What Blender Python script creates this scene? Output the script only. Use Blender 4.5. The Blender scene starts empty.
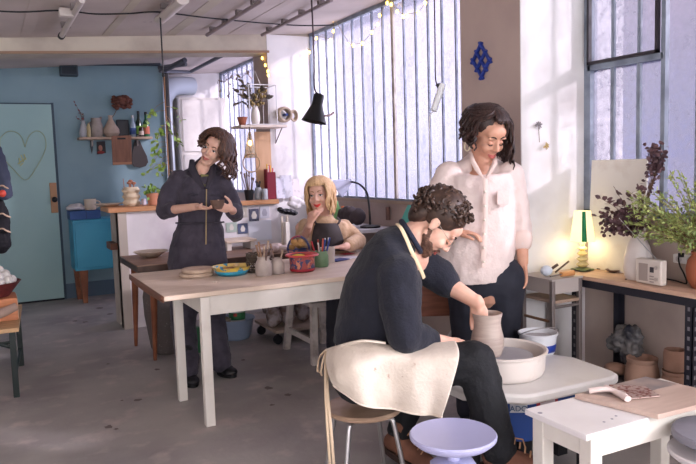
import bpy, math, random
from mathutils import Vector, Matrix, noise
V = Vector
PI = math.pi
COL = bpy.context.scene.collection
rnd = random.Random(7)

# ------------------------------------------------------------------ camera
FPX = 700.0
YAW, PITCH, ROLL, EYE = math.radians(27.4), math.radians(5.47), math.radians(1.75), 1.42
_f0 = V((math.sin(YAW), math.cos(YAW), 0)); _r0 = V((math.cos(YAW), -math.sin(YAW), 0)); _z = V((0, 0, 1))
FW = _f0 * math.cos(PITCH) - _z * math.sin(PITCH)
_u0 = _f0 * math.sin(PITCH) + _z * math.cos(PITCH)
RT = _r0 * math.cos(ROLL) - _u0 * math.sin(ROLL)
UP = _u0 * math.cos(ROLL) + _r0 * math.sin(ROLL)
CAM = V((0, 0, EYE))
BACK = -_f0                                   # horizontal direction towards the viewer
SIDE = _r0                                    # horizontal direction to the right
def ray(x, y): return FW + RT * ((x - 348) / FPX) + UP * ((232 - y) / FPX)
def P(x, y, d): return CAM + ray(x, y) * d
def Pz(x, y, z):
    r = ray(x, y); return CAM + r * ((z - EYE) / r.z)
def PX(x, y, v):
    r = ray(x, y); return CAM + r * (v / r.x)
def PY(x, y, v):
    r = ray(x, y); return CAM + r * (v / r.y)

cam_d = bpy.data.cameras.new('camera'); cam = bpy.data.objects.new('camera', cam_d); COL.objects.link(cam)
m = Matrix((RT, UP, -FW)).transposed().to_4x4(); m.translation = CAM
cam.matrix_world = m
cam_d.sensor_fit = 'HORIZONTAL'; cam_d.sensor_width = 36.0; cam_d.lens = 36.0 * FPX / 696.0
cam_d.clip_start = 0.05; cam_d.clip_end = 200
bpy.context.scene.camera = cam

# ------------------------------------------------------------------ materials
def lin(c):
    out = []
    for v in c[:3]:
        v = v / 255.0
        out.append(v / 12.92 if v <= 0.04045 else ((v + 0.055) / 1.055) ** 2.4)
    return (out[0], out[1], out[2], 1.0)
MATS = {}
def mat(name, col, rough=0.6, metal=0.0, col2=None, scale=8.0, lo=0.4, hi=0.65, bump=0.0, bscale=40.0, stretch=(1, 1, 1),
        spec=0.4, coat=0.0, col3=None, scale3=30.0, lo3=0.6, hi3=0.7, sheen=0.0, sss=0.0, detail=4.0):
    if name in MATS: return MATS[name]
    mt = bpy.data.materials.new(name); mt.use_nodes = True
    nt = mt.node_tree; N = nt.nodes; L = nt.links
    b = N['Principled BSDF']
    b.inputs['Base Color'].default_value = lin(col)
    b.inputs['Roughness'].default_value = rough; b.inputs['Metallic'].default_value = metal
    b.inputs['Specular IOR Level'].default_value = spec
    if coat: b.inputs['Coat Weight'].default_value = coat; b.inputs['Coat Roughness'].default_value = 0.15
    if sheen: b.inputs['Sheen Weight'].default_value = sheen
    if sss:
        b.inputs['Subsurface Weight'].default_value = sss
        b.inputs['Subsurface Radius'].default_value = (1.0, 0.3, 0.15); b.inputs['Subsurface Scale'].default_value = 0.008
    tc = N.new('ShaderNodeTexCoord'); mp = N.new('ShaderNodeMapping')
    mp.inputs['Scale'].default_value = stretch
    L.new(tc.outputs['Object'], mp.inputs['Vector'])
    def ramp(sc, lo_, hi_):
        n = N.new('ShaderNodeTexNoise'); n.inputs['Scale'].default_value = sc; n.inputs['Detail'].default_value = detail
        L.new(mp.outputs['Vector'], n.inputs['Vector'])
        r = N.new('ShaderNodeMapRange'); r.inputs['From Min'].default_value = lo_; r.inputs['From Max'].default_value = hi_
        L.new(n.outputs['Fac'], r.inputs['Value']); return r.outputs['Result']
    last = None
    if col2 is not None:
        mx = N.new('ShaderNodeMix'); mx.data_type = 'RGBA'
        mx.inputs['A'].default_value = lin(col); mx.inputs['B'].default_value = lin(col2)
        L.new(ramp(scale, lo, hi), mx.inputs['Factor']); last = mx.outputs['Result']
    if col3 is not None:
        mx = N.new('ShaderNodeMix'); mx.data_type = 'RGBA'
        if last: L.new(last, mx.inputs['A'])
        else: mx.inputs['A'].default_value = lin(col)
        mx.inputs['B'].default_value = lin(col3)
        L.new(ramp(scale3, lo3, hi3), mx.inputs['Factor']); last = mx.outputs['Result']
    if last: L.new(last, b.inputs['Base Color'])
    if bump:
        n = N.new('ShaderNodeTexNoise'); n.inputs['Scale'].default_value = bscale; n.inputs['Detail'].default_value = 5
        L.new(mp.outputs['Vector'], n.inputs['Vector'])
        bp = N.new('ShaderNodeBump'); bp.inputs['Strength'].default_value = bump; bp.inputs['Distance'].default_value = 0.02
        L.new(n.outputs['Fac'], bp.inputs['Height']); L.new(bp.outputs['Normal'], b.inputs['Normal'])
    MATS[name] = mt
    return mt
def emit(name, col, s):
    if name in MATS: return MATS[name]
    mt = bpy.data.materials.new(name); mt.use_nodes = True
    b = mt.node_tree.nodes['Principled BSDF']
    b.inputs['Base Color'].default_value = lin(col); b.inputs['Emission Color'].default_value = lin(col); b.inputs['Emission Strength'].default_value = s
    MATS[name] = mt; return mt
def glass(name, col, rough=0.03, alpha=0.35):
    if name in MATS: return MATS[name]
    mt = bpy.data.materials.new(name); mt.use_nodes = True
    nt = mt.node_tree; b = nt.nodes['Principled BSDF']; out = nt.nodes['Material Output']
    b.inputs['Base Color'].default_value = lin(col); b.inputs['Roughness'].default_value = rough
    t = nt.nodes.new('ShaderNodeBsdfTransparent'); t.inputs['Color'].default_value = lin(col)
    mx = nt.nodes.new('ShaderNodeMixShader'); mx.inputs['Fac'].default_value = alpha
    nt.links.new(t.outputs[0], mx.inputs[1]); nt.links.new(b.outputs[0], mx.inputs[2]); nt.links.new(mx.outputs[0], out.inputs['Surface'])
    MATS[name] = mt; return mt

# ------------------------------------------------------------------ mesh building
def frame(d, hint=None):
    d = d.normalized()
    h = hint if hint is not None else (V((0, 0, 1)) if abs(d.z) < 0.9 else V((1, 0, 0)))
    a = h.cross(d)
    if a.length < 1e-5: a = V((1, 0, 0)).cross(d)
    a.normalize(); b = d.cross(a).normalized()
    return a, b, d
class MB:
    def __init__(s): s.v = []; s.f = []
    def add(s, vs, fs):
        o = len(s.v); s.v += [V(p) for p in vs]; s.f += [tuple(o + i for i in f) for f in fs]; return s
    def box(s, x0, x1, y0, y1, z0, z1):
        vs = [(x, y, z) for z in (z0, z1) for y in (y0, y1) for x in (x0, x1)]
        return s.add(vs, [(0, 2, 3, 1), (4, 5, 7, 6), (0, 1, 5, 4), (2, 6, 7, 3), (0, 4, 6, 2), (1, 3, 7, 5)])
    def obox(s, c, size, ax=None, rz=0.0):
        if ax is None:
            a = V((math.cos(rz), math.sin(rz), 0)); ax = (a, V((-a.y, a.x, 0)), V((0, 0, 1)))
        c = V(c); h = [ax[i] * (size[i] / 2) for i in range(3)]
        vs = [c + h[0] * i + h[1] * j + h[2] * k for k in (-1, 1) for j in (-1, 1) for i in (-1, 1)]
        return s.add(vs, [(0, 2, 3, 1), (4, 5, 7, 6), (0, 1, 5, 4), (2, 6, 7, 3), (0, 4, 6, 2), (1, 3, 7, 5)])
    def prism(s, poly, z0, z1):
        n = len(poly)
        vs = [(p[0], p[1], z0) for p in poly] + [(p[0], p[1], z1) for p in poly]
        return s.add(vs, [tuple(reversed(range(n))), tuple(range(n, 2 * n))] + [(i, (i + 1) % n, n + (i + 1) % n, n + i) for i in range(n)])
    def slab(s, pts, off):                       # polygon extruded along a vector
        n = len(pts); off = V(off)
        vs = [V(p) for p in pts] + [V(p) + off for p in pts]
        return s.add(vs, [tuple(reversed(range(n))), tuple(range(n, 2 * n))] + [(i, (i + 1) % n, n + (i + 1) % n, n + i) for i in range(n)])
    def loft(s, rings, caps=True):
        n = len(rings[0]); vs = [p for r in rings for p in r]; fs = []
        for k in range(len(rings) - 1):
            for i in range(n):
                j = (i + 1) % n
                fs.append((k * n + i, k * n + j, (k + 1) * n + j, (k + 1) * n + i))
        if caps:
            fs.append(tuple(reversed(range(n)))); o = (len(rings) - 1) * n; fs.append(tuple(range(o, o + n)))
        return s.add(vs, fs)
    def grid(s, rows):
        n = len(rows[0]); vs = [p for r in rows for p in r]; fs = []
        for k in range(len(rows) - 1):
            for i in range(n - 1): fs.append((k * n + i, k * n + i + 1, (k + 1) * n + i + 1, (k + 1) * n + i))
        return s.add(vs, fs)
    def cyl(s, p0, p1, r0, r1=None, n=16):
        p0, p1 = V(p0), V(p1); r1 = r0 if r1 is None else r1
        a, b, d = frame(p1 - p0)
        R = [[p + (a * math.cos(t) + b * math.sin(t)) * r for t in [2 * PI * i / n for i in range(n)]] for p, r in ((p0, r0), (p1, r1))]
        return s.loft(R)
    def tube(s, pts, r, n=8, flat=1.0, hint=None):
        pts = [V(p) for p in pts]; m_ = len(pts)
        rs = r if isinstance(r, (list, tuple)) else [r] * m_
        R = []; a = None
        for i, p in enumerate(pts):
            t = (pts[min(i + 1, m_ - 1)] - pts[max(i - 1, 0)])
            if t.length < 1e-7: t = V((0, 0, 1))
            t.normalize()
            if a is None: a, b, _ = frame(t, hint)
            else:
                a = a - t * a.dot(t)
                if a.length < 1e-5: a, b, _ = frame(t)
                a.normalize(); b = t.cross(a)
            R.append([p + a * (math.cos(u) * rs[i]) + b * (math.sin(u) * rs[i] * flat) for u in [2 * PI * k / n for k in range(n)]])
        return s.loft(R)
    def lathe(s, prof, c, n=28, ax=None, caps=True):
        c = V(c)
        if ax is None: ax = (V((1, 0, 0)), V((0, 1, 0)), V((0, 0, 1)))
        R = [[c + ax[0] * (r * math.cos(t)) + ax[1] * (r * math.sin(t)) + ax[2] * z for t in [2 * PI * i / n for i in range(n)]] for r, z in prof]
        return s.loft(R, caps)
    def ell(s, c, r, ax=None, nu=16, nv=10):
        if not isinstance(r, (list, tuple)): r = (r, r, r)
        c = V(c)
        if ax is None: ax = (V((1, 0, 0)), V((0, 1, 0)), V((0, 0, 1)))
        R = []
        for k in range(nv + 1):
            ph = PI * (k / nv) - PI / 2
            ph = max(-PI / 2 + 0.04, min(PI / 2 - 0.04, ph))
            R.append([c + ax[0] * (r[0] * math.cos(ph) * math.cos(t)) + ax[1] * (r[1] * math.cos(ph) * math.sin(t)) + ax[2] * (r[2] * math.sin(ph))
                      for t in [2 * PI * i / nu for i in range(nu)]])
        return s.loft(R)
    def rcone(s, p0, r0, p1, r1, n=14):
        p0, p1 = V(p0), V(p1)
        a, b, d = frame(p1 - p0); R = []
        def ring(p, r): R.append([p + (a * math.cos(t) + b * math.sin(t)) * max(r, 1e-4) for t in [2 * PI * i / n for i in range(n)]])
        for k in range(5):
            u = PI / 2 * (1 - k / 4.0); ring(p0 - d * (r0 * math.sin(u)), r0 * math.cos(u) + 1e-4)
        for k in range(5):
            u = PI / 2 * (k / 4.0); ring(p1 + d * (r1 * math.sin(u)), r1 * math.cos(u) + 1e-4)
        return s.loft(R)
    def chain(s, pts, rs):
        for i in range(len(pts) - 1): s.rcone(pts[i], rs[i], pts[i + 1], rs[i + 1])
        return s
    def build(s, name, mt, parent=None, loc=None, smooth=True, bevel=0.0, angle=40, voxel=0.0, sm=0, disp=0.0, dsize=0.1, solid=0.0, sub=0):
        base = V((0, 0, 0)) if loc is None else V(loc)
        q = parent
        while q is not None: base = base + q.location; q = q.parent
        me = bpy.data.meshes.new(name)
        me.from_pydata([tuple(p - base) for p in s.v], [], s.f)
        me.materials.append(mt); me.validate(); me.update()
        o = bpy.data.objects.new(name, me); COL.objects.link(o)
        if loc is not None: o.location = V(loc)
        if parent is not None: o.parent = parent
        if not voxel and not solid:
            import bmesh
            bm = bmesh.new(); bm.from_mesh(me); bmesh.ops.recalc_face_normals(bm, faces=bm.faces); bm.to_mesh(me); bm.free()
        if smooth:
            for p in me.polygons: p.use_smooth = True
            if not voxel and not sub and not disp:
                try: me.set_sharp_from_angle(angle=math.radians(angle))
                except Exception: pass
        if solid:
            k = o.modifiers.new('solid', 'SOLIDIFY'); k.thickness = solid; k.offset = 0
        if sub:
            k = o.modifiers.new('sub', 'SUBSURF'); k.levels = sub; k.render_levels = sub
        if voxel:
            k = o.modifiers.new('union', 'REMESH'); k.mode = 'VOXEL'; k.voxel_size = voxel; k.use_smooth_shade = True
            if sm:
                k = o.modifiers.new('smooth', 'SMOOTH'); k.factor = 0.5; k.iterations = sm
        if disp:
            t = bpy.data.textures.new(name + '_folds', 'CLOUDS'); t.noise_scale = dsize; t.noise_depth = 2
            k = o.modifiers.new('folds', 'DISPLACE'); k.texture = t; k.strength = disp; k.mid_level = 0.5; k.texture_coords = 'LOCAL'
        if bevel:
            k = o.modifiers.new('bevel', 'BEVEL'); k.width = bevel; k.segments = 2; k.limit_method = 'ANGLE'; k.angle_limit = math.radians(50)
        return o
def tag(o, label=None, cat=None, group=None, kind=None):
    if label: o['label'] = label
    if cat: o['category'] = cat
    if group: o['group'] = group
    if kind: o['kind'] = kind
    return o
def thing(name, loc, label, cat, group=None):
    o = bpy.data.objects.new(name, None); o.empty_display_size = 0.05; COL.objects.link(o); o.location = V(loc)
    return tag(o, label, cat, group)
def struct(o): o['kind'] = 'structure'; return o
def empty_struct(name, loc=(0, 0, 0)):
    o = bpy.data.objects.new(name, None); o.empty_display_size = 0.05; COL.objects.link(o); o.location = V(loc); o['kind'] = 'structure'; return o
def dup(root, loc, label=None, group=None):
    r = root.copy(); COL.objects.link(r); r.location = V(loc)
    if label: r['label'] = label
    if group: r['group'] = group
    for ch in list(root.children):
        c = ch.copy(); COL.objects.link(c); c.parent = r
        for g in list(ch.children):
            e = g.copy(); COL.objects.link(e); e.parent = c
    return r
def lerp(a, b, t): return a + (b - a) * t
def bez(pts, n):                                  # Catmull-Rom through the points
    pts = [V(p) for p in pts]; out = []
    for i in range(len(pts) - 1):
        p0 = pts[max(i - 1, 0)]; p1 = pts[i]; p2 = pts[i + 1]; p3 = pts[min(i + 2, len(pts) - 1)]
        for k in range(n):
            t = k / n
            out.append(0.5 * ((2 * p1) + (p2 - p0) * t + (2 * p0 - 5 * p1 + 4 * p2 - p3) * t * t + (3 * p1 - p0 - 3 * p2 + p3) * t ** 3))
    out.append(pts[-1]); return out
# ================================================================== the room
WX, P2X = 3.05, 2.58          # window plane, pillar fronts
def ceil_z(x): return 2.546 + 0.0685 * x
M_FLOOR = mat('concrete_floor', (174, 168, 164), 0.62, col2=(142, 135, 135), scale=1.6, lo=0.35, hi=0.7, col3=(200, 184, 180), scale3=5.0, lo3=0.55, hi3=0.8, bump=0.12, bscale=30, detail=8)
M_CEIL = mat('painted_boards', (204, 192, 186), 0.8, col2=(178, 166, 160), scale=1.3, lo=0.4, hi=0.7, col3=(120, 108, 108), scale3=9, lo3=0.71, hi3=0.8, bump=0.08, bscale=20, detail=8)
M_BEAM = mat('beam_paint', (196, 186, 170), 0.75, col2=(170, 158, 146), scale=3, lo=0.45, hi=0.75)
M_BLUE = mat('blue_wall_paint', (132, 158, 168), 0.7, col2=(116, 144, 156), scale=1.2, lo=0.4, hi=0.7, bump=0.04, bscale=12)
M_DOOR = mat('teal_door_paint', (150, 182, 184), 0.55, col2=(160, 192, 190), scale=1.0, lo=0.4, hi=0.7)
M_WHITE = mat('white_wall_paint', (238, 236, 236), 0.75, col2=(206, 200, 198), scale=2.0, lo=0.45, hi=0.75, bump=0.06, bscale=14)
M_PILLAR_SHADE = mat('plaster_shaded', (186, 166, 158), 0.8, col2=(172, 152, 146), scale=2.2, lo=0.4, hi=0.7, bump=0.05, bscale=18)  # darker tone puts the backlit shade of the pillar fronts into the colour
M_DARK = mat('dark_gap', (26, 30, 36), 0.8)
M_STEEL = mat('window_steel', (140, 150, 166), 0.5, col2=(112, 120, 134), scale=10)
M_STEELW = mat('window_steel_pale', (190, 184, 176), 0.55, col2=(150, 140, 128), scale=8)
M_WOOD = mat('light_wood', (196, 158, 120), 0.55, col2=(170, 128, 92), scale=5, stretch=(1, 8, 8), lo=0.35, hi=0.7)
M_BROWN = mat('brown_wood', (112, 66, 44), 0.5, col2=(86, 48, 32), scale=6, stretch=(6, 6, 1), lo=0.35, hi=0.7)
M_DKBROWN = mat('dark_brown_wood', (84, 62, 52), 0.55, col2=(60, 44, 38), scale=6, lo=0.35, hi=0.7)
M_PALETOP = mat('pale_plywood', (226, 206, 188), 0.5, col2=(212, 190, 170), scale=2.5, stretch=(0.6, 6, 6), lo=0.35, hi=0.7, col3=(150, 126, 110), scale3=14, lo3=0.66, hi3=0.8)
M_WPAINT = mat('white_furniture_paint', (224, 218, 210), 0.5, col2=(206, 198, 190), scale=6, lo=0.5, hi=0.8)
M_BLACK = mat('black_metal', (26, 26, 30), 0.4)
M_BLACKP = mat('black_plastic', (22, 22, 26), 0.45)
M_CHROME = mat('chrome_tube', (180, 178, 180), 0.3, metal=0.85)
M_GREYMETAL = mat('grey_steel_frame', (128, 118, 116), 0.45, metal=0.4)
M_TERRA = mat('terracotta', (158, 92, 66), 0.75, col2=(138, 78, 58), scale=8)
M_CLAY = mat('wet_clay', (186, 170, 160), 0.5, col2=(172, 154, 146), scale=10, stretch=(1, 1, 8), bump=0.05, bscale=25)
M_CERAM = mat('pale_stoneware', (204, 190, 172), 0.45, col2=(184, 166, 148), scale=7, lo=0.4, hi=0.7)
M_SPECK = mat('speckled_stoneware', (190, 176, 162), 0.5, col2=(120, 104, 94), scale=60, lo=0.58, hi=0.66)
M_PAPER = mat('white_paper', (232, 230, 230), 0.8)
M_GREEN = mat('leaf_green', (104, 142, 62), 0.55, col2=(140, 168, 82), scale=18)
M_DKGREEN = mat('leaf_dark_green', (58, 78, 44), 0.55, col2=(92, 112, 58), scale=18)
M_OLIVE = mat('leaf_olive', (122, 128, 66), 0.6, col2=(88, 104, 60), scale=14)
M_PURPLE = mat('leaf_purple', (70, 44, 52), 0.6, col2=(96, 62, 66), scale=16)
M_STEM = mat('plant_stem', (112, 84, 58), 0.7)

f = MB().box(-3.2, 3.4, -3.7, 10.0, -0.12, 0.0); fl_ = struct(f.build('floor', M_FLOOR))
rnd.seed(4)
sp = MB()
for x, y, r in ((157, 369.5, 5), (138, 400, 6), (122, 400.5, 3), (109, 427, 7), (116, 429, 4), (268, 388, 8), (288, 395, 6), (272, 405, 4), (108, 364, 3), (243, 360, 4), (100, 308, 6), (85, 322, 4), (110, 314, 5), (75, 321, 4)):
    c_ = Pz(x, y, 0.0); k_ = 0.7 * r / 700 * (c_ - CAM).length
    poly = [V((c_.x + k_ * math.cos(t) * rnd.uniform(0.5, 1.0), c_.y + k_ * math.sin(t) * rnd.uniform(0.6, 1.1), 0.0004)) for t in [2 * PI * i / 12 for i in range(12)]]
    sp.slab(poly, (0, 0, 0.0006))
sp.build('stain', mat('floor_stain', (112, 100, 98), 0.7), fl_, smooth=False)
c = MB()
c.add([(-3.2, -3.7, ceil_z(-3.2)), (3.4, -3.7, ceil_z(3.4)), (3.4, 10.0, ceil_z(3.4)), (-3.2, 10.0, ceil_z(-3.2)),
       (-3.2, -3.7, 2.95), (3.4, -3.7, 2.95), (3.4, 10.0, 2.95), (-3.2, 10.0, 2.95)],
      [(0, 1, 2, 3), (7, 6, 5, 4), (0, 4, 5, 1), (1, 5, 6, 2), (2, 6, 7, 3), (3, 7, 4, 0)])
struct(c.build('ceiling', M_CEIL, smooth=False))
# board joints of the ceiling
for i, x in enumerate((-1.2, -0.5, 0.10, 0.41, 1.05, 1.62, 2.2)):
    w = 0.045 if i % 2 else 0.03
    b = MB().add([(x - w, -3.5, ceil_z(x) - 0.006), (x + w, -3.5, ceil_z(x) - 0.006), (x + w, 6.55, ceil_z(x) - 0.006), (x - w, 6.55, ceil_z(x) - 0.006),
                  (x - w, -3.5, ceil_z(x) + 0.01), (x + w, -3.5, ceil_z(x) + 0.01), (x + w, 6.55, ceil_z(x) + 0.01), (x - w, 6.55, ceil_z(x) + 0.01)],
                 [(3, 2, 1, 0), (4, 5, 6, 7), (0, 1, 5, 4), (1, 2, 6, 5), (2, 3, 7, 6), (3, 0, 4, 7)])
    struct(b.build('trim_%d' % (i + 1), M_BEAM if i % 3 else M_CEIL, smooth=False))
# main beam, slightly out of level
def beam(x): return 2.418 + 0.049 * x
b = MB()
vs = []
for x, y0 in ((-3.2, 6.60), (3.05, 6.60)):
    t = ceil_z(x) + 0.02
    vs += [(x, y0, beam(x)), (x, y0 + 0.26, beam(x)), (x, y0 + 0.26, t), (x, y0, t)]
b.add(vs, [(0, 3, 2, 1), (4, 5, 6, 7), (0, 1, 5, 4), (1, 2, 6, 5), (2, 3, 7, 6), (3, 0, 4, 7)])
bm_ = struct(b.build('beam', M_BEAM, smooth=False))
l = MB()
vs = []
for x in (-3.2, 2.6):
    vs += [(x, 6.585, beam(x)), (x, 6.60, beam(x)), (x, 6.60, beam(x) + 0.022), (x, 6.585, beam(x) + 0.022)]
l.add(vs, [(0, 3, 2, 1), (4, 5, 6, 7), (0, 1, 5, 4), (1, 2, 6, 5), (2, 3, 7, 6), (3, 0, 4, 7)])
l.build('beam_edge', mat('beam_edge_wood', (150, 122, 100), 0.7), bm_, smooth=False)

# back wall (blue) with an opening to a corridor, door
struct(MB().box(-3.2, 1.985, 8.5, 8.72, 0, 2.8).build('wall_back', M_BLUE, smooth=False))
struct(MB().box(1.7, 3.3, 9.62, 9.8, 0, 2.9).build('wall_corridor', M_WHITE, smooth=False))
struct(MB().box(1.7, 1.985, 8.72, 9.62, 0, 2.9).build('wall_corridor_side', M_WHITE, smooth=False))
struct(MB().box(-3.2, 1.985, 8.485, 8.5, 0.0, 0.17).build('baseboard_back', mat('slate_blue', (84, 104, 122), 0.6), smooth=False))
d = struct(MB().box(-0.18, 0.735, 8.455, 8.4995, 0.012, 2.185).build('door_1', M_DOOR, smooth=False))
g = MB().box(0.735, 0.762, 8.47, 8.499, 0, 2.205).box(-0.207, -0.18, 8.47, 8.499, 0, 2.205).box(-0.18, 0.735, 8.47, 8.499, 2.187, 2.20)
g.build('door_frame', mat('door_frame_dark', (58, 76, 90), 0.6), d, smooth=False)
MB().box(-0.18, 0.735, 8.448, 8.455, 0.0, 0.02).build('door_gap', M_DARK, d, smooth=False)
hp = PY(53.8, 198, 8.455)
pl = MB().box(hp.x - 0.036, hp.x + 0.036, 8.44, 8.455, hp.z - 0.165, hp.z + 0.17).build('lock_plate', mat('lock_plate_wood', (176, 132, 96), 0.5), d, bevel=0.004)
k = MB(); kp = PY(54.6, 199.5, 8.40)
k.cyl((kp.x, 8.44, kp.z), (kp.x, 8.40, kp.z), 0.014).ell((kp.x, 8.385, kp.z), (0.032, 0.026, 0.032))
k.build('door_knob', M_BLACK, d)
# heart drawn on the door in pale yellow
ht = MB(); pts = []
for x, y in ((25, 147), (20, 135), (10, 131), (2, 136), (0, 143), (4, 158), (14, 170), (26, 180), (36, 168), (44, 153), (46, 143), (43, 134), (36, 131), (29, 136), (25, 147)):
    p = PY(x, y, 8.452); pts.append(p)
ht.tube(bez(pts, 5), 0.015, 6, flat=0.2, hint=V((0, 0, 1)))
for st in (((19, 158), (20, 164)), ((21, 155), (24, 162)), ((24, 154), (26, 160)), ((18, 164), (26, 158)), ((20, 166), (23, 163))):
    ht.tube([PY(st[0][0], st[0][1], 8.452), PY(st[1][0], st[1][1], 8.452)], 0.007, 5)
ht.build('heart_drawing', mat('pale_yellow_chalk', (186, 190, 140), 0.9), d)

# wall with the windows: low wall, pillars, lintel strip at the ceiling
wl = MB().box(WX, WX + 0.22, -3.7, 9.62, 0, 1.10)
struct(wl.build('wall_right', mat('wall_under_window', (188, 172, 164), 0.8, col2=(164, 148, 142), scale=2.5, lo=0.4, hi=0.7, bump=0.06, bscale=16), smooth=False))
struct(MB().box(WX - 0.02, WX + 0.2, 3.45, 6.6, 1.085, 1.112).build('trim_8', mat('sill_wood', (170, 152, 136), 0.6), smooth=False))
struct(MB().box(WX - 0.01, WX + 0.2, 1.2, 2.93, 1.085, 1.112).build('trim_9', mat('sill_wood', (170, 152, 136)), smooth=False))
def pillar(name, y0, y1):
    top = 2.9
    o = MB().box(P2X, WX + 0.3, y0 + 0.001, y1, 0, top).build(name, M_PILLAR_SHADE, smooth=False); struct(o)
    MB().box(P2X + 0.0005, WX + 0.3, y0 - 0.006, y0, 0, ceil_z(2.6)).build('pillar_lit_face', M_WHITE, o, smooth=False)  # white skin paints the window-lit side lighter than the front
    return o
p2 = pillar('pillar', 2.93, 3.45)
p1 = pillar('pillar', 6.60, 7.0)
struct(MB().box(WX, WX + 0.3, 7.0, 9.62, 2.74, 2.9).build('wall_lintel', M_WHITE, smooth=False))

# windows -----------------------------------------------------------
def pane_mat(name, tint, tr, fac):
    mt = bpy.data.materials.new(name); mt.use_nodes = True
    nt = mt.node_tree; N = nt.nodes; L = nt.links; N.remove(N['Principled BSDF']); out = N['Material Output']
    t = N.new('ShaderNodeBsdfTransparent'); t.inputs['Color'].default_value = tint + (1,)
    tl = N.new('ShaderNodeBsdfTranslucent'); tl.inputs['Color'].default_value = tr + (1,)
    gl = N.new('ShaderNodeBsdfGlossy'); gl.inputs['Roughness'].default_value = 0.12; gl.inputs['Color'].default_value = (1, 1, 1, 1)
    n = N.new('ShaderNodeTexNoise'); n.inputs['Scale'].default_value = 26; n.inputs['Detail'].default_value = 6
    n2 = N.new('ShaderNodeTexNoise'); n2.inputs['Scale'].default_value = 3.2; n2.inputs['Detail'].default_value = 3
    tc = N.new('ShaderNodeTexCoord'); L.new(tc.outputs['Object'], n.inputs['Vector']); L.new(tc.outputs['Object'], n2.inputs['Vector'])
    ad = N.new('ShaderNodeMath'); ad.operation = 'ADD'; L.new(n.outputs['Fac'], ad.inputs[0]); L.new(n2.outputs['Fac'], ad.inputs[1])
    mr = N.new('ShaderNodeMapRange'); mr.inputs['From Min'].default_value = 0.7; mr.inputs['From Max'].default_value = 1.3
    mr.inputs['To Min'].default_value = fac - 0.22; mr.inputs['To Max'].default_value = fac + 0.22; L.new(ad.outputs[0], mr.inputs['Value'])
    bp = N.new('ShaderNodeBump'); bp.inputs['Strength'].default_value = 0.4; bp.inputs['Distance'].default_value = 0.01
    L.new(n.outputs['Fac'], bp.inputs['Height']); L.new(bp.outputs['Normal'], gl.inputs['Normal'])
    m1 = N.new('ShaderNodeMixShader'); L.new(mr.outputs[0], m1.inputs['Fac']); L.new(t.outputs[0], m1.inputs[1]); L.new(tl.outputs[0], m1.inputs[2])
    m2 = N.new('ShaderNodeMixShader'); m2.inputs['Fac'].default_value = 0.04; L.new(m1.outputs[0], m2.inputs[1]); L.new(gl.outputs[0], m2.inputs[2])
    L.new(m2.outputs[0], out.inputs['Surface']); return mt
GLASS = pane_mat('hammered_glass', (0.55, 0.53, 0.58), (0.17, 0.165, 0.20), 0.40)
XG = WX + 0.022
def window(name, y0, y1, z0, bars, thick=(), wide=0.0075, z1=None, panes=None):
    z1 = ceil_z(WX) if z1 is None else z1
    o = MB().box(WX - 0.01, WX + 0.045, y0, y1, z0, z0 + 0.03).box(WX - 0.01, WX + 0.045, y0, y1, z1 - 0.035, z1)
    o.box(WX - 0.01, WX + 0.045, y0, y0 + 0.02, z0, z1).box(WX - 0.01, WX + 0.018, y1 - 0.02, y1, z0, z1)
    for y in bars: o.box(WX + 0.001, WX + 0.016, y - wide, y + wide, z0 + 0.03, z1 - 0.035)
    r = struct(o.build(name, M_STEEL, smooth=False))
    t = MB()
    for y in thick: t.box(WX - 0.004, WX + 0.016, y - 0.017, y + 0.017, z0 + 0.002, z1 - 0.002)
    if thick: t.build('mullion', M_STEELW, r, smooth=False)
    g_ = MB()
    g_.box(XG - 0.003, XG + 0.003, y0 + 0.01, y1 - 0.01, z0 + 0.01, z1 - 0.01)
    g_.build('pane', GLASS, r, smooth=False)
    return r
bars = [6.42, 6.24, 6.06, 5.88, 5.70, 5.52, 5.34, 4.83, 4.66, 4.49, 4.31, 4.14, 3.97, 3.80, 3.63, 5.16]
window('window_1', 3.45, 6.6, 1.10, bars, thick=(4.995,))
window('window_2', 7.0, 9.62, 1.10, [7.2 + 0.19 * i for i in range(13)])
# right-hand window: fixed lights below a transom, a hopper light above
r = MB()
zt = 1.93
r.box(WX - 0.012, WX + 0.045, 2.88, 2.93, 1.10, 2.755).box(WX - 0.012, WX + 0.045, 0.6, 2.93, 1.10, 1.13).box(WX - 0.012, WX + 0.045, 0.6, 2.93, 2.72, 2.755)
r.box(WX - 0.012, WX + 0.018, 2.395, 2.42, 1.10, 2.755).box(WX - 0.012, WX + 0.045, 2.41, 2.9, zt - 0.03, zt)
for y in (2.735, 2.565): r.box(WX + 0.0, WX + 0.016, y - 0.012, y + 0.012, 1.13, zt - 0.03)
for y in (2.225, 2.05, 1.86, 1.68, 1.5, 1.32, 1.14, 0.96, 0.78, 0.62): r.box(WX + 0.0, WX + 0.016, y - 0.010, y + 0.010, 1.13, 2.72)
w3 = struct(r.build('window_3', M_STEEL, smooth=False))
hs = MB().box(WX - 0.035, WX - 0.012, 2.425, 2.44, zt, 2.72).box(WX - 0.035, WX - 0.012, 2.868, 2.883, zt, 2.72).box(WX - 0.035, WX - 0.012, 2.425, 2.883, zt, zt + 0.016)
hs.build('hopper_frame', mat('dark_steel_frame', (46, 40, 46), 0.5), w3, smooth=False)
hb = MB()
for y in (2.735, 2.565): hb.box(WX + 0.002, WX + 0.016, y - 0.010, y + 0.010, zt, 2.72)
hb.build('hopper_bar', M_STEEL, w3, smooth=False)
MB().box(XG - 0.003, XG + 0.003, 0.6, 2.89, 1.12, 2.74).build('pane', GLASS, w3, smooth=False)
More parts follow.
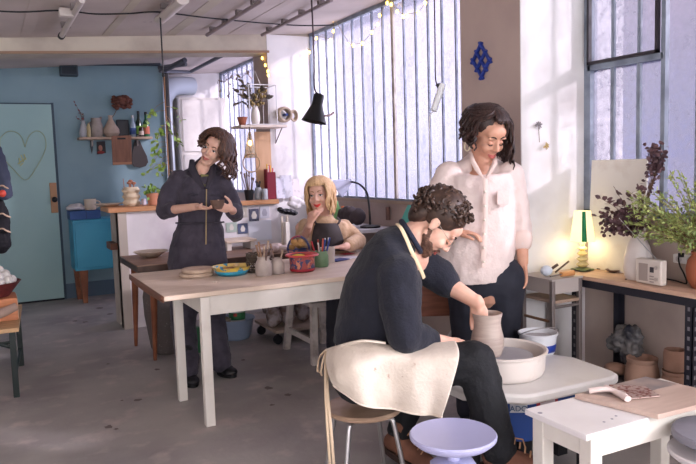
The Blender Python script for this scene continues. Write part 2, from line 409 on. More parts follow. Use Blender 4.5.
# the rest of the room behind the viewer
struct(MB().box(WX, WX + 0.3, -3.7, 0.6, 2.5, 2.9).build('wall_lintel_rear', M_WHITE, smooth=False))
struct(MB().box(WX, WX + 0.3, 0.2, 0.6, 1.10, 2.5).build('wall_pier', M_WHITE, smooth=False))
struct(MB().box(-3.4, -3.2, -3.7, 9.0, 0, 2.9).build('wall_left', M_WHITE, smooth=False))
wb = MB().box(-3.2, WX, -3.9, -3.7, 0, 0.9).box(-3.2, WX, -3.9, -3.7, 2.4, 2.9).box(-3.2, -2.0, -3.9, -3.7, 0.9, 2.4).box(2.2, WX, -3.9, -3.7, 0.9, 2.4)
struct(wb.build('wall_front', M_WHITE, smooth=False))

# corridor end: white cupboard front and curved duct
cw = thing('cupboard', (2.68, 9.6, 0), 'tall white cupboard at the end of the corridor beyond the blue wall', 'cupboard')
MB().box(2.36, 2.995, 9.25, 9.61, 0.002, 2.37).build('body', M_WPAINT, cw, smooth=False)
MB().box(2.39, 2.67, 9.225, 9.25, 0.3, 1.62).build('door', M_WPAINT, cw, bevel=0.004)
MB().box(2.685, 2.965, 9.225, 9.25, 0.3, 1.62).build('door', M_WPAINT, cw, bevel=0.004)
MB().box(2.39, 2.965, 9.225, 9.25, 1.66, 2.34).build('door', M_WPAINT, cw, bevel=0.004)
dt = MB(); a = V((2.17, 9.35, 0.0))
dt.tube(bez([V((2.17, 9.35, 0.01)), V((2.17, 9.35, 1.2)), V((2.17, 9.35, 2.2)), V((2.22, 9.35, 2.42)), V((2.34, 9.36, 2.52)), V((2.6, 9.45, 2.54))], 6), 0.12, 18)
tag(dt.build('flue_pipe', mat('pale_blue_duct', (196, 206, 218), 0.5), loc=(2.17, 9.35, 0)), 'fat pale pipe bending over into the ceiling beside the white cupboard', 'pipe')
# ================================================================== back of the room
def leafquad(mb, c, d, up, L, W):
    d = d.normalized(); s = d.cross(up)
    if s.length < 1e-4: s = d.cross(V((1, 0, 0.3)))
    s.normalize(); n = s.cross(d)
    p = [c, c + d * L * 0.35 + s * W * 0.5 + n * L * 0.06, c + d * L * 0.75 + s * W * 0.36 + n * L * 0.04, c + d * L - n * L * 0.05,
         c + d * L * 0.75 - s * W * 0.36 + n * L * 0.04, c + d * L * 0.35 - s * W * 0.5 + n * L * 0.06]
    m_ = c + d * L * 0.5
    mb.add(p + [m_], [(0, 1, 6), (1, 2, 6), (2, 3, 6), (3, 4, 6), (4, 5, 6), (5, 0, 6)])
def rv(): return V((rnd.uniform(-1, 1), rnd.uniform(-1, 1), rnd.uniform(-1, 1)))
def sprig(st, lf, path, n, L, W, spread=1.0, r=0.0025, start=0.2):
    pts = bez(path, 5); st.tube(pts, [r * (1 - 0.6 * i / len(pts)) for i in range(len(pts))], 5)
    for k in range(n):
        t = start + (1 - start) * (k + rnd.random()) / n
        i = min(int(t * (len(pts) - 1)), len(pts) - 2)
        c = lerp(pts[i], pts[i + 1], rnd.random())
        d = (pts[i + 1] - pts[i]).normalized() + rv() * spread
        leafquad(lf, c, d, rv() + V((0, 0, 1)), L * rnd.uniform(0.7, 1.25), W * rnd.uniform(0.7, 1.2))

# --- turquoise cabinet on wooden legs with a dark blue box on top
YC = 8.02
a = PY(72, 219, YC); b2 = PY(117, 270, YC)
cx0, cx1, cz0, cz1 = a.x, 1.40, PY(80, 271, YC).z, PY(80, 220, YC).z
cab = thing('cabinet', ((cx0 + cx1) / 2, YC + 0.2, 0), 'turquoise cabinet on brown wooden legs against the blue wall', 'cabinet')
M_TURQ = mat('turquoise_paint', (62, 154, 184), 0.4, col2=(48, 136, 168), scale=2, lo=0.4, hi=0.75)
MB().box(cx0, cx1, YC, YC + 0.40, cz0, cz1).build('body', M_TURQ, cab, bevel=0.006)
MB().box(cx0 + 0.02, cx1 - 0.02, YC - 0.012, YC, cz0 + 0.03, cz1 - 0.03).build('door', M_TURQ, cab, bevel=0.004)
for lx, ly in ((cx0 + 0.085, YC + 0.05), (cx0 + 0.06, YC + 0.34), (cx1 - 0.08, YC + 0.05), (cx1 - 0.08, YC + 0.34)):
    MB().loft([[V((lx + i * w, ly + j * w, z)) for i, j in ((-1, -1), (1, -1), (1, 1), (-1, 1))] for z, w in ((0.001, 0.024), (cz0, 0.044))]).build('leg', mat('reddish_wood_leg', (142, 88, 58), 0.5, col2=(120, 70, 46), scale=8), cab, smooth=False)
bx0, bx1 = PY(70, 215, YC).x, PY(101, 215, YC).x
bxo = thing('storage_box', ((bx0 + bx1) / 2, YC + 0.15, cz1 + 0.001), 'dark blue flat box on the left end of the turquoise cabinet', 'box')
MB().box(bx0, bx1, YC + 0.02, YC + 0.30, cz1 + 0.002, cz1 + 0.095).build('body', mat('navy_box', (34, 74, 132), 0.5), bxo, bevel=0.004)
MB().box((bx0 + bx1) / 2 + 0.006, (bx0 + bx1) / 2 + 0.012, YC + 0.017, YC + 0.021, cz1 + 0.01, cz1 + 0.09).build('seam', mat('navy_seam', (20, 46, 96), 0.6), bxo)
ztop = cz1 + 0.097
p = PY(76.5, 209, YC + 0.12)
cl = MB()
for k in range(9): cl.ell((p.x + rnd.uniform(-0.06, 0.06), YC + 0.14 + rnd.uniform(-0.05, 0.05), ztop + 0.03 + rnd.uniform(0, 0.03)), (rnd.uniform(0.04, 0.06), 0.05, 0.022))
for k in range(5): cl.ell((p.x + rnd.uniform(-0.06, 0.06), YC + 0.14, ztop + 0.022), (0.055, 0.06, 0.02))
tag(cl.build('folded_rag', mat('white_rag', (214, 208, 208), 0.9), loc=(p.x, YC + 0.14, ztop), voxel=0.008, sm=3), 'crumpled white rag on the dark blue box beside the mug', 'rag')
p = PY(90.5, 205, YC + 0.12)
mug = thing('mug', (p.x, YC + 0.14, ztop), 'pale stoneware mug with a handle on the dark blue box', 'mug')
MB().lathe([(0.001, 0), (0.058, 0), (0.062, 0.02), (0.064, 0.118), (0.058, 0.118), (0.055, 0.012), (0.001, 0.01)], (p.x, YC + 0.14, ztop + 0.001)).build('body', M_CERAM, mug)
MB().tube([V((p.x + 0.06 + 0.045 * math.sin(t), YC + 0.14, ztop + 0.062 + 0.036 * math.cos(t))) for t in [PI * i / 8 for i in range(9)]], 0.009, 8).build('handle', M_CERAM, mug)

# --- counter partition with wooden top
CY0 = 6.45
cnt = thing('counter', (1.85, CY0 + 0.15, 0), 'white half-height counter partition with a wooden top in front of the blue wall', 'counter')
MB().box(1.045, P2X - 0.005, CY0 + 0.02, CY0 + 0.12, 0.001, 1.06).build('panel', mat('counter_white', (228, 222, 224), 0.7, col2=(210, 200, 206), scale=4, lo=0.5, hi=0.75), cnt, smooth=False)
MB().box(1.045, 1.12, CY0, CY0 + 0.42, 0.001, 1.06).build('end_post', mat('end_post_grey', (190, 178, 166), 0.7), cnt, bevel=0.003)
MB().box(0.965, P2X - 0.005, CY0 - 0.03, CY0 + 0.145, 1.062, 1.105).build('countertop', mat('counter_wood', (206, 152, 108), 0.5, col2=(182, 126, 86), scale=4, stretch=(1, 9, 9), lo=0.35, hi=0.7), cnt, bevel=0.004)
MB().box(0.965, 1.50, CY0 + 0.147, CY0 + 0.44, 1.062, 1.105).build('countertop', MATS['counter_wood'], cnt, bevel=0.004)
MB().box(0.985, 1.044, CY0 + 0.1, CY0 + 0.34, 0.72, 0.78).build('bracket', M_BROWN, cnt, smooth=False)
ZC = 1.107
# ribbed jar on counter end with small clay mushrooms
p = PY(131.5, 200, CY0 + 0.2)
jar = thing('ribbed_jar', (p.x, CY0 + 0.2, ZC), 'bulging ribbed cream jar on the corner of the wooden counter', 'jar')
prof = [(0.001, 0), (0.066, 0)]
for k in range(25):
    z = 0.168 * k / 24; prof.append((0.074 + 0.008 * math.sin(z / 0.168 * 3 * 2 * PI - 1.2), z + 0.002))
prof += [(0.062, 0.166), (0.06, 0.02), (0.001, 0.015)]
MB().lathe(prof, (p.x, CY0 + 0.2, ZC + 0.001)).build('body', mat('cream_ceramic', (218, 200, 172), 0.5), jar)
mu = MB()
for dx, h in ((0.0, 0.225), (0.028, 0.205), (-0.012, 0.21)):
    mu.tube([(p.x + dx, CY0 + 0.2, ZC + 0.1), (p.x + dx, CY0 + 0.2, ZC + h)], 0.006, 6).ell((p.x + dx, CY0 + 0.2, ZC + h), (0.022, 0.022, 0.014))
mu.tube([(p.x - 0.055, CY0 + 0.2, ZC + 0.1), (p.x - 0.062, CY0 + 0.2, ZC + 0.25)], 0.003, 5)
mu.build('clay_mushroom', mat('reddish_clay', (168, 112, 88), 0.7), jar)
p = PY(113, 207.6, CY0 + 0.24)
tag(MB().lathe([(0.001, 0), (0.07, 0), (0.125, 0.022), (0.127, 0.026), (0.07, 0.009), (0.001, 0.008)], (p.x - 0.03, CY0 + 0.29, ZC + 0.001)).build('plate', M_CERAM, loc=(p.x - 0.03, CY0 + 0.29, ZC)), 'shallow pale plate on the counter end behind the ribbed jar', 'plate')
p = PY(144, 205, CY0 + 0.1)
sp = MB().obox((p.x, CY0 + 0.1, ZC + 0.033), (0.03, 0.045, 0.06), rz=0.4)
tag(sp.build('sponge', mat('lilac_sponge', (206, 196, 208), 0.9), loc=(p.x, CY0 + 0.1, ZC), bevel=0.008), 'small pale lilac sponge standing beside the ribbed jar', 'sponge')
p = PY(153, 203, CY0 + 0.12)
pp = thing('potted_plant', (p.x, CY0 + 0.12, ZC), 'small leafy plant in a terracotta pot on the counter', 'plant')
MB().lathe([(0.001, 0), (0.042, 0), (0.056, 0.09), (0.062, 0.09), (0.062, 0.108), (0.052, 0.108), (0.048, 0.07), (0.001, 0.07)], (p.x, CY0 + 0.12, ZC + 0.001), 20).build('pot', mat('terracotta_pink', (196, 134, 104), 0.7), pp)
st, lf = MB(), MB()
for tx, ty in ((146, 188), (148, 192), (152, 186), (158, 189), (162, 192), (145.5, 194), (149, 197)):
    t = PY(tx, ty, CY0 + rnd.uniform(0.05, 0.2)); o = V((p.x, CY0 + 0.12, ZC + 0.07))
    sprig(st, lf, [o, lerp(o, t, 0.5) + V((0, 0, 0.03)), t], 6, 0.045, 0.034, 1.0)
st.build('stem', M_STEM, pp); lf.build('foliage', M_GREEN, pp, smooth=False)
# tall climbing plant on a cane
p = PY(170, 205, CY0 + 0.24)
cp = thing('climbing_plant', (p.x, CY0 + 0.22, ZC), 'tall thin climbing plant with light green leaves on a cane behind the standing woman', 'plant')
MB().lathe([(0.001, 0), (0.05, 0), (0.065, 0.11), (0.057, 0.11), (0.05, 0.08), (0.001, 0.08)], (p.x, CY0 + 0.22, ZC + 0.001), 20).build('pot', M_TERRA, cp)
st, lf = MB(), MB(); o = V((p.x, CY0 + 0.22, ZC + 0.075))
top = PY(164, 75, CY0 + 0.22)
st.tube([o, PY(167.5, 150, CY0 + 0.22), top], 0.007, 6)
for k in range(16):
    t = 0.22 + 0.6 * k / 16; c = lerp(o, top, t)
    tx = PY(rnd.choice((rnd.uniform(140, 162), rnd.uniform(150, 184))), lerp(196, 100, t) + rnd.uniform(-8, 14), CY0 + 0.22 + rnd.uniform(-0.08, 0.1))
    sprig(st, lf, [c, lerp(c, tx, 0.5) + V((0, 0, 0.05)), tx], 5, 0.05, 0.045, 1.1, 0.002, 0.45)
st.build('cane', mat('cane', (150, 110, 80), 0.6), cp); lf.build('foliage', mat('leaf_light', (150, 178, 92), 0.5, col2=(128, 164, 72), scale=20), cp, smooth=False)

# counter top goods near the pillar
def brushes(mb, c, z, n, L, r, spread, seed):
    q = random.Random(seed)
    for k in range(n):
        a = q.uniform(0, 2 * PI); b0 = V((c[0] + math.cos(a) * r * 0.4, c[1] + math.sin(a) * r * 0.4, z))
        e = V((c[0] + math.cos(a) * (r + spread * q.random()), c[1] + math.sin(a) * (r + spread * q.random()), z + L * q.uniform(0.75, 1.1)))
        mb.tube([b0, e], 0.0045, 6)
        mb.ell(e, (0.009, 0.009, 0.016))
p = PY(249, 192, CY0 + 0.06)
pot = thing('brush_pot', (p.x, CY0 + 0.06, ZC), 'black pot full of brushes at the left on the counter near the pillar', 'pot')
MB().lathe([(0.001, 0), (0.036, 0), (0.05, 0.1), (0.045, 0.1), (0.03, 0.012), (0.001, 0.01)], (p.x, CY0 + 0.06, ZC + 0.001), 20).build('body', M_BLACKP, pot)
bb = MB(); brushes(bb, (p.x, CY0 + 0.06), ZC + 0.02, 10, 0.23, 0.03, 0.06, 3); bb.build('brush', mat('brush_wood', (120, 98, 84), 0.6), pot)
for i, (px, rr, hh, lab) in enumerate(((259.5, 0.036, 0.12, 'glass jar of dark tools beside the black brush pot on the counter'), (264.5, 0.03, 0.105, 'pale glass jar just left of the red pencil box'))):
    p = PY(px, 195, CY0 + 0.05 - 0.03 * i)
    yy = CY0 + 0.08 - 0.07 * i
    j = thing('glass_jar', (p.x, yy, ZC), lab, 'jar')
    MB().lathe([(0.001, 0), (rr, 0), (rr, hh * 0.85), (rr * 0.8, hh), (rr * 0.74, hh), (rr * 0.9, hh * 0.8), (rr * 0.9, 0.006), (0.001, 0.005)], (p.x, yy, ZC + 0.001), 20).build('body', glass('jar_glass', (225, 228, 232), 0.05, 0.45), j)
    q = MB()
    if i == 0: brushes(q, (p.x, yy), ZC + 0.01, 6, 0.15, 0.016, 0.02, 8)
    else: q.lathe([(0.001, 0), (rr * 0.85, 0), (rr * 0.85, hh * 0.7), (0.001, hh * 0.7)], (p.x, yy, ZC + 0.008), 16)
    q.build('contents', mat('dark_tools', (74, 70, 74), 0.6) if i == 0 else M_WPAINT, j)
p = PY(271.5, 180, CY0 + 0.02)
rb = thing('pencil_box', (p.x, CY0 + 0.06, ZC), 'tall dark red box of coloured pencils on the counter by the tan panel', 'box')
q = MB(); w = 0.042; h = PY(272, 169, CY0 + 0.02).z - ZC
for s_ in ((-1, 0), (1, 0)): q.box(p.x + s_[0] * w - 0.004, p.x + s_[0] * w + 0.004, CY0 + 0.02, CY0 + 0.1, ZC + 0.001, ZC + h * (1 if s_[0] < 0 else 0.88))
q.box(p.x - w, p.x + w, CY0 + 0.02, CY0 + 0.026, ZC + 0.001, ZC + h * 0.9).box(p.x - w, p.x + w, CY0 + 0.094, CY0 + 0.1, ZC + 0.001, ZC + h)
q.build('body', mat('dark_red_card', (132, 26, 50), 0.5), rb, smooth=False)
for k, c_ in enumerate(((240, 190, 60), (230, 226, 220), (220, 90, 110), (240, 190, 60), (232, 200, 190), (214, 70, 70))):
    xx = p.x - 0.03 + 0.012 * k; hh = h + (0.05, 0.03, 0.04, 0.035, 0.0, 0.01)[k]
    MB().cyl((xx, CY0 + 0.06, ZC + 0.01), (xx + 0.003, CY0 + 0.06, ZC + hh), 0.006, n=8).build('pencil', mat('pencil_%d' % (k if k != 3 else 0), c_, 0.5), rb)
# leaning cards
for i, (x0, x1, y0, y1, lab, cc) in enumerate(((276, 284, 178, 197, 'pale small card leaning on the counter right of the red pencil box', (214, 216, 228)),
                                           (281, 291.5, 175, 198, 'larger grey drawing card leaning on the counter in front of the white pillar', (206, 206, 214)),
                                           (292, 299, 179, 196, 'small pinkish card leaning at the right end of the counter', (222, 214, 216)))):
    a = PY(x0, y1, CY0 + 0.09 + 0.012 * i); b_ = PY(x1, y0, CY0 + 0.09 + 0.012 * i)
    q = MB().slab([V((a.x, CY0 + 0.06 + 0.012 * i, ZC + 0.001)), V((b_.x, CY0 + 0.06 + 0.012 * i, ZC + 0.001)), V((b_.x, CY0 + 0.105 + 0.01 * i, b_.z)), V((a.x, CY0 + 0.105 + 0.01 * i, b_.z))], (0, 0.004, 0))
    tag(q.build('picture_card', mat('card_%d' % i, cc, 0.8, col2=tuple(int(v * 0.8) for v in cc), scale=14, lo=0.5, hi=0.62), loc=((a.x + b_.x) / 2, CY0 + 0.07, ZC), smooth=False), lab, 'card')
# tan panel leaning at the pillar, small shelf above with wire crate
a = PY(257, 190, CY0 + 0.125); b_ = PY(277, 128, CY0 + 0.125)
tag(MB().box(a.x, P2X - 0.008 + 0.0, CY0 + 0.125, CY0 + 0.143, ZC + 0.001, b_.z - 0.035).build('plywood_panel', mat('tan_plywood', (206, 166, 130), 0.6, col2=(190, 148, 112), scale=3, stretch=(6, 1, 1)), loc=(a.x, CY0 + 0.13, ZC), bevel=0.002), 'tall tan plywood panel standing on the counter under the crate shelf', 'panel')
sa = PY(234, 128, 6.5); sb = PY(278, 125, 6.5)
shelf_z = 1.80
sh = thing('pillar_shelf', (sb.x, 6.5, shelf_z), 'thin pale shelf board held at the pillar with a wire crate on it', 'shelf')
MB().box(sa.x, sb.x + 0.02, 6.30, 6.59, shelf_z, shelf_z + 0.022).build('board', mat('whitish_board', (214, 200, 188), 0.6), sh, bevel=0.003)
MB().tube([(sb.x, 6.58, shelf_z), (sb.x, 6.58, shelf_z - 0.14), (sb.x, 6.4, shelf_z)], 0.006, 6).build('bracket', M_GREYMETAL, sh)
zs = shelf_z + 0.024
x0, x1 = PY(246, 120, 6.45).x, PY(273, 120, 6.45).x
wc = thing('wire_crate', ((x0 + x1) / 2, 6.45, zs), 'white wire crate standing on the pillar shelf around the plants', 'crate')
q = MB(); zt_ = PY(260, 86, 6.45).z
for xx in (x0, x1):
    for yy in (6.34, 6.56): q.tube([(xx, yy, zs + 0.004), (xx, yy, zt_)], 0.005, 6)
for zz in (zs + 0.006, zt_):
    q.tube([(x0, 6.34, zz), (x1, 6.34, zz), (x1, 6.56, zz), (x0, 6.56, zz), (x0, 6.34, zz)], 0.005, 6)
for k in range(1, 5):
    xx = lerp(x0, x1, k / 5); q.tube([(xx, 6.56, zs + 0.006), (xx, 6.56, zt_)], 0.003, 5)
q.build('wire', mat('white_wire', (216, 214, 214), 0.5), wc)
MB().tube([(lerp(x0, x1, 0.2), 6.45, zt_), (lerp(x0, x1, 0.4), 6.45, zt_ + 0.14), (lerp(x0, x1, 0.6), 6.45, zt_)], 0.004, 6).build('handle', mat('white_wire', (216, 214, 214)), wc)
p = PY(255.5, 118, 6.45)
wv = thing('vase', (p.x, 6.45, zs), 'slim white vase of dark leaves and dried flowers inside the wire crate', 'vase')
MB().lathe([(0.001, 0), (0.032, 0), (0.044, 0.05), (0.04, 0.12), (0.026, 0.165), (0.032, 0.18), (0.026, 0.178), (0.02, 0.16), (0.001, 0.1)], (p.x, 6.45, zs + 0.008), 20).build('body', M_WPAINT, wv)
st, lf, fl = MB(), MB(), MB(); o = V((p.x, 6.45, zs + 0.12))
for tx, ty in ((243, 84), (238, 92), (236, 103), (248, 86), (262, 90), (240, 78), (266, 98), (245, 96)):
    t = PY(tx, ty, 6.45 + rnd.uniform(-0.08, 0.08)); sprig(st, lf, [o, lerp(o, t, 0.5) + V((0, 0, 0.04)), t], 9, 0.07, 0.035, 0.9)
for k in range(26):
    t = PY(rnd.uniform(248, 268), rnd.uniform(90, 106), 6.45 + rnd.uniform(-0.07, 0.07)); fl.ell(t, 0.014 * rnd.uniform(0.7, 1.3), nu=7, nv=5)
    if k % 3 == 0: st.tube([o, t], 0.002, 5)
st.build('stem', M_STEM, wv); lf.build('foliage', mat('leaf_brown_dark', (78, 70, 62), 0.6, col2=(104, 92, 70), scale=12), wv, smooth=False); tag(fl.build('dried_blossom', mat('dried_yellow', (150, 130, 84), 0.8), wv), kind='stuff')
p = PY(241.5, 120, 6.4)
tag(MB().lathe([(0.001, 0), (0.03, 0), (0.05, 0.075), (0.044, 0.075), (0.028, 0.01), (0.001, 0.008)], (p.x, 6.38, zs + 0.001), 20).build('terracotta_pot', M_TERRA, loc=(p.x, 6.38, zs)), 'little reddish terracotta pot on the left end of the pillar shelf', 'pot')
# rope coil hung on the white pillar face
p = PY(284, 115, 6.57)
q = MB()
for k in range(5):
    rr = 0.062 + 0.004 * (k % 2); pts = [V((p.x - 0.02 + rr * math.cos(t), 6.565 - 0.02 * k + 0.004 * math.sin(3 * t), p.z + rr * math.sin(t))) for t in [2 * PI * i / 24 for i in range(25)]]
    q.tube(pts, 0.0125, 7)
rc = tag(q.build('rope_coil', mat('pale_hose', (172, 154, 134), 0.6), loc=p), 'coil of pale hose hung on the white pillar face beside the crate shelf', 'coil')
MB().cyl((p.x + 0.004, 6.59, p.z), (p.x + 0.004, 6.50, p.z), 0.014, n=12).build('reel_core', mat('blue_core', (60, 84, 150), 0.5), rc)
q = MB()
for k in range(3):
    rr = 0.034 + 0.01 * k; q.tube([V((p.x + 0.085 + rr * 0.7 * math.cos(t), 6.54 - 0.014 * k, p.z - 0.01 + rr * math.sin(t))) for t in [2 * PI * i / 20 for i in range(21)]], 0.008, 7)
q.build('loose_end', MATS['pale_hose'], rc)
# glowing pendant with cone shade and a hoop
p = PY(250, 143, 6.3)
pd = thing('pendant_lamp', (p.x, 6.3, p.z), 'small bare glowing bulb in a clear cone shade under the crate shelf', 'lamp')
MB().ell(p, (0.017, 0.017, 0.026)).build('bulb', emit('warm_bulb', (255, 214, 140), 14.0), pd)
MB().lathe([(0.012, 0.1), (0.05, -0.08), (0.066, -0.14)], p, 20, caps=False).build('shade', glass('clear_shade', (236, 228, 214), 0.05, 0.12), pd, solid=0.002)
MB().tube([p + V((0, 0, 0.024)), p + V((0, 0, 0.11)), V((p.x, 6.3, shelf_z))], 0.005, 6).build('cord', M_BLACKP, pd)
p = PY(251.5, 163, 6.32)
hp_ = MB().tube([p + V((0.085 * math.cos(t), 0, 0.085 * math.sin(t))) for t in [2 * PI * i / 28 for i in range(29)]], 0.006, 7).tube([p + V((0, 0, 0.085)), V((p.x, 6.32, shelf_z))], 0.002, 5)
tag(hp_.build('hanging_hoop', mat('hoop_wood', (186, 156, 122), 0.6), loc=p), 'thin round wooden hoop hanging below the glowing bulb', 'hoop')
# cards and papers pinned to the counter front
pins = ((237.5, 247, 207, 218, 'photo of a pale jar pinned in the upper row nearest the standing woman', (196, 188, 176)), (249.5, 258.5, 208.5, 221.5, 'photo with a dark border pinned in the middle of the upper row', (92, 92, 112)),
        (260, 269, 206, 218.5, 'grey photo of a vase pinned at the right of the upper row', (188, 188, 198)), (238, 247.5, 223, 234, 'dark photo of a white bowl pinned in the lower row', (84, 92, 120)),
        (226.5, 236.5, 222, 232.5, 'pale greenish photo pinned in the lower row by her sleeve', (176, 190, 178)), (249, 271, 219.5, 241, 'large blank white sheet pinned on the counter front', (228, 230, 240)), (234, 243.5, 237.5, 243, 'small blue-green photo on the counter front behind the low riser', (120, 152, 160)))
for i, (x0, x1, y0, y1, lab, cc) in enumerate(pins):
    a = PY(x0, y1, CY0 + 0.015); b_ = PY(x1, y0, CY0 + 0.015)
    o = thing('pinned_photo', ((a.x + b_.x) / 2, CY0 + 0.015, a.z), lab, 'photo', 'prints pinned to the counter front')
    MB().box(a.x, b_.x, CY0 + 0.013, CY0 + 0.017, a.z, b_.z).build('sheet', mat('print_%d' % i, cc, 0.6), o, smooth=False)
    if i < 5:
        cx_, cz_ = (a.x + b_.x) / 2, (a.z + b_.z) / 2; hh = (b_.z - a.z)
        pr = [(0.001, -hh * 0.3), (hh * 0.16, -hh * 0.3), (hh * 0.24, -hh * 0.05), (hh * 0.14, hh * 0.18), (hh * 0.1, hh * 0.3), (0.001, hh * 0.3)]
        poly = [V((cx_ + r_, CY0 + 0.0118, cz_ + z_)) for r_, z_ in pr] + [V((cx_ - r_, CY0 + 0.0118, cz_ + z_)) for r_, z_ in reversed(pr)]
        MB().slab(poly, (0, 0.001, 0)).build('picture', mat('print_pot', (222, 216, 206), 0.6) if i != 2 else mat('print_pot_grey', (150, 150, 162), 0.6), o, smooth=False)
# white cloth and black bag at the right end of the counter
q = MB(); pz = [(293, 199), (298, 201), (297, 206), (302, 203), (292, 204)]
for x, y in pz: q.ell(PY(x, y, 6.40), (0.045, 0.03, 0.034))
tag(q.build('draped_cloth', mat('white_cotton', (226, 222, 224), 0.9), loc=PY(296, 206, 6.40), voxel=0.008, sm=3, disp=0.02, dsize=0.05), 'white cloth hanging over the right end of the counter beside the blonde woman', 'cloth')
q = MB()
for x, y, r_ in ((282, 211, 0.035), (286, 211.5, 0.042), (290, 212, 0.04), (294, 213, 0.036)): q.ell(PY(x, y, 6.28), (r_, 0.05, r_ * 0.75))
q.ell(PY(280, 209.5, 6.25), (0.03, 0.04, 0.026))
tag(q.build('black_bag', mat('black_vinyl', (28, 28, 34), 0.25), loc=PY(287, 216, 6.28), voxel=0.008, sm=4), 'shiny black bag hooked on the counter front behind the blonde woman', 'bag')

# --- shelf on the blue wall
SY0, SY1 = 8.29, 8.49
a = PY(78, 139, 8.4); b_ = PY(150.5, 137.5, 8.4); SZ = 1.79
ws = thing('wall_shelf', ((a.x + b_.x) / 2, 8.4, SZ), 'narrow wooden shelf board fixed on the blue wall', 'shelf')
MB().box(a.x, b_.x, SY0, SY1 + 0.005, SZ, SZ + 0.026).build('board', mat('shelf_wood', (186, 160, 140), 0.55, col2=(160, 134, 116), scale=5, stretch=(1, 8, 8)), ws, bevel=0.002)
for xx in (a.x + 0.15, b_.x - 0.15): MB().box(xx - 0.01, xx + 0.01, 8.40, 8.497, SZ - 0.07, SZ - 0.001).build('bracket', M_GREYMETAL, ws, smooth=False)
ZS = SZ + 0.027
def on_shelf(px): return PY(px, 137, 8.39).x
def lathe_thing(name, px, prof, mt, label, cat, y=8.39, n=24):
    x = on_shelf(px); t = thing(name, (x, y, ZS), label, cat)
    MB().lathe(prof, (x, y, ZS + 0.001), n).build('body', mt, t); return t, x
t, x = lathe_thing('bud_vase', 84, [(0.001, 0), (0.035, 0), (0.05, 0.05), (0.03, 0.13), (0.018, 0.165), (0.024, 0.185), (0.019, 0.185), (0.012, 0.16), (0.001, 0.1)], mat('grey_glaze', (176, 178, 184), 0.4), 'small grey vase with a thin reddish sprig at the left end of the wall shelf', 'vase')
st, lf = MB(), MB(); o = V((x, 8.39, ZS + 0.16))
for tx, ty in ((75, 103), (79, 110), (82, 113), (77, 118)): tt = PY(tx, ty, 8.39); sprig(st, lf, [o, lerp(o, tt, 0.5) + V((0.01, 0, 0)), tt], 8, 0.028, 0.018, 0.9)
st.build('stem', M_STEM, t); lf.build('dried_sprig', mat('dried_red', (120, 66, 72), 0.7), t, smooth=False)
x = on_shelf(88.6)
tag(MB().lathe([(0.001, 0), (0.02, 0), (0.022, 0.1), (0.01, 0.15), (0.001, 0.15)], (x, 8.34, ZS + 0.001), 16).build('taper_bottle', mat('straw_ceramic', (186, 170, 130), 0.5), loc=(x, 8.34, ZS)), 'thin straw-coloured bottle close beside the small grey vase', 'bottle')
t, x = lathe_thing('pitcher', 97, [(0.001, 0), (0.062, 0), (0.075, 0.06), (0.066, 0.14), (0.05, 0.19), (0.056, 0.215), (0.049, 0.215), (0.042, 0.19), (0.001, 0.1)], mat('grey_stoneware', (158, 148, 142), 0.6, col2=(138, 128, 122), scale=12), 'grey-beige pitcher with a tall spout on the wall shelf', 'pitcher')
MB().rcone((x + 0.03, 8.39, ZS + 0.18), 0.022, (x + 0.056, 8.39, ZS + 0.222), 0.012).build('spout', MATS['grey_stoneware'], t)
MB().tube([V((x - 0.06 - 0.022 * math.sin(u), 8.39, ZS + 0.12 + 0.05 * math.cos(u))) for u in [PI * i / 8 for i in range(9)]], 0.009, 8).build('handle', MATS['grey_stoneware'], t)
t, x = lathe_thing('bottle_vase', 111.5, [(0.001, 0), (0.06, 0), (0.092, 0.045), (0.088, 0.09), (0.05, 0.15), (0.024, 0.2), (0.022, 0.235), (0.027, 0.245), (0.02, 0.245), (0.014, 0.2), (0.001, 0.1)], mat('beige_stoneware', (184, 164, 150), 0.6, col2=(166, 146, 132), scale=12), 'round-bellied beige vase holding one big dried red hydrangea', 'vase')
st, fl = MB(), MB(); tp = PY(119, 104, 8.39)
st.tube(bez([V((x, 8.39, ZS + 0.2)), PY(114.5, 114, 8.39), PY(118, 106, 8.39)], 5), 0.004, 6); st.build('stem', M_STEM, t)
fl.ell(PY(121.5, 101.5, 8.39), (0.085, 0.065, 0.07))
for k in range(110):
    u = rv(); u.normalize(); u = u * rnd.uniform(0.25, 1.0); c = PY(121.5, 101.5, 8.39) + V((u.x * 0.115, u.y * 0.09, u.z * 0.095)) + V((0, 0, -0.0 + 0.03 * u.x * 0)); fl.ell(c, (0.026, 0.026, 0.018), nu=7, nv=5)
fl.build('flower_head', mat('dried_hydrangea', (112, 68, 54), 0.8, col2=(82, 50, 44), scale=22), t)
a = PY(117, 137, 8.46); b_ = PY(128.5, 120, 8.46)
tag(MB().obox(((a.x + b_.x) / 2, 8.455, ZS + (b_.z - ZS) / 2 + 0.003), (b_.x - a.x, 0.018, b_.z - ZS)).build('tray', mat('dark_tray', (48, 50, 56), 0.5), loc=((a.x + b_.x) / 2, 8.455, ZS), bevel=0.015), 'dark square tray leaning on the wall behind the round-bellied vase', 'tray')
M_BOTG = mat('green_glass', (36, 92, 58), 0.12, spec=0.6); M_BOTD = mat('dark_green_glass', (34, 48, 36), 0.12, spec=0.6)
M_BOTC = mat('clear_blue_glass', (150, 166, 184), 0.1, spec=0.6)
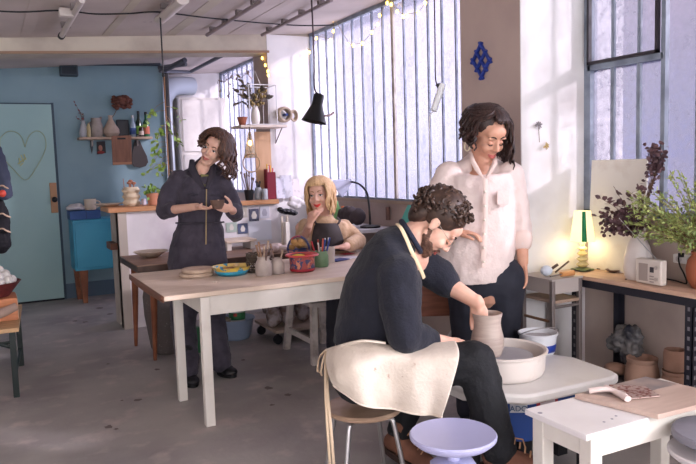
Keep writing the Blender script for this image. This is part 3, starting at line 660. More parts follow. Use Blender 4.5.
for px, h, r_, mt, lab, lc in ((133.8, 0.25, 0.034, M_BOTC, 'clear bottle with a blue label, leftmost bottle on the wall shelf', (60, 84, 140)),
                           (139.8, 0.30, 0.034, M_BOTD, 'tallest dark green bottle with a green label on the wall shelf', (120, 160, 70)),
                           (147.2, 0.29, 0.037, M_BOTG, 'bright green bottle with a red label, at the right end of the wall shelf', (176, 96, 76))):
    x = on_shelf(px); yy = 8.41
    t = thing('bottle', (x, yy, ZS), lab, 'bottle', 'bottles on the wall shelf')
    MB().lathe([(0.001, 0), (r_, 0), (r_, h * 0.55), (r_ * 0.42, h * 0.72), (r_ * 0.38, h * 0.94), (0.001, h * 0.94)], (x, yy, ZS + 0.001), 20).build('glass_body', mt, t)
    MB().cyl((x, yy, ZS + h * 0.88), (x, yy, ZS + h), r_ * 0.44, n=14).build('cap', M_BLACKP if mt is not M_BOTC else M_CHROME, t)
    MB().cyl((x, yy, ZS + h * 0.12), (x, yy, ZS + h * 0.42), r_ + 0.001, n=20).build('paper_label', mat('label_%d' % int(px), lc, 0.7), t)
x = on_shelf(140.5)
t = thing('small_jar', (x, 8.33, ZS), 'small dark jar with a pale label in front of the dark green bottle', 'jar')
MB().lathe([(0.001, 0), (0.028, 0), (0.028, 0.09), (0.02, 0.11), (0.001, 0.11)], (x, 8.33, ZS + 0.001), 18).build('body', mat('brown_glass', (52, 38, 34), 0.2), t)
MB().cyl((x, 8.33, ZS + 0.02), (x, 8.33, ZS + 0.065), 0.029, n=18).build('paper_label', mat('cream_label', (196, 180, 168), 0.7), t)
# hung under the shelf
YH = 8.27
def hung(name, pts, th, mt, label, cat, y=YH, bevel=0.004):
    ps = [PY(px, py, y) for px, py in pts]
    o = MB().slab(ps, (0, th, 0)).build(name, mt, loc=(sum(p_.x for p_ in ps) / len(ps), y, min(p_.z for p_ in ps)), smooth=False, bevel=bevel)
    return tag(o, label, cat)
cb = hung('cutting_board', [(111.5, 136), (131.5, 135.2), (132, 164.2), (112.8, 165.2)], 0.016, mat('board_wood', (142, 96, 74), 0.5, col2=(120, 78, 60), scale=5, stretch=(8, 8, 1), lo=0.35, hi=0.7), 'brown wooden cutting board hanging in front of the wall shelf', 'board')
a = PY(113, 163.8, YH - 0.001); b_ = PY(132, 163, YH - 0.001)
MB().box(a.x - 0.0, b_.x, YH - 0.002, YH + 0.018, a.z - 0.012, a.z + 0.016).build('edge_strip', mat('board_edge', (176, 124, 94), 0.5), cb, smooth=False)
c_ = PY(121.5, 138.6, YH); MB().box(c_.x - 0.045, c_.x + 0.045, YH - 0.0015, YH + 0.001, c_.z - 0.009, c_.z + 0.009).build('hand_hole', M_DARK, cb, bevel=0.003)
pd_ = [(134.5, 141), (140, 140.6), (142.5, 147), (147, 156), (148.3, 162), (146, 166), (140, 167.8), (134, 166.5), (131.8, 162), (132.2, 152)]
hung('baking_peel', pd_, 0.012, mat('dark_board', (64, 56, 56), 0.5), 'dark rounded board hanging right of the cutting board', 'board', y=8.45)
hung('knife', [(90.2, 141), (92.8, 141), (93, 149), (91.9, 154), (90.6, 149)], 0.008, mat('dark_handle', (52, 58, 66), 0.4), 'dark knife hanging under the left part of the wall shelf', 'knife', y=8.47, bevel=0.001)
ph = hung('small_portrait', [(96.5, 141.5), (105, 141), (106, 153), (97, 154.5)], 0.006, mat('portrait_dark', (50, 44, 48), 0.6), 'small dark and red portrait card under the wall shelf left of the cutting board', 'picture', y=8.47, bevel=0.001)
a = PY(100.5, 148, 8.469); MB().ell(a, (0.022, 0.002, 0.034)).build('face_shape', mat('portrait_face', (176, 120, 104), 0.7), ph)
a = PY(101, 152.4, 8.469); MB().ell(a, (0.04, 0.002, 0.018)).build('red_dress', mat('portrait_red', (142, 48, 48), 0.7), ph)

# emergency lamp, conduit on the blue wall near the ceiling
a = PY(60, 76, 8.44); b_ = PY(77.5, 65.5, 8.44)
el = thing('loudspeaker_box', ((a.x + b_.x) / 2, 8.45, a.z), 'small dark box fixed high on the blue wall below the beam', 'box')
MB().box(a.x, b_.x, 8.40, 8.499, a.z, b_.z).build('body', mat('dark_box', (52, 66, 78), 0.5), el, bevel=0.01)
MB().box(a.x + 0.02, b_.x - 0.02, 8.396, 8.40, a.z + 0.02, b_.z - 0.02).build('front_grille', mat('dark_grille', (38, 48, 58), 0.7), el, smooth=False)
q = MB(); 
q.tube(bez([PY(x, y, 8.46) for x, y in ((0, 61.5), (30, 63), (48, 61.5), (70, 63.5), (100, 61.5), (130, 61), (160, 63.5))], 4), 0.016, 7)
q.tube([PY(50, 63.5, 8.44), PY(160, 64.5, 8.44)], 0.02, 7)
tag(q.build('wall_conduit', mat('conduit_dark', (66, 74, 84), 0.6), loc=PY(80, 63, 8.46)), 'dark cable conduit running along the top of the blue wall', 'conduit')
# dark pipe at the end of the blue wall
p = PY(165.5, 100, 8.46)
tag(MB().cyl((2.02, 8.47, 0.001), (2.02, 8.47, ceil_z(2.02) - 0.1), 0.032, n=16).build('drain_pipe', mat('dark_pipe', (60, 58, 60), 0.5), loc=(2.02, 8.47, 0)), 'dark vertical pipe at the right end of the blue wall', 'pipe')
q = MB(); q.tube([PY(185, 60, 7.9), PY(165, 70, 8.3)], 0.03, 8).tube([PY(159, 68, 8.3), PY(186, 64, 8.0)], 0.025, 8).tube([PY(223, 55, 7.4), PY(191, 71.5, 8.9)], 0.022, 8)
q.tube([PY(160, 71, 8.3), PY(190, 72, 8.9)], 0.02, 8)
tag(q.build('ceiling_pipework', mat('dark_pipework', (84, 88, 98), 0.6), loc=PY(180, 66, 8.2)), 'dark pipework under the ceiling beyond the beam', 'pipe')
# vine and cord over the far window
q, lf = MB(), MB()
pth = [PX(x, y, 3.0) for x, y in ((218, 80), (224, 82), (230, 78), (238, 80), (246, 74), (250, 77))]
sprig(q, lf, pth, 16, 0.08, 0.03, 1.2, 0.006, 0.0)
for x in (219, 228, 243): sprig(q, lf, [PX(x, 80, 3.0), PX(x + 1, 87, 3.0), PX(x, 96, 3.0)], 4, 0.06, 0.03, 1.0, 0.004, 0.2)
vn = thing('dried_vine', PX(230, 72, 3.0), 'thin dried vine strung along the top of the far window', 'vine')
q.build('stem', mat('vine_brown', (116, 92, 84), 0.8), vn); lf.build('leaves', mat('vine_leaf', (128, 104, 92), 0.8), vn, smooth=False)
# ================================================================== tables and seats
# --- brown table behind the standing woman
ZB = 0.75
t = thing('side_table', (1.6, 5.4, 0), 'dark brown wooden table with tapered legs in front of the white counter', 'table')
MB().box(0.935, 2.46, 5.075, 5.78, ZB - 0.052, ZB).build('tabletop', mat('brown_tabletop', (150, 118, 100), 0.5, col2=(128, 98, 82), scale=3, stretch=(1, 7, 7), lo=0.35, hi=0.7), t, bevel=0.004)
MB().box(0.933, 2.462, 5.073, 5.782, ZB - 0.05, ZB - 0.006).build('edge_band', M_DKBROWN, t, smooth=False)
for tx, ty, bx, by in ((1.055, 5.13, 1.06, 5.26), (1.03, 5.69, 1.02, 5.79), (2.36, 5.12, 2.37, 5.1), (2.36, 5.68, 2.38, 5.72)):
    MB().cyl((tx, ty, ZB - 0.053), (bx, by, 0.012), 0.031, 0.014, 14).cyl((bx, by, 0.0015), (bx, by, 0.02), 0.013, n=12).build('leg', mat('warm_leg_wood', (136, 82, 56), 0.45, col2=(116, 66, 44), scale=8), t)
p = Pz(151, 256, ZB + 0.01)
tag(MB().lathe([(0.001, 0), (0.05, 0), (0.13, 0.045), (0.134, 0.048), (0.128, 0.046), (0.05, 0.008), (0.001, 0.006)], (p.x, p.y, ZB + 0.001)).build('bowl', M_CERAM, loc=(p.x, p.y, ZB)), 'wide shallow bowl on the dark brown table left of the standing woman', 'bowl')
# low white riser on the brown table
a = Pz(229, 259, ZB); r_ = thing('riser', (1.75, 5.56, ZB), 'low white wooden riser shelf on the brown table by the counter', 'riser')
x0, x1 = PY(222, 240, 5.6).x, PY(252, 240, 5.6).x
zr = PY(240, 238.5, 5.6).z
MB().box(x0, x1, 5.48, 5.72, zr - 0.02, zr).build('top_board', mat('riser_board', (214, 196, 178), 0.6), r_, bevel=0.003)
for xx in (x0 + 0.03, x1 - 0.03): MB().box(xx - 0.018, xx + 0.018, 5.5, 5.7, ZB + 0.001, zr - 0.021).build('leg', M_WPAINT, r_, smooth=False)
# white plaster lumps and post on the brown table, behind the jars
for i, (px, py, r1) in enumerate(((271, 247, 0.05), (277, 244, 0.045), (281, 248, 0.04), (274, 251, 0.036), (286, 246, 0.04), (266, 250, 0.04))):
    p = Pz(px, py + 6, ZB); p.y = max(p.y, 5.15); q = MB(); rnd.seed(i + 40)
    for k in range(5): q.ell((p.x + rnd.uniform(-0.02, 0.02), p.y + rnd.uniform(-0.02, 0.02), ZB + r1 * 0.7), (r1 * rnd.uniform(0.6, 1), r1 * rnd.uniform(0.6, 1), r1 * rnd.uniform(0.5, 0.68)))
    tag(q.build('plaster_lump', mat('plaster_pinkish', (214, 198, 194), 0.8, col2=(188, 164, 160), scale=20), loc=(p.x, p.y, ZB), voxel=0.007, sm=2), 'small pinkish white plaster lump heaped on the brown table behind the brush jars', 'lump', 'plaster lumps on the brown table')
p = Pz(286.5, 257, ZB)
ps = thing('paper_roll', (2.36, 5.3, ZB), 'tall narrow white post standing on the brown table left of the blonde woman', 'post')
pA = PY(286.5, 222, 5.3)
MB().box(pA.x - 0.018, pA.x + 0.018, 5.28, 5.32, ZB + 0.001, pA.z).build('post', mat('post_white', (230, 226, 218), 0.6), ps, bevel=0.003)
MB().box(pA.x - 0.035, pA.x - 0.018, 5.325, 5.34, ZB + 0.001, pA.z + 0.05).box(pA.x + 0.012, pA.x + 0.03, 5.325, 5.34, ZB + 0.001, pA.z + 0.05).build('back_strip', mat('strip_cream', (206, 196, 182), 0.6), ps, smooth=False)

# --- the long white work table
ZT = 0.756
TX0, TX1, TY0, TY1 = 0.81, 2.52, 3.70, 4.68
wt = thing('work_table', (1.7, 4.2, 0), 'long work table with white legs and a pale plywood top', 'table')
MB().box(TX0, TX1, TY0, TY1, ZT - 0.028, ZT).build('tabletop', M_PALETOP, wt, bevel=0.004)
q = MB(); rows = []
for k in range(13):
    y = lerp(TY0 + 0.002, TY1 - 0.002, k / 12); dx = 0.012 * math.sin(PI * k / 12)
    rows.append([V((TX0 - 0.001 - 0.0 * dx, y, ZT - 0.002)), V((TX0 - 0.003, y, ZT - 0.034 - dx))])
q.grid(rows); q.build('edge_strip', mat('edge_brown', (124, 82, 64), 0.5), wt, solid=0.003)
for lx, ly in ((1.03, 3.725), (1.008, 4.235), (2.40, 3.725), (2.40, 4.235)):
    MB().box(lx - 0.026, lx + 0.026, ly - 0.024, ly + 0.024, 0.001, ZT - 0.03).build('leg', M_WPAINT, wt, bevel=0.003)
MB().box(1.057, 2.373, 3.715, 3.737, ZT - 0.135, ZT - 0.03).build('apron', M_WPAINT, wt, bevel=0.002)
MB().box(1.07, 2.373, 4.225, 4.245, ZT - 0.085, ZT - 0.03).build('apron', M_WPAINT, wt, smooth=False)
MB().box(1.008, 1.028, 3.75, 4.21, ZT - 0.12, ZT - 0.03).build('apron', M_WPAINT, wt, smooth=False)
ZT += 0.001
def onT(px, py): p = Pz(px, py, ZT); return V((p.x, p.y, ZT))
# discs
for i, (px, py, lab) in enumerate(((196, 276, 'lower pale clay disc of the stack on the left of the work table'), (195.5, 272.6, 'upper pale clay disc of the stack on the left of the work table'))):
    base = onT(196.5, 275.5); z0 = ZT + 0.0005 + 0.024 * i
    r1 = 0.108 - 0.006 * i
    o = MB().lathe([(0.001, 0), (r1 - 0.004, 0), (r1, 0.004), (r1, 0.018), (r1 - 0.004, 0.022), (0.001, 0.022)], (base.x + 0.012 * i, base.y, z0), 32).build('clay_disc', mat('disc_clay', (206, 182, 160), 0.6, col2=(180, 150, 128), scale=12), loc=(base.x, base.y, z0))
    tag(o, lab, 'disc')
# painted bowl
p = onT(232, 274.5)
bw = thing('painted_bowl', p, 'shallow yellow and turquoise painted bowl on the work table', 'bowl')
M_YB = mat('painted_glaze', (226, 192, 88), 0.3, col2=(64, 150, 184), scale=26, lo=0.52, hi=0.56)
MB().lathe([(0.001, 0), (0.085, 0), (0.108, 0.03), (0.123, 0.052), (0.125, 0.055), (0.119, 0.054), (0.104, 0.028), (0.08, 0.01), (0.001, 0.008)], (p.x, p.y, ZT + 0.0005), 36).build('body', M_YB, bw)
MB().lathe([(0.0862, 0.0), (0.1088, 0.029)], (p.x, p.y, ZT + 0.0008), 36, caps=False).build('turquoise_foot', mat('turquoise_glaze', (54, 158, 190), 0.3), bw, solid=0.002)
for i, (dx, dy, L_, rz, cc, lab) in enumerate(((-0.015, 0.0, 0.12, 0.5, (150, 108, 80), 'brown wooden rib lying in the painted bowl'), (0.04, 0.02, 0.12, -0.3, (222, 190, 112), 'yellow sponge lying in the painted bowl'), (0.02, -0.03, 0.07, 0.9, (196, 160, 110), 'small tan tool lying in the painted bowl'))):
    o = MB().obox((p.x + dx, p.y + dy, ZT + 0.043 + 0.008 * i), (L_, 0.045 if i == 1 else 0.025, 0.026 if i == 1 else 0.014), rz=rz).build(('wooden_rib', 'sponge', 'wooden_tool')[i], mat('tool_%d' % i, cc, 0.7), loc=(p.x + dx, p.y + dy, ZT + 0.03), bevel=0.006)
    tag(o, lab, ('tool', 'sponge', 'tool')[i])
q = MB(); p2 = onT(212, 282.5)
for k in range(6): q.obox(p2 + V((rnd.uniform(-0.03, 0.03), rnd.uniform(-0.03, 0.03), 0.003)), (0.014, 0.006, 0.004), rz=rnd.uniform(0, 3))
tag(q.build('clay_crumbs', M_CERAM, loc=p2, smooth=False), 'few clay crumbs on the work table in front of the painted bowl', 'crumbs', kind='stuff')
# woven dark basket
p = onT(254.5, 272)
wb_ = thing('woven_basket', p, 'small dark woven basket on the work table behind the left brush jar', 'basket')
q = MB()
for k in range(12):
    a0 = 2 * PI * k / 12
    q.tube([p + V((0.047 * math.cos(a0 + 0.1 * s_), 0.047 * math.sin(a0 + 0.1 * s_), 0.003 + 0.115 * s_)) for s_ in (0, 0.5, 1)], 0.0035, 5)
for k in range(8):
    z = 0.006 + 0.113 * k / 7; q.tube([p + V((0.048 * math.cos(u), 0.048 * math.sin(u), z + 0.003 * math.sin(6 * u + k * PI))) for u in [2 * PI * i / 36 for i in range(37)]], 0.0042, 5)
q.lathe([(0.001, 0), (0.046, 0), (0.046, 0.004), (0.001, 0.004)], p + V((0, 0, 0.0005)), 20)
q.build('weave', mat('dark_wicker', (84, 72, 60), 0.7), wb_)
# brush jars
def brush_jar(px, py, r1, h, lab, nb, seed, mt):
    p = onT(px, py); t = thing('brush_jar', p, lab, 'jar')
    MB().lathe([(0.001, 0), (r1 * 0.94, 0), (r1, 0.012), (r1, h * 0.62), (r1 * 0.72, h * 0.84), (r1 * 0.68, h * 0.9), (r1 * 0.78, h), (r1 * 0.68, h), (r1 * 0.58, h * 0.86), (r1 * 0.85, h * 0.6), (r1 * 0.85, 0.012), (0.001, 0.01)], p + V((0, 0, 0.0005)), 26).build('body', mt, t)
    qq = random.Random(seed)
    for k in range(nb):
        a = qq.uniform(0, 2 * PI); rr = r1 * 0.35
        e = p + V((math.cos(a) * r1 * qq.uniform(0.6, 1.3), math.sin(a) * r1 * qq.uniform(0.6, 1.3), h + qq.uniform(0.04, 0.1)))
        b0 = p + V((math.cos(a + 0.6) * rr * 0.4, math.sin(a + 0.6) * rr * 0.4, 0.02))
        MB().tube([b0, lerp(b0, e, 0.85), e], [0.005, 0.006, 0.007], 7).build('brush', mat('brush_h%d' % (k % 3), ((150, 116, 92), (186, 160, 138), (112, 92, 88))[k % 3], 0.6), t)
    return t
brush_jar(264, 275.5, 0.052, 0.118, 'grey stoneware jar of brushes nearest the woven basket', 6, 5, mat('jar_grey', (182, 168, 160), 0.6, col2=(160, 146, 140), scale=10))
brush_jar(277.5, 273.5, 0.045, 0.098, 'grey stoneware jar between the other brush jar and the red pot', 3, 9, mat('jar_grey', (182, 168, 160)))
# red painted pot
p = onT(302.5, 271)
rp = thing('painted_pot', p, 'red rimmed pot painted in blue and pink on the work table', 'pot')
MB().lathe([(0.001, 0), (0.068, 0), (0.078, 0.012), (0.082, 0.092), (0.104, 0.1), (0.106, 0.104), (0.1, 0.108), (0.074, 0.1), (0.07, 0.012), (0.001, 0.01)], p + V((0, 0, 0.0005)), 32).build('body', mat('painted_pot', (176, 92, 88), 0.4, col2=(70, 78, 120), scale=24, lo=0.5, hi=0.54, col3=(208, 140, 110), scale3=30, lo3=0.58, hi3=0.62), rp)
MB().lathe([(0.083, 0.094), (0.105, 0.0995), (0.1075, 0.104), (0.101, 0.1095), (0.08, 0.106)], p + V((0, 0, 0.0005)), 32, caps=False).build('rim', mat('rim_red', (212, 88, 88), 0.4), rp, solid=0.002)
MB().lathe([(0.067, 0.001), (0.0775, 0.008), (0.08, 0.02)], p, 32, caps=False).build('foot_band', mat('foot_red', (168, 36, 52), 0.4), rp, solid=0.003)
MB().ell(p + V((-0.025, 0, 0.096)), (0.045, 0.05, 0.014)).build('yellow_sponge', mat('sponge_yellow', (232, 196, 70), 0.9), rp)
MB().ell(p + V((0.05, 0.0, 0.1)), (0.035, 0.04, 0.012)).build('red_lump', mat('lump_red', (186, 62, 56), 0.6), rp)
# basket with arched blue handle behind it
p = onT(299, 262)
hb_ = thing('handled_basket', p, 'round basket with an arched blue and red handle behind the red painted pot', 'basket')
q = MB()
q.lathe([(0.001, 0), (0.06, 0), (0.078, 0.085), (0.08, 0.09), (0.072, 0.088), (0.056, 0.01), (0.001, 0.008)], p + V((0, 0, 0.0005)), 28)
q.build('body', mat('basket_navy', (62, 66, 104), 0.5, col2=(160, 110, 90), scale=30, lo=0.55, hi=0.6), hb_)
MB().tube([p + SIDE * (0.076 * math.cos(u)) + V((0, 0, 0.08 + 0.1 * math.sin(u))) for u in [PI * i / 14 for i in range(15)]], 0.008, 8).build('handle', mat('handle_navy', (56, 60, 108), 0.4, col2=(170, 70, 84), scale=26, lo=0.52, hi=0.56), hb_)
q = MB()
for k in range(9): q.ell(p + V((rnd.uniform(-0.04, 0.03), rnd.uniform(-0.03, 0.03), 0.1 + rnd.uniform(0, 0.05))), (0.026, 0.026, 0.02), nu=8, nv=6)
q.build('ochre_sponge', mat('sponge_ochre', (190, 146, 92), 0.9), hb_)
# green jar of pens
p = onT(321, 266.5)
gj = thing('pen_jar', p, 'green glazed jar full of coloured pens on the work table', 'jar')
MB().lathe([(0.001, 0), (0.048, 0), (0.051, 0.01), (0.051, 0.075), (0.044, 0.092), (0.046, 0.104), (0.04, 0.104), (0.038, 0.09), (0.044, 0.072), (0.044, 0.012), (0.001, 0.01)], p + V((0, 0, 0.0005)), 28).build('body', mat('green_glaze', (124, 158, 122), 0.35, col2=(106, 142, 106), scale=10), gj)
for k, (dx, h, cc, lean) in enumerate(((-0.028, 0.17, (186, 52, 58), -0.03), (-0.01, 0.18, (152, 66, 52), 0.0), (0.008, 0.185, (210, 100, 80), 0.012), (0.018, 0.178, (60, 90, 170), 0.02), (0.03, 0.19, (52, 74, 156), 0.035), (0.0, 0.16, (222, 216, 208), -0.01))):
    b0 = p + SIDE * (dx * 0.6) + V((0, 0.012 * (k % 2), 0.014)); e = p + SIDE * (dx + lean) + V((0, 0.01 * (k % 2), h))
    MB().tube([b0, e], 0.0065, 8).build('pen', mat('pen_%d' % k, cc, 0.4), gj)
p = onT(328, 262.5)
tag(MB().lathe([(0.001, 0), (0.046, 0), (0.052, 0.105), (0.046, 0.105), (0.04, 0.01), (0.001, 0.01)], p, 24).build('white_cup', mat('cup_white', (216, 206, 196), 0.5), loc=p), 'tall off-white cup on the work table behind the green pen jar', 'cup')
# papers
for i, (px, py, sx_, sy_, rz, cc, lab) in enumerate(((340, 258, 0.26, 0.2, 0.15, (226, 222, 226), 'white paper sheet lying on the work table beside the seated man'), (338.5, 260.5, 0.14, 0.09, 0.4, (70, 76, 128), 'small dark blue booklet lying on the white paper sheet'), (347, 255, 0.09, 0.07, 0.2, (206, 76, 84), 'small red framed card on the work table near the seated man'))):
    p = onT(px, py); o = MB().obox(p + V((0, 0, 0.0015 + 0.004 * i)), (sx_, sy_, 0.0025 if i != 1 else 0.006), rz=rz).build(('paper_sheet', 'booklet', 'card')[i], mat('paper_%d' % i, cc, 0.7), loc=p, smooth=False)
    tag(o, lab, ('paper', 'booklet', 'card')[i])

# --- under and behind the work table
p = Pz(240.5, 341, 0)
bs = thing('wash_basin', (p.x, p.y + 0.1, 0), 'pale blue plastic basin on the floor behind the work table', 'basin')
bc = V((p.x, p.y + 0.13, 0.0015))
MB().lathe([(0.001, 0), (0.115, 0), (0.135, 0.03), (0.155, 0.15), (0.172, 0.165), (0.174, 0.172), (0.168, 0.174), (0.148, 0.155), (0.125, 0.03), (0.001, 0.02)], bc, 32).build('body', mat('basin_blue', (156, 172, 198), 0.4), bs)
bk = thing('paint_tub', bc + V((0.03, 0.02, 0.034)), 'white and green paint tub standing in the pale blue basin', 'tub')
MB().lathe([(0.001, 0), (0.062, 0), (0.068, 0.24), (0.062, 0.24), (0.055, 0.01), (0.001, 0.01)], bc + V((0.03, 0.02, 0.034)), 24).build('body', mat('tub_white', (216, 220, 214), 0.4), bk)
MB().lathe([(0.0665, 0.1), (0.0685, 0.16)], bc + V((0.03, 0.02, 0.055)), 24, caps=False).build('green_band', mat('tub_green', (72, 140, 92), 0.5), bk, solid=0.002)
MB().ell(bc + V((0.03, 0.02, 0.2)) + BACK * 0.066, (0.022, 0.008, 0.016)).build('red_mark', mat('tub_red', (196, 80, 70), 0.5), bk)
q = MB()
for k in range(12): q.obox(bc + V((rnd.uniform(-0.1, -0.085), rnd.uniform(-0.06, 0.06), 0.13 + rnd.uniform(0, 0.05))), (0.09, 0.03, 0.02), rz=rnd.uniform(0, 3))
tag(q.build('clay_scraps', mat('scrap_clay', (160, 140, 122), 0.8), loc=bc + V((-0.05, 0, 0.1)), smooth=False), 'clay scraps heaped in the pale blue basin beside the tub', 'scraps', kind='stuff')
p = Pz(283, 339, 0)
tr = thing('low_trolley', (2.2, 5.45, 0), 'low wooden board on castors loaded with clay bags behind the work table', 'trolley')
MB().box(1.985, 2.50, 5.12, 5.62, 0.10, 0.125).build('board', mat('dolly_board', (170, 150, 136), 0.7), tr, bevel=0.003)
for xx, yy in ((2.02, 5.18), (2.45, 5.18), (2.02, 5.56), (2.45, 5.56)):
    MB().cyl((xx, yy - 0.012, 0.04), (xx, yy + 0.012, 0.04), 0.038, n=14).cyl((xx, yy, 0.05), (xx, yy, 0.099), 0.012, n=8).build('castor', M_BLACKP, tr)
M_BAG = mat('clay_bag', (168, 156, 158), 0.25, col2=(120, 100, 92), scale=14, lo=0.42, hi=0.6, bump=0.5, bscale=25)
for i, (x, y, h, w_, lab) in enumerate(((2.02, 5.24, 0.17, 0.07, 'shiny plastic bag of clay at the left end of the low trolley'), (2.14, 5.25, 0.30, 0.075, 'tallest upright bag of clay on the low trolley'), (2.10, 5.45, 0.26, 0.09, 'bag of brown clay at the back of the low trolley'),
                                   (2.30, 5.30, 0.24, 0.07, 'bag of clay in the middle of the low trolley behind the white stool'), (2.41, 5.30, 0.19, 0.06, 'small bag of clay at the right end of the low trolley'), (2.33, 5.50, 0.34, 0.08, 'tall pale bag of clay at the back right of the low trolley'))):
    q = MB(); rnd.seed(60 + i)
    for k in range(7): q.ell((x + rnd.uniform(-0.02, 0.02), y + rnd.uniform(-0.02, 0.02), 0.128 + h * (0.3 + 0.45 * k / 6)), (w_ * rnd.uniform(0.7, 0.95), w_ * rnd.uniform(0.7, 0.95), h * 0.28))
    q.rcone((x, y, 0.128 + h * 0.8), w_ * 0.5, (x + 0.01, y, 0.128 + h * 1.02), w_ * 0.25)
    tag(q.build('clay_bag', M_BAG, loc=(x, y, 0.128), voxel=0.009, sm=1, disp=0.012, dsize=0.04), lab, 'bag', 'clay bags on the low trolley')
# dark speckled bin between the brown legs
p = Pz(163, 357, 0)
q = MB(); c0 = V((1.16, 5.15, 0.0015)); rings = []
bn = thing('grey_bin', (1.19, 5.52, 0), 'dark grey speckled bin on the floor behind the tapered brown legs', 'bin')
MB().lathe([(0.001, 0), (0.10, 0), (0.13, 0.05), (0.165, 0.3), (0.17, 0.45), (0.15, 0.56), (0.13, 0.6), (0.118, 0.6), (0.14, 0.52), (0.15, 0.3), (0.001, 0.1)], (1.205, 5.46, 0.0015), 28).build('body', mat('speckled_dark', (92, 84, 82), 0.7, col2=(160, 152, 150), scale=90, lo=0.66, hi=0.72), bn)
p = Pz(196.5, 352, 0)
gb = MB().lathe([(0.001, 0), (0.045, 0), (0.05, 0.15), (0.03, 0.2), (0.001, 0.2)], (p.x, p.y, 0.0015), 20)
tag(gb.build('green_bottle', mat('green_plastic', (52, 112, 74), 0.4), loc=(p.x, p.y, 0)), 'green plastic bottle on the floor between the standing woman\'s legs', 'bottle')

# --- white stool of the blonde woman
ws_ = thing('wooden_stool', (2.16, 4.62, 0), 'white painted wooden stool under the blonde woman', 'stool')
M_OW = mat('old_white_paint', (206, 196, 190), 0.6, col2=(150, 136, 130), scale=10, lo=0.5, hi=0.75)
SX0, SX1, SYa, SYb, SZs = 2.02, 2.34, 4.50, 4.98, 0.44
MB().box(SX0, SX1, SYa, SYb, SZs - 0.03, SZs).build('seat', M_OW, ws_, bevel=0.004)
for xx, yy, dx, dy in ((SX0 + 0.03, SYa + 0.03, -0.03, -0.05), (SX0 + 0.03, SYb - 0.03, -0.03, 0.05), (SX1 - 0.03, SYa + 0.03, 0.03, -0.05), (SX1 - 0.03, SYb - 0.03, 0.03, 0.05)):
    MB().loft([[V((xx + dx * s_ + i, yy + dy * s_ + j, z)) for i, j in ((-0.022, -0.022), (0.022, -0.022), (0.022, 0.022), (-0.022, 0.022))] for s_, z in ((1, 0.001), (0, SZs - 0.031))]).build('leg', M_OW, ws_, smooth=False)
MB().box(SX0 + 0.0, SX0 + 0.025, SYa + 0.02, SYb - 0.02, 0.14, 0.18).build('stretcher', M_OW, ws_, smooth=False)
MB().box(SX1 - 0.025, SX1, SYa + 0.02, SYb - 0.02, 0.14, 0.18).build('stretcher', M_OW, ws_, smooth=False)

# --- brown crate on a white folding stand
p = P(437, 300, 3.95); zb0 = P(437, 311.5, 3.95).z
cr_ = thing('wooden_crate', (p.x, p.y, zb0), 'reddish brown crate resting on a folding stand behind the potter', 'crate')
dxs = SIDE; dys = _f0
w2 = 0.155; hgt = 0.17
q = MB(); ax = (V(SIDE), V(_f0), V((0, 0, 1)))
q.obox(p + V((0, 0, zb0 + hgt / 2 - p.z)), (0.31, 0.26, hgt), ax=ax); q.build('body', mat('crate_brown', (140, 88, 68), 0.6, col2=(116, 70, 54), scale=5, stretch=(1, 1, 8)), cr_, bevel=0.004)
MB().obox(V((p.x, p.y, zb0 + hgt + 0.006)), (0.32, 0.27, 0.01), ax=ax).build('lid', mat('crate_brown', (140, 88, 68)), cr_, bevel=0.002)
fs = thing('folding_stand', (p.x, p.y, 0), 'pale folding stand with crossed legs under the brown crate', 'stand')
for sgn in (-1, 1):
    o_ = V((p.x, p.y, 0)) + _f0 * (0.10 * sgn)
    for s2 in (-1, 1):
        MB().tube([o_ + SIDE * (0.19 * s2) + V((0, 0, 0.014)), o_ + SIDE * (-0.17 * s2) + V((0, 0, zb0 - 0.028)) + _f0 * 0.02 * s2], 0.011, 8).build('leg', mat('stand_white', (204, 200, 200), 0.5), fs)
for s2 in (-1, 1): MB().tube([V((p.x, p.y, zb0 - 0.015)) + SIDE * (0.165 * s2) - _f0 * 0.12, V((p.x, p.y, zb0 - 0.015)) + SIDE * (0.165 * s2) + _f0 * 0.12], 0.012, 8).build('top_rail', mat('stand_white', (204, 200, 200)), fs)
# teal chair back by the window, desk lamp
a = PX(400, 222, 2.95); 
t0, t1 = PX(407.5, 205, 3.02), PX(416, 205, 3.02); b0_ = PX(399, 224, 2.97)
tb = MB().slab([V((2.86, b0_.y, 0.002)), V((2.97, b0_.y, b0_.z)), t0, t1, V((2.86, t1.y, 0.002))], (0.012, 0, 0.0))
tag(tb.build('teal_board', mat('teal_board', (92, 186, 176), 0.5), loc=(2.87, t0.y, 0.0), bevel=0.002), 'teal board standing on the floor and leaning at the window wall behind the potter\'s head', 'board')
p = PX(335, 243, 2.78)
bt = thing('window_bench', (2.86, 5.3, 0), 'narrow white bench along the window wall behind the blonde woman', 'bench')
MB().box(2.66, 3.035, 4.98, 6.2, 0.86, 0.89).build('top', mat('bench_white', (206, 204, 210), 0.5), bt, bevel=0.003)
for yy in (5.05, 6.1):
    for xx in (2.7, 3.0): MB().box(xx - 0.02, xx + 0.02, yy - 0.02, yy + 0.02, 0.001, 0.859).build('leg', M_OW, bt, smooth=False)
zb_ = 0.891
p0 = PX(370, 220, 2.86); base = V((2.86, p0.y, zb_))
dl = thing('desk_lamp', base, 'desk lamp with a white shade on a black gooseneck behind the blonde woman', 'lamp')
MB().lathe([(0.001, 0), (0.085, 0), (0.085, 0.014), (0.02, 0.026), (0.001, 0.026)], base + V((0, 0, 0.0005)), 24).build('base', M_BLACK, dl)
neck = bez([base + V((0, 0, 0.02)), PX(369, 205, 2.86), PX(366.5, 192, 2.86), PX(359, 184, 2.86), PX(350, 181.5, 2.86)], 6)
MB().tube(neck, 0.009, 8).build('gooseneck', M_BLACK, dl)
hA = PX(350, 181.5, 2.86); dr = (PX(337, 180.5, 2.86) - hA).normalized()
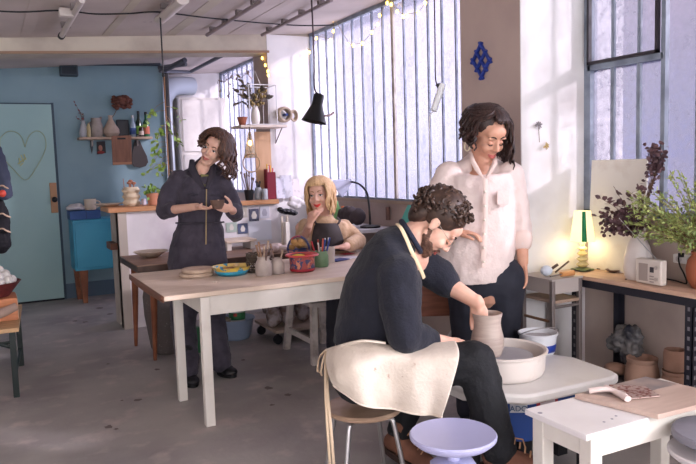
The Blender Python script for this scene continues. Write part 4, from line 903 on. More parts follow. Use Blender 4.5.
dr = (dr * 0.8 + BACK * 0.65 + V((0, 0, -0.22))).normalized()
a_, b__, d_ = frame(dr)
sd = MB().lathe([(0.02, -0.01), (0.026, 0.0), (0.03, 0.03), (0.05, 0.055), (0.085, 0.12), (0.088, 0.125)], hA, 28, ax=(a_, b__, d_), caps=False)
sd.build('shade', mat('shade_lilac', (196, 200, 222), 0.4), dl, solid=0.003)
MB().cyl(hA - d_ * 0.012, hA + d_ * 0.012, 0.022).build('lamp_holder', M_BLACK, dl)
MB().ell(hA + d_ * 0.085, 0.032).build('bulb', emit('desk_bulb', (255, 246, 170), 9.0), dl)
# little bottles near the lamp
for i, (px, h, cc, lab) in enumerate(((337, 0.2, (112, 168, 110), 'green bottle on the window bench behind the blonde woman\'s hair'), (342.5, 0.16, (222, 132, 84), 'orange bottle on the window bench below the desk lamp shade'))):
    y_ = PX(px, 205, 2.88).y; q = MB().lathe([(0.001, 0), (0.034, 0), (0.034, h * 0.65), (0.014, h * 0.85), (0.014, h), (0.001, h)], (2.88, y_, zb_), 18)
    tag(q.build('bottle', mat('bott_%d' % i, cc, 0.4), loc=(2.88, y_, zb_)), lab, 'bottle')
q = MB()
for x, y, r1 in ((347, 214, 0.07), (352, 220, 0.075), (345, 222, 0.07), (358, 226, 0.07)): q.ell(V((2.8, PX(x, y, 2.8).y, max(zb_ + r1 + 0.02, PX(x, y, 2.8).z))), r1)
tag(q.build('dark_jacket', mat('dark_jacket', (74, 66, 70), 0.9), loc=(2.8, PX(350, 222, 2.8).y, zb_), voxel=0.012, sm=4, disp=0.03, dsize=0.08), 'dark jacket bundled on the window bench beside the desk lamp', 'jacket')
p = PX(389, 214, 3.03)
tag(MB().cyl((3.02, p.y, p.z - 0.05), (3.02, p.y, p.z + 0.06), 0.02, n=10).build('pipe_stub', mat('rust_pipe', (120, 92, 84), 0.6), loc=(3.02, p.y, p.z - 0.05)), 'short pipe stub on the wall below the window behind the potter', 'pipe')
# ================================================================== wheel, stools, right-hand table
W0 = P(503, 349, 3.13)                     # centre of the splash pan rim
WHX, WHY = W0.x, W0.y
ZW = 0.468
wh = thing('potters_wheel', (WHX, WHY, 0), 'white potter\'s wheel with a round splash pan and blue base', 'wheel')
poly = [Pz(446, 384, ZW), Pz(462, 391, ZW), Pz(526, 395.5, ZW), Pz(534, 394.5, ZW), Pz(613, 377, ZW), Pz(618, 373.5, ZW), Pz(612, 370, ZW), Pz(575, 357, ZW), Pz(548, 353, ZW), Pz(520, 358, ZW), Pz(470, 361, ZW), Pz(442, 369, ZW), Pz(438, 377, ZW)]
MB().prism([(p.x, p.y) for p in poly][::-1], ZW - 0.045, ZW).build('table', mat('wheel_white', (222, 218, 216), 0.4, col2=(206, 200, 198), scale=5, lo=0.5, hi=0.8), wh, bevel=0.012)
c0 = V((WHX, WHY, ZW + 0.0005))
MB().lathe([(0.001, 0.0), (0.158, 0.0), (0.171, 0.008), (0.182, 0.03), (0.186, 0.1), (0.194, 0.105), (0.196, 0.113), (0.188, 0.116), (0.177, 0.11), (0.173, 0.03), (0.158, 0.014), (0.001, 0.012)], c0, 48).build('splash_pan', mat('pan_white', (226, 216, 210), 0.35, col2=(200, 182, 172), scale=9, lo=0.55, hi=0.8), wh)
ZH = 0.558
MB().cyl((WHX, WHY, ZW + 0.013), (WHX, WHY, ZH - 0.018), 0.03, n=20).lathe([(0.001, 0), (0.128, 0), (0.132, 0.004), (0.132, 0.014), (0.128, 0.018), (0.001, 0.018)], (WHX, WHY, ZH - 0.018), 40).build('wheel_head', mat('wheel_head_metal', (192, 190, 198), 0.35, metal=0.3, col2=(150, 150, 164), scale=3), wh)
# blue motor base with labels, on dark feet
bp = [Pz(500, 398, ZW - 0.07), Pz(528, 398, ZW - 0.07), Pz(606, 379, ZW - 0.07), Pz(575, 368, ZW - 0.07), Pz(505, 375, ZW - 0.07)]
M_MOT = mat('wheel_blue', (36, 76, 152), 0.45)
MB().prism([(p.x, p.y) for p in bp][::-1], 0.20, ZW - 0.046).build('motor_box', M_MOT, wh, bevel=0.008)
L0, L1 = bp[0], bp[1]
def lab(px0, px1, py0, py1, nm, cc, u0, u1, A, B, off=0.003):
    a = lerp(A, B, u0); b_ = lerp(A, B, u1); nrm = (B - A).cross(V((0, 0, 1))).normalized()
    if nrm.dot(CAM - A) < 0: nrm = -nrm
    z1 = ZW - 0.046 - py0; z0 = ZW - 0.046 - py1
    MB().slab([V((a.x, a.y, z0)) + nrm * 0.0005, V((b_.x, b_.y, z0)) + nrm * 0.0005, V((b_.x, b_.y, z1)) + nrm * 0.0005, V((a.x, a.y, z1)) + nrm * 0.0005], nrm * off).build(nm, mat(nm + '_%d' % px0, cc, 0.5), wh, smooth=False)
lab(1, 2, 0.05, 0.088, 'white_label', (224, 228, 236), 0.35, 0.97, L0, L1)
lab(3, 2, 0.012, 0.095, 'red_label', (176, 52, 70), 0.10, 0.36, bp[1], bp[2])
lab(4, 2, 0.030, 0.038, 'label_strip', (120, 60, 100), 0.115, 0.345, bp[1], bp[2], 0.0045)
lab(5, 2, 0.058, 0.085, 'label_strip', (226, 214, 220), 0.14, 0.32, bp[1], bp[2], 0.0045)
lab(6, 2, 0.022, 0.05, 'white_label', (208, 212, 226), 0.50, 0.66, bp[1], bp[2])
def text(nm, body, size, A, B, u, z, cc):
    cu = bpy.data.curves.new(nm, 'FONT'); cu.body = body; cu.size = size; cu.extrude = 0.0008; cu.align_x = 'CENTER'
    o = bpy.data.objects.new(nm, cu); me = bpy.data.meshes.new_from_object(o); o = bpy.data.objects.new(nm, me); COL.objects.link(o); me.materials.clear(); me.materials.append(mat(nm + '_ink', cc, 0.6))
    d = (B - A).normalized(); nrm = d.cross(V((0, 0, 1))).normalized()
    if nrm.dot(CAM - A) < 0: nrm = -nrm
    if d.cross(V((0, 0, 1))).dot(nrm) < 0: d = -d
    q = lerp(A, B, u); mtx = Matrix((d, V((0, 0, 1)), nrm)).transposed().to_4x4(); mtx.translation = V((q.x, q.y, z)) + nrm * 0.0055 - wh.location
    o.parent = wh; o.matrix_local = mtx
text('label_lettering', 'ADO', 0.034, L0, L1, 0.66, ZW - 0.046 - 0.081, (70, 110, 150))
for q_ in (bp[0], bp[1], bp[3], bp[4]):
    c_ = lerp(q_, V((WHX, WHY, 0)), 0.25); MB().box(c_.x - 0.03, c_.x + 0.03, c_.y - 0.03, c_.y + 0.03, 0.001, 0.20).build('foot', M_BLACK, wh, smooth=False)
for q_ in (poly[1], poly[4]):
    c_ = lerp(q_, V((WHX, WHY, 0)), 0.28); MB().cyl((c_.x, c_.y, 0.001), (c_.x, c_.y, ZW - 0.046), 0.022, n=12).build('leg', M_BLACK, wh)
# pot on the wheel
PC = P(488, 356, 2.957); pc = V((WHX - 0.066, WHY + 0.026, ZH + 0.0015))
ptv = thing('clay_vase', pc, 'wet grey clay vase being thrown on the potter\'s wheel', 'vase')
s_ = 1.0
MB().lathe([(0.001, 0.0), (0.0601, 0.0), (0.0633, 0.0084), (0.0717, 0.0369), (0.0738, 0.058), (0.0696, 0.0897), (0.0612, 0.1213), (0.0586, 0.1424), (0.0607, 0.1635), (0.0654, 0.1815), (0.0665, 0.1867), (0.0633, 0.1888), (0.0591, 0.1815), (0.0538, 0.1582), (0.0527, 0.1371), (0.0559, 0.1161), (0.0633, 0.0844), (0.0665, 0.0527), (0.0549, 0.0106), (0.001, 0.0084)], pc, 44).build('body', M_CLAY, ptv)
# bucket with a blue band on the wheel table
p = Pz(537, 357, ZW)
bu = thing('plastic_bucket', (p.x, p.y + 0.07, ZW), 'white plastic bucket with a blue band beside the splash pan', 'bucket')
bq = P(537, 338, 3.02); bcx, bcy = Pz(538, 352, ZW).x, Pz(538, 352, ZW).y
bcn = V((bcx, bcy, ZW + 0.001)); rB = 0.094
MB().lathe([(0.001, 0), (rB * 0.84, 0), (rB * 0.87, 0.005), (rB * 0.97, 0.088), (rB * 1.03, 0.09), (rB * 1.04, 0.1), (rB * 0.98, 0.102), (rB * 0.93, 0.094), (rB * 0.83, 0.008), (0.001, 0.007)], bcn, 36).build('body', mat('bucket_white', (214, 216, 222), 0.4), bu)
MB().lathe([(rB * 0.885, 0.012), (rB * 0.925, 0.048)], bcn, 36, caps=False).build('blue_band', mat('bucket_blue', (34, 60, 150), 0.45), bu, solid=0.002)
MB().lathe([(0.001, 0.074), (rB * 0.91, 0.074), (rB * 0.91, 0.076), (0.001, 0.076)], bcn, 32).build('cloudy_water', mat('clay_water', (176, 168, 168), 0.2), bu)
MB().tube([bcn + V((rB * 1.04 * math.cos(u), rB * 1.04 * math.sin(u), 0.093 - 0.05 * math.sin((u + 0.3) * 1.0))) for u in [-0.3 - PI * i / 16 for i in range(17)]], 0.003, 6).build('handle', M_CHROME, bu)

# --- lavender stool in front
p = Pz(453, 433.5, 0.46)
def round_stool(name, c, zt_, r1, mt, lab_, base_mt, nm2='stool'):
    t = thing(name, (c.x, c.y, 0), lab_, nm2)
    MB().lathe([(0.001, -0.05), (r1 * 0.55, -0.05), (r1 * 0.86, -0.034), (r1 * 0.99, -0.016), (r1, -0.006), (r1 * 0.97, 0.0), (r1 * 0.85, -0.002), (r1 * 0.5, -0.006), (0.001, -0.008)], (c.x, c.y, zt_), 48).build('seat', mt, t)
    MB().lathe([(0.024, 0.0), (0.02, 0.03), (0.036, 0.05)], (c.x, c.y, zt_ - 0.1), 20).cyl((c.x, c.y, 0.3), (c.x, c.y, zt_ - 0.09), 0.02, n=16).build('spindle', mt, t)
    q = MB(); 
    q.lathe([(0.001, 0), (0.085, 0.0), (0.085, 0.03), (0.06, 0.045), (0.001, 0.045)], (c.x, c.y, zt_ - 0.14), 8); q.build('hub', base_mt, t, bevel=0.004)
    for k in range(4):
        a = PI / 4 + k * PI / 2 + 0.35
        MB().tube([V((c.x + 0.06 * math.cos(a), c.y + 0.06 * math.sin(a), zt_ - 0.125)), V((c.x + 0.17 * math.cos(a), c.y + 0.17 * math.sin(a), 0.018))], [0.02, 0.016], 10).build('leg', base_mt, t)
    q = MB(); q.tube([V((c.x + 0.13 * math.cos(u), c.y + 0.13 * math.sin(u), 0.14)) for u in [2 * PI * i / 32 for i in range(33)]], 0.01, 8); q.build('foot_ring', base_mt, t)
    return t
M_LAV = mat('lavender_paint', (176, 176, 214), 0.32)
round_stool('stool', p, 0.462, 0.155, M_LAV, 'lavender stool with a round dished seat in front of the potter', M_LAV)
p = Pz(716, 433, 0.45)
t2 = round_stool('stool', V((2.19, 1.49, 0)), 0.40, 0.165, mat('stool_white', (206, 200, 204), 0.5), 'white round stool carrying a grey turntable at the lower right corner', mat('stool_white', (206, 200, 204)))
gt = MB().lathe([(0.001, 0), (0.05, 0.0), (0.05, 0.03), (0.15, 0.034), (0.158, 0.04), (0.158, 0.06), (0.152, 0.066), (0.001, 0.066)], (2.20, 1.49, 0.402), 40)
tag(gt.build('turntable', mat('turntable_grey', (132, 130, 142), 0.5, col2=(116, 114, 126), scale=6), loc=(2.20, 1.49, 0.402)), 'grey round turntable on the white stool at the lower right corner', 'turntable')

# --- small white table in front with a wooden board
ZS2 = 0.50
A, Fp, Rp = Pz(524, 409, ZS2), Pz(597, 432, ZS2), Pz(645, 417, ZS2)
x0, y1, y0 = A.x, A.y, Fp.y
x0 = 1.735
st_ = thing('white_table', ((x0 + 2.4) / 2, (y0 + y1) / 2, 0), 'small white wooden table with a square top panel in front of the wheel', 'table')
y0, y1 = 1.645, 1.945
MB().box(x0 - 0.012, 2.03, y0, y1, ZS2 - 0.022, ZS2).build('top_panel', mat('table_bright', (232, 228, 230), 0.45, col2=(220, 214, 216), scale=3), st_, bevel=0.003)
xe = 2.46
for xx in (x0 + 0.045, xe - 0.04):
    for yy in (y0 + 0.035, y1 - 0.035): MB().box(xx - 0.027, xx + 0.027, yy - 0.027, yy + 0.027, 0.001, ZS2 - 0.023).build('leg', M_WPAINT, st_, bevel=0.003)
MB().box(x0 + 0.073, xe - 0.068, y0 + 0.012, y0 + 0.03, ZS2 - 0.095, ZS2 - 0.023).build('apron', M_WPAINT, st_, smooth=False)
MB().box(x0 + 0.073, xe - 0.068, y1 - 0.03, y1 - 0.012, ZS2 - 0.095, ZS2 - 0.023).build('apron', M_WPAINT, st_, smooth=False)
MB().box(x0 + 0.022, x0 + 0.04, y0 + 0.063, y1 - 0.063, ZS2 - 0.095, ZS2 - 0.023).build('apron', M_WPAINT, st_, smooth=False)
MB().box(2.03, xe - 0.013, y0 + 0.012, y1 - 0.012, ZS2 - 0.0225, ZS2 - 0.004).build('rear_panel', M_WPAINT, st_, smooth=False)
for k, (px, py) in enumerate(((540, 413), (604, 422), (616, 416), (612, 419))):
    q = Pz(px, py, ZS2); MB().cyl(q + V((0, 0, -0.001)), q + V((0, 0, 0.0008)), 0.005 if k else 0.009, n=10).build('paint_spot', mat('grey_spot', (150, 146, 160), 0.6), st_)
zb1 = ZS2 + 0.001
B0, B1, B2, B3 = Pz(573, 394, zb1 + 0.02), Pz(645, 376, zb1 + 0.02), Pz(720, 401, zb1 + 0.02), Pz(657, 415, zb1 + 0.02)
bx0, bx1, by0, by1 = 1.965, 2.40, 1.61, 1.93
bq = [(1.955, 1.925), (2.035, 1.615), (2.43, 1.60), (2.355, 1.932)]
bd = MB().prism(bq, zb1, zb1 + 0.018)
bdo = tag(bd.build('modelling_board', mat('board_pinkwood', (208, 184, 172), 0.5, col2=(190, 164, 152), scale=3, stretch=(1, 7, 7), lo=0.35, hi=0.7), loc=((bx0 + bx1) / 2, (by0 + by1) / 2, zb1), bevel=0.002), 'flat pinkish wooden board lying on the small white table', 'board')
bt_ = MB().prism([(1.985, 1.925), (2.06, 1.80), (2.38, 1.80), (2.353, 1.93)], zb1 + 0.0182, zb1 + 0.0190); bt_.build('grey_stain', mat('board_grey', (140, 130, 130), 0.6, col2=(170, 150, 142), scale=8), bdo, smooth=False)
zt3 = zb1 + 0.0195
# brush/trowel tool on the board
p0, p1, p2_, p3 = (Pz(x, y, zt3 + 0.012) for x, y in ((589, 391), (612, 391.5), (626, 396), (655, 397)))
tw = thing('slab_scraper', p2_, 'pale handled metal scraper lying on the pinkish wooden board', 'scraper')
MB().tube(bez([p0, lerp(p0, p1, 0.5) + V((0, 0, 0.008)), p1 + V((0, 0, 0.005)), p2_ + V((0, 0, 0.0))], 5), [0.013] * 6 + [0.012] * 6 + [0.011] * 4, 10, flat=0.8).build('handle', mat('handle_pale', (222, 204, 200), 0.5), tw)
ha, hb2 = Pz(606, 387, zt3 + 0.012), Pz(628, 399, zt3 + 0.012)
MB().tube([ha, lerp(ha, hb2, 0.5), hb2], [0.012, 0.013, 0.014], 10, flat=0.8).build('crossbar', mat('handle_pale', (222, 204, 200)), tw)
bl = [Pz(609, 385.5, zt3 + 0.004), Pz(630, 399.5, zt3 + 0.004), Pz(660, 396.5, zt3 + 0.003), Pz(645, 387, zt3 + 0.003)]
MB().slab(bl, (0, 0, 0.004)).build('blade', mat('blade_stained', (196, 172, 166), 0.35, metal=0.3, col2=(132, 64, 56), scale=60, lo=0.5, hi=0.6), tw, smooth=False)

# --- right-hand table on a slotted black frame
ZR = 0.80
RX0, RX1, RY0, RY1 = 2.775, 3.035, 1.15, 2.885
rt = thing('window_table', (2.9, 2.0, 0), 'narrow plywood table on a slotted black steel frame under the right window', 'table')
MB().box(RX0, RX1, RY0, RY1, ZR - 0.022, ZR).build('tabletop', mat('window_tabletop', (206, 172, 150), 0.5, col2=(186, 150, 128), scale=3, stretch=(7, 1, 7), lo=0.35, hi=0.7), rt, bevel=0.002)
def slotted(x, y, z0, z1, sx_, sy_, nm='post'):
    o = MB().box(x, x + 0.04 * sx_, y, y + 0.004 * sy_, z0, z1).box(x, x + 0.004 * sx_, y, y + 0.04 * sy_, z0, z1).build(nm, mat('slotted_black', (36, 36, 46), 0.5), rt, smooth=False)
    h = MB(); z = z0 + 0.04
    while z < z1 - 0.03:
        h.box(min(x, x - 0.001 * sx_), max(x, x - 0.001 * sx_), y + 0.014 * sy_, y + 0.026 * sy_, z, z + 0.018)
        h.box(x + 0.014 * sx_, x + 0.026 * sx_, min(y, y - 0.001 * sy_), max(y, y - 0.001 * sy_), z, z + 0.018); z += 0.045
    h.build('slot_row', mat('slot_pale', (120, 116, 122), 0.6), o, smooth=False)
slotted(RX0 + 0.01, 2.765, 0.001, ZR - 0.023, 1, -1)
slotted(RX1 - 0.01, 2.66, 0.001, ZR - 0.023, -1, -1)
slotted(RX0 + 0.01, 2.035, 0.001, ZR - 0.023, 1, 1)
slotted(RX1 - 0.01, 2.035, 0.001, ZR - 0.023, -1, 1)
slotted(RX0 + 0.01, 1.2, 0.001, ZR - 0.023, 1, 1)
MB().box(RX0 + 0.008, RX0 + 0.012, RY0 + 0.02, RY1 - 0.115, ZR - 0.062, ZR - 0.023).build('front_rail', mat('slotted_black', (36, 36, 46)), rt, smooth=False)
MB().box(RX1 - 0.014, RX1 - 0.01, RY0 + 0.02, RY1 - 0.115, ZR - 0.062, ZR - 0.023).build('rear_rail', mat('slotted_black', (36, 36, 46)), rt, smooth=False)
MB().box(RX0 + 0.055, RX1 - 0.055, 2.085, 2.60, 0.262, 0.278).build('lower_shelf', mat('shelf_dark', (74, 66, 66), 0.7), rt, smooth=False)
for yy in (2.078, 2.606): MB().box(RX0 + 0.016, RX1 - 0.016, yy - 0.006, yy + 0.006, 0.23, 0.261).build('cross_rail', mat('slotted_black', (36, 36, 46)), rt, smooth=False)
ZR += 0.001
def onR(px, py): return Pz(px, py, ZR)
# small table lamp
p = V((2.90, 2.80, ZR))
lp = thing('table_lamp', p, 'small lit table lamp with a cream shade striped green beside the pillar', 'lamp')
q = MB()
for k in range(4):
    a = PI / 4 + k * PI / 2; q.ell(p + V((0.042 * math.cos(a), 0.042 * math.sin(a), 0.007)), (0.022, 0.022, 0.0065))
q.lathe([(0.001, 0.006), (0.045, 0.006), (0.05, 0.012), (0.03, 0.018), (0.001, 0.02)], p, 24); q.build('base', mat('base_green', (92, 106, 72), 0.4), lp)
zs_ = P(586, 240, 3.8).z
prof = [(0.010, 0.018)]
for k in range(9):
    z = 0.02 + 0.12 * k / 8; prof += [(0.03 - 0.0012 * k + (0.006 if k % 2 else -0.012), z)]
prof += [(0.012, 0.145), (0.016, 0.155), (0.010, 0.175)]
MB().lathe(prof, p, 24).build('stem', glass('amber_glass', (232, 222, 178), 0.1, 0.6), lp)
shade_h = 0.165; z_b = 0.165
M_SH = bpy.data.materials.new('lit_shade'); M_SH.use_nodes = True
b_ = M_SH.node_tree.nodes['Principled BSDF']; b_.inputs['Base Color'].default_value = lin((240, 232, 200)); b_.inputs['Emission Color'].default_value = lin((255, 240, 186)); b_.inputs['Emission Strength'].default_value = 0.75
MB().lathe([(0.066, z_b), (0.043, z_b + shade_h)], p, 32, caps=False).build('shade', M_SH, lp, solid=0.002)
q = MB(); ang = math.atan2(-p.y, -p.x) + 0.15
R0 = []
for rr, z in ((0.0682, z_b + 0.001), (0.0452, z_b + shade_h - 0.001)):
    R0.append([p + V((rr * math.cos(ang + t), rr * math.sin(ang + t), z)) for t in (-0.2, -0.07, 0.07, 0.2)])
q.grid(R0); q.build('green_stripe', mat('stripe_green', (40, 150, 96), 0.6), lp, solid=0.0015)
MB().ell(p + V((0, 0, z_b + 0.07)), 0.018).build('bulb', emit('lamp_bulb', (255, 224, 150), 6.0), lp)
d = bpy.data.lights.new('lamp_glow', 'POINT'); d.energy = 0.8; d.color = (1, 0.82, 0.5); d.shadow_soft_size = 0.04
o = bpy.data.objects.new('lamp_glow', d); COL.objects.link(o); o.location = p + V((0, 0, z_b - 0.012))
# white vase with dried dark flowers
vc = V((2.912, 2.44, ZR))
vs2 = thing('vase', vc, 'large white vase of dark purple dried flowers behind the radio', 'vase')
MB().lathe([(0.001, 0), (0.058, 0), (0.066, 0.02), (0.069, 0.06), (0.067, 0.11), (0.055, 0.165), (0.036, 0.205), (0.03, 0.23), (0.034, 0.245), (0.028, 0.245), (0.022, 0.22), (0.001, 0.15)], vc, 36).build('body', mat('vase_white', (222, 214, 210), 0.4, col2=(206, 194, 188), scale=5), vs2)
st, lf, l2 = MB(), MB(), MB(); mouth = vc + V((0, 0, 0.22)); rnd.seed(11)
for tx, ty, n in ((602, 222, 16), (606, 210, 14), (612, 228, 16), (618, 215, 16), (610, 200, 10), (625, 222, 16), (632, 214, 14), (640, 222, 12), (628, 232, 14), (615, 233, 14), (645, 212, 12), (622, 204, 10), (604, 232, 12), (650, 226, 12), (596, 216, 8), (600, 198, 10), (616, 192, 10), (630, 196, 10), (622, 226, 16), (636, 230, 14), (609, 218, 16), (642, 204, 12)):
    dd = (mouth - CAM).dot(FW) + rnd.uniform(-0.12, 0.0)
    t_ = P(tx, ty, dd); t_.x = min(t_.x, 2.955)
    sprig(st, lf, [mouth - V((0, 0, 0.05)), lerp(mouth, t_, 0.45) + V((0, 0, 0.03)), t_], n, 0.033, 0.026, 1.2, 0.002, 0.35)
for k in range(60):
    t_ = P(rnd.uniform(600, 636), rnd.uniform(212, 236), (mouth - CAM).dot(FW) + rnd.uniform(-0.1, 0.03)); t_.x = min(t_.x, 2.955); l2.ell(t_, 0.008 * rnd.uniform(0.7, 1.4), nu=6, nv=4)
for tx, ty in ((669, 158), (672, 166), (677, 152), (666, 172), (674, 160), (670, 150), (679, 158), (664, 166), (645, 188), (650, 186), (640, 194)):
    t_ = P(tx, ty, (mouth - CAM).dot(FW) - 0.03); t_.x = min(t_.x, 2.955)
    st.tube(bez([mouth, lerp(mouth, t_, 0.5), t_], 4), 0.0015, 5)
    for k in range(26 if tx > 655 else 12):
        leafquad(lf, t_ + V((rnd.uniform(-0.035, 0.025), rnd.uniform(-0.03, 0.03), rnd.uniform(-0.04, 0.04))), rv(), rv(), 0.026, 0.02)
st.build('stem', M_STEM, vs2); lf.build('dark_leaves', mat('leaf_mauve', (104, 76, 80), 0.6, col2=(76, 54, 60), scale=16), vs2, smooth=False); tag(l2.build('seed_heads', mat('seed_purple', (92, 62, 66), 0.7), vs2), kind='stuff')
# terracotta pot with feathery green branches, at the frame edge
tc_ = V((2.93, 2.095, ZR))
tp = thing('terracotta_vase', tc_, 'terracotta vase of feathery green branches at the right edge of the window table', 'vase')
MB().lathe([(0.001, 0), (0.045, 0), (0.066, 0.04), (0.072, 0.09), (0.064, 0.13), (0.046, 0.155), (0.05, 0.17), (0.042, 0.17), (0.036, 0.15), (0.001, 0.1)], tc_, 32).build('body', M_TERRA, tp)
st, lf = MB(), MB(); mouth = tc_ + V((0, 0, 0.15)); rnd.seed(5)
dm = (mouth - CAM).dot(FW)
for k in range(96):
    tx = rnd.uniform(624, 718); ty = rnd.uniform(172, 250) if tx > 665 else rnd.uniform(188, 246)
    if tx < 655: ty = rnd.uniform(192, 240)
    dd = dm + rnd.uniform(-0.16, 0.14) + (0.10 if tx < 665 else 0); t_ = P(tx, ty, dd); t_.x = min(t_.x, 3.01)
    sprig(st, lf, [mouth, lerp(mouth, t_, 0.5) + V((0, 0, 0.035)), t_], 26, 0.024, 0.0095, 0.95, 0.0018, 0.3)
st.build('stem', M_STEM, tp); lf.build('feathery_leaves', mat('leaf_sage', (166, 176, 104), 0.6, col2=(122, 144, 88), scale=14), tp, smooth=False)
# radio
rc0, rc1 = onR(633, 278), onR(664, 283)
p = onR(648, 284.5)
ax0 = (rc1 - rc0); ax0.z = 0; ax0.normalize(); nrm = V((ax0.y, -ax0.x, 0))
if nrm.dot(CAM - p) < 0: nrm = -nrm
ctr = V((p.x, p.y, 0)) - nrm * 0.02 + V((0, 0, ZR)); 
ra = thing('radio', ctr, 'small beige portable radio with an aerial in front of the white vase', 'radio')
axr = (ax0, -nrm, V((0, 0, 1))); W_, H_, T_ = 0.150, 0.122, 0.042
MB().obox(ctr + V((0, 0, H_ / 2 + 0.001)), (W_, T_, H_), ax=axr).build('body', mat('radio_beige', (206, 196, 188), 0.4), ra, bevel=0.007)
fc = ctr + nrm * (T_ / 2) + V((0, 0, 0.001))
MB().obox(fc + ax0 * -0.027 + V((0, 0, H_ * 0.47)), (0.054, 0.004, H_ * 0.7), ax=axr).build('speaker_grille', mat('radio_grille', (160, 148, 142), 0.6), ra, bevel=0.002)
MB().obox(fc + ax0 * 0.022 + V((0, 0, H_ * 0.6)), (0.022, 0.003, 0.026), ax=axr).build('display', mat('radio_display', (66, 64, 70), 0.3), ra, smooth=False)
MB().cyl(fc + ax0 * 0.05 + V((0, 0, H_ * 0.7)), fc + ax0 * 0.05 + V((0, 0, H_ * 0.7)) + nrm * 0.008, 0.009).build('tuning_knob', mat('radio_knob', (178, 168, 162), 0.4), ra)
MB().cyl(fc + ax0 * 0.05 + V((0, 0, H_ * 0.25)), fc + ax0 * 0.05 + V((0, 0, H_ * 0.25)) + nrm * 0.008, 0.009).build('volume_knob', mat('radio_knob', (178, 168, 162)), ra)
q = MB()
for k in range(3): q.obox(fc + ax0 * 0.022 + V((0, 0, H_ * (0.12 + 0.11 * k))), (0.024, 0.003, 0.006), ax=axr)
q.build('button_row', mat('radio_button', (150, 140, 136), 0.5), ra, smooth=False)
MB().tube([ctr + ax0 * 0.02 - nrm * 0.012 + V((0, 0, H_)), P(619, 218, (ctr - CAM).dot(FW) + 0.01)], [0.003, 0.0018], 6).build('aerial', M_CHROME, ra)
# glasses, cables, power strip
p = onR(613, 272)
gl_ = thing('small_dish', p, 'small oval brown dish lying on the window table near the lamp', 'dish')
MB().lathe([(0.001, 0), (0.02, 0), (0.042, 0.014), (0.04, 0.015), (0.018, 0.004), (0.001, 0.003)], p, 24).build('body', mat('dish_brown', (132, 104, 92), 0.4), gl_)
tag(MB().ell(onR(626, 280) + V((0, 0, 0.004)), (0.007, 0.006, 0.0035)).build('pebble', mat('pebble_dark', (96, 74, 66), 0.6), loc=onR(626, 280)), 'tiny dark pebble on the window table left of the radio', 'pebble')
q = MB()
q.tube(bez([V((2.99, 2.78, ZR + 0.004)), V((3.0, 2.70, ZR + 0.004)), V((3.01, 2.6, ZR + 0.004)), V((3.02, 2.56, ZR + 0.004))], 5), 0.0035, 6)
tag(q.build('lamp_cable', M_BLACKP, loc=(2.99, 2.78, ZR)), 'thin black cable lying along the back edge of the window table', 'cable')
p = PX(684, 259, 3.03); ps_ = thing('power_strip', (3.03, p.y, p.z), 'white power strip fixed to the wall above the right end of the window table', 'socket')
MB().box(3.012, 3.047, 2.06, p.y + 0.05, p.z - 0.022, p.z + 0.022).build('body', mat('socket_white', (232, 230, 230), 0.4), ps_, bevel=0.005)
for k in range(2): MB().cyl((3.013, p.y + 0.015 - 0.06 * k, p.z), (3.009, p.y + 0.015 - 0.06 * k, p.z), 0.016, n=16).build('outlet', mat('outlet_grey', (196, 194, 196), 0.5), ps_)
q = MB(); q.tube(bez([PX(681, 255, 3.0), PX(678.5, 258, 2.995), PX(680, 266, 2.98), PX(684, 274, 2.96), V((2.96, 2.2, ZR + 0.004)), V((2.985, 2.28, ZR + 0.004)), V((2.99, 2.36, ZR + 0.006))], 5), 0.004, 7)
q.obox(PX(681, 255, 3.0), (0.018, 0.02, 0.02)); tag(q.build('power_cable', M_BLACKP, loc=PX(680, 266, 2.98)), 'black plug and cable curling down from the white power strip', 'cable')
# canvas leaning on the window sill
a, b2, c2, d2 = (PX(x, y, xx) for x, y, xx in ((590, 236, 2.985), (598, 160, 3.03), (649, 159.5, 3.03), (648, 236, 2.985)))
cv = thing('canvas_board', (2.99, a.y, ZR), 'blank off-white canvas leaning against the right window behind the flowers', 'canvas')
z0 = ZR + 0.001; zt4 = b2.z; xb, xt = 2.94, 3.022
MB().slab([V((xb + 0.05, 2.85, z0)), V((xb + 0.05, 2.48, z0)), V((xt, 2.48, zt4)), V((xt, 2.85, zt4))], (0.012, 0, 0)).build('panel', mat('canvas_white', (226, 222, 214), 0.8, col2=(206, 196, 184), scale=6, lo=0.55, hi=0.75), cv, smooth=False)
# steel side trolley left of the table
tb_ = thing('steel_side_table', (2.62, 2.72, 0), 'old grey steel side table standing against the white pillar', 'table')
TXa, TXb, TYa, TYb, TZ = 2.545, 2.755, 2.66, 2.90, 0.80
for xx in (TXa, TXb - 0.022):
    for yy in (TYa, TYb - 0.022): MB().box(xx, xx + 0.022, yy, yy + 0.022, 0.001, TZ - 0.006).build('leg', M_GREYMETAL, tb_, bevel=0.002)
MB().box(TXa - 0.005, TXb, TYa - 0.005, TYb, TZ - 0.005, TZ + 0.004).build('top_sheet', mat('steel_sheet', (176, 166, 162), 0.45), tb_, smooth=False)
MB().box(TXa + 0.023, TXb - 0.023, TYa + 0.004, TYa + 0.012, TZ - 0.075, TZ - 0.007).build('front_panel', mat('steel_sheet', (176, 166, 162)), tb_, smooth=False)
MB().box(TXa + 0.004, TXa + 0.012, TYa + 0.023, TYb - 0.023, TZ - 0.075, TZ - 0.007).build('side_panel', mat('steel_sheet', (176, 166, 162)), tb_, smooth=False)
MB().box(TXa + 0.023, TXb - 0.0, TYa + 0.003, TYb - 0.003, 0.675, 0.69).build('shelf', mat('steel_shelf', (160, 136, 120), 0.5), tb_, smooth=False)
MB().tube([(TXa + 0.011, TYa + 0.02, 0.58), (TXa + 0.011, TYb - 0.02, 0.58)], 0.008, 8).build('rail', mat('rail_brown', (120, 88, 66), 0.5), tb_)
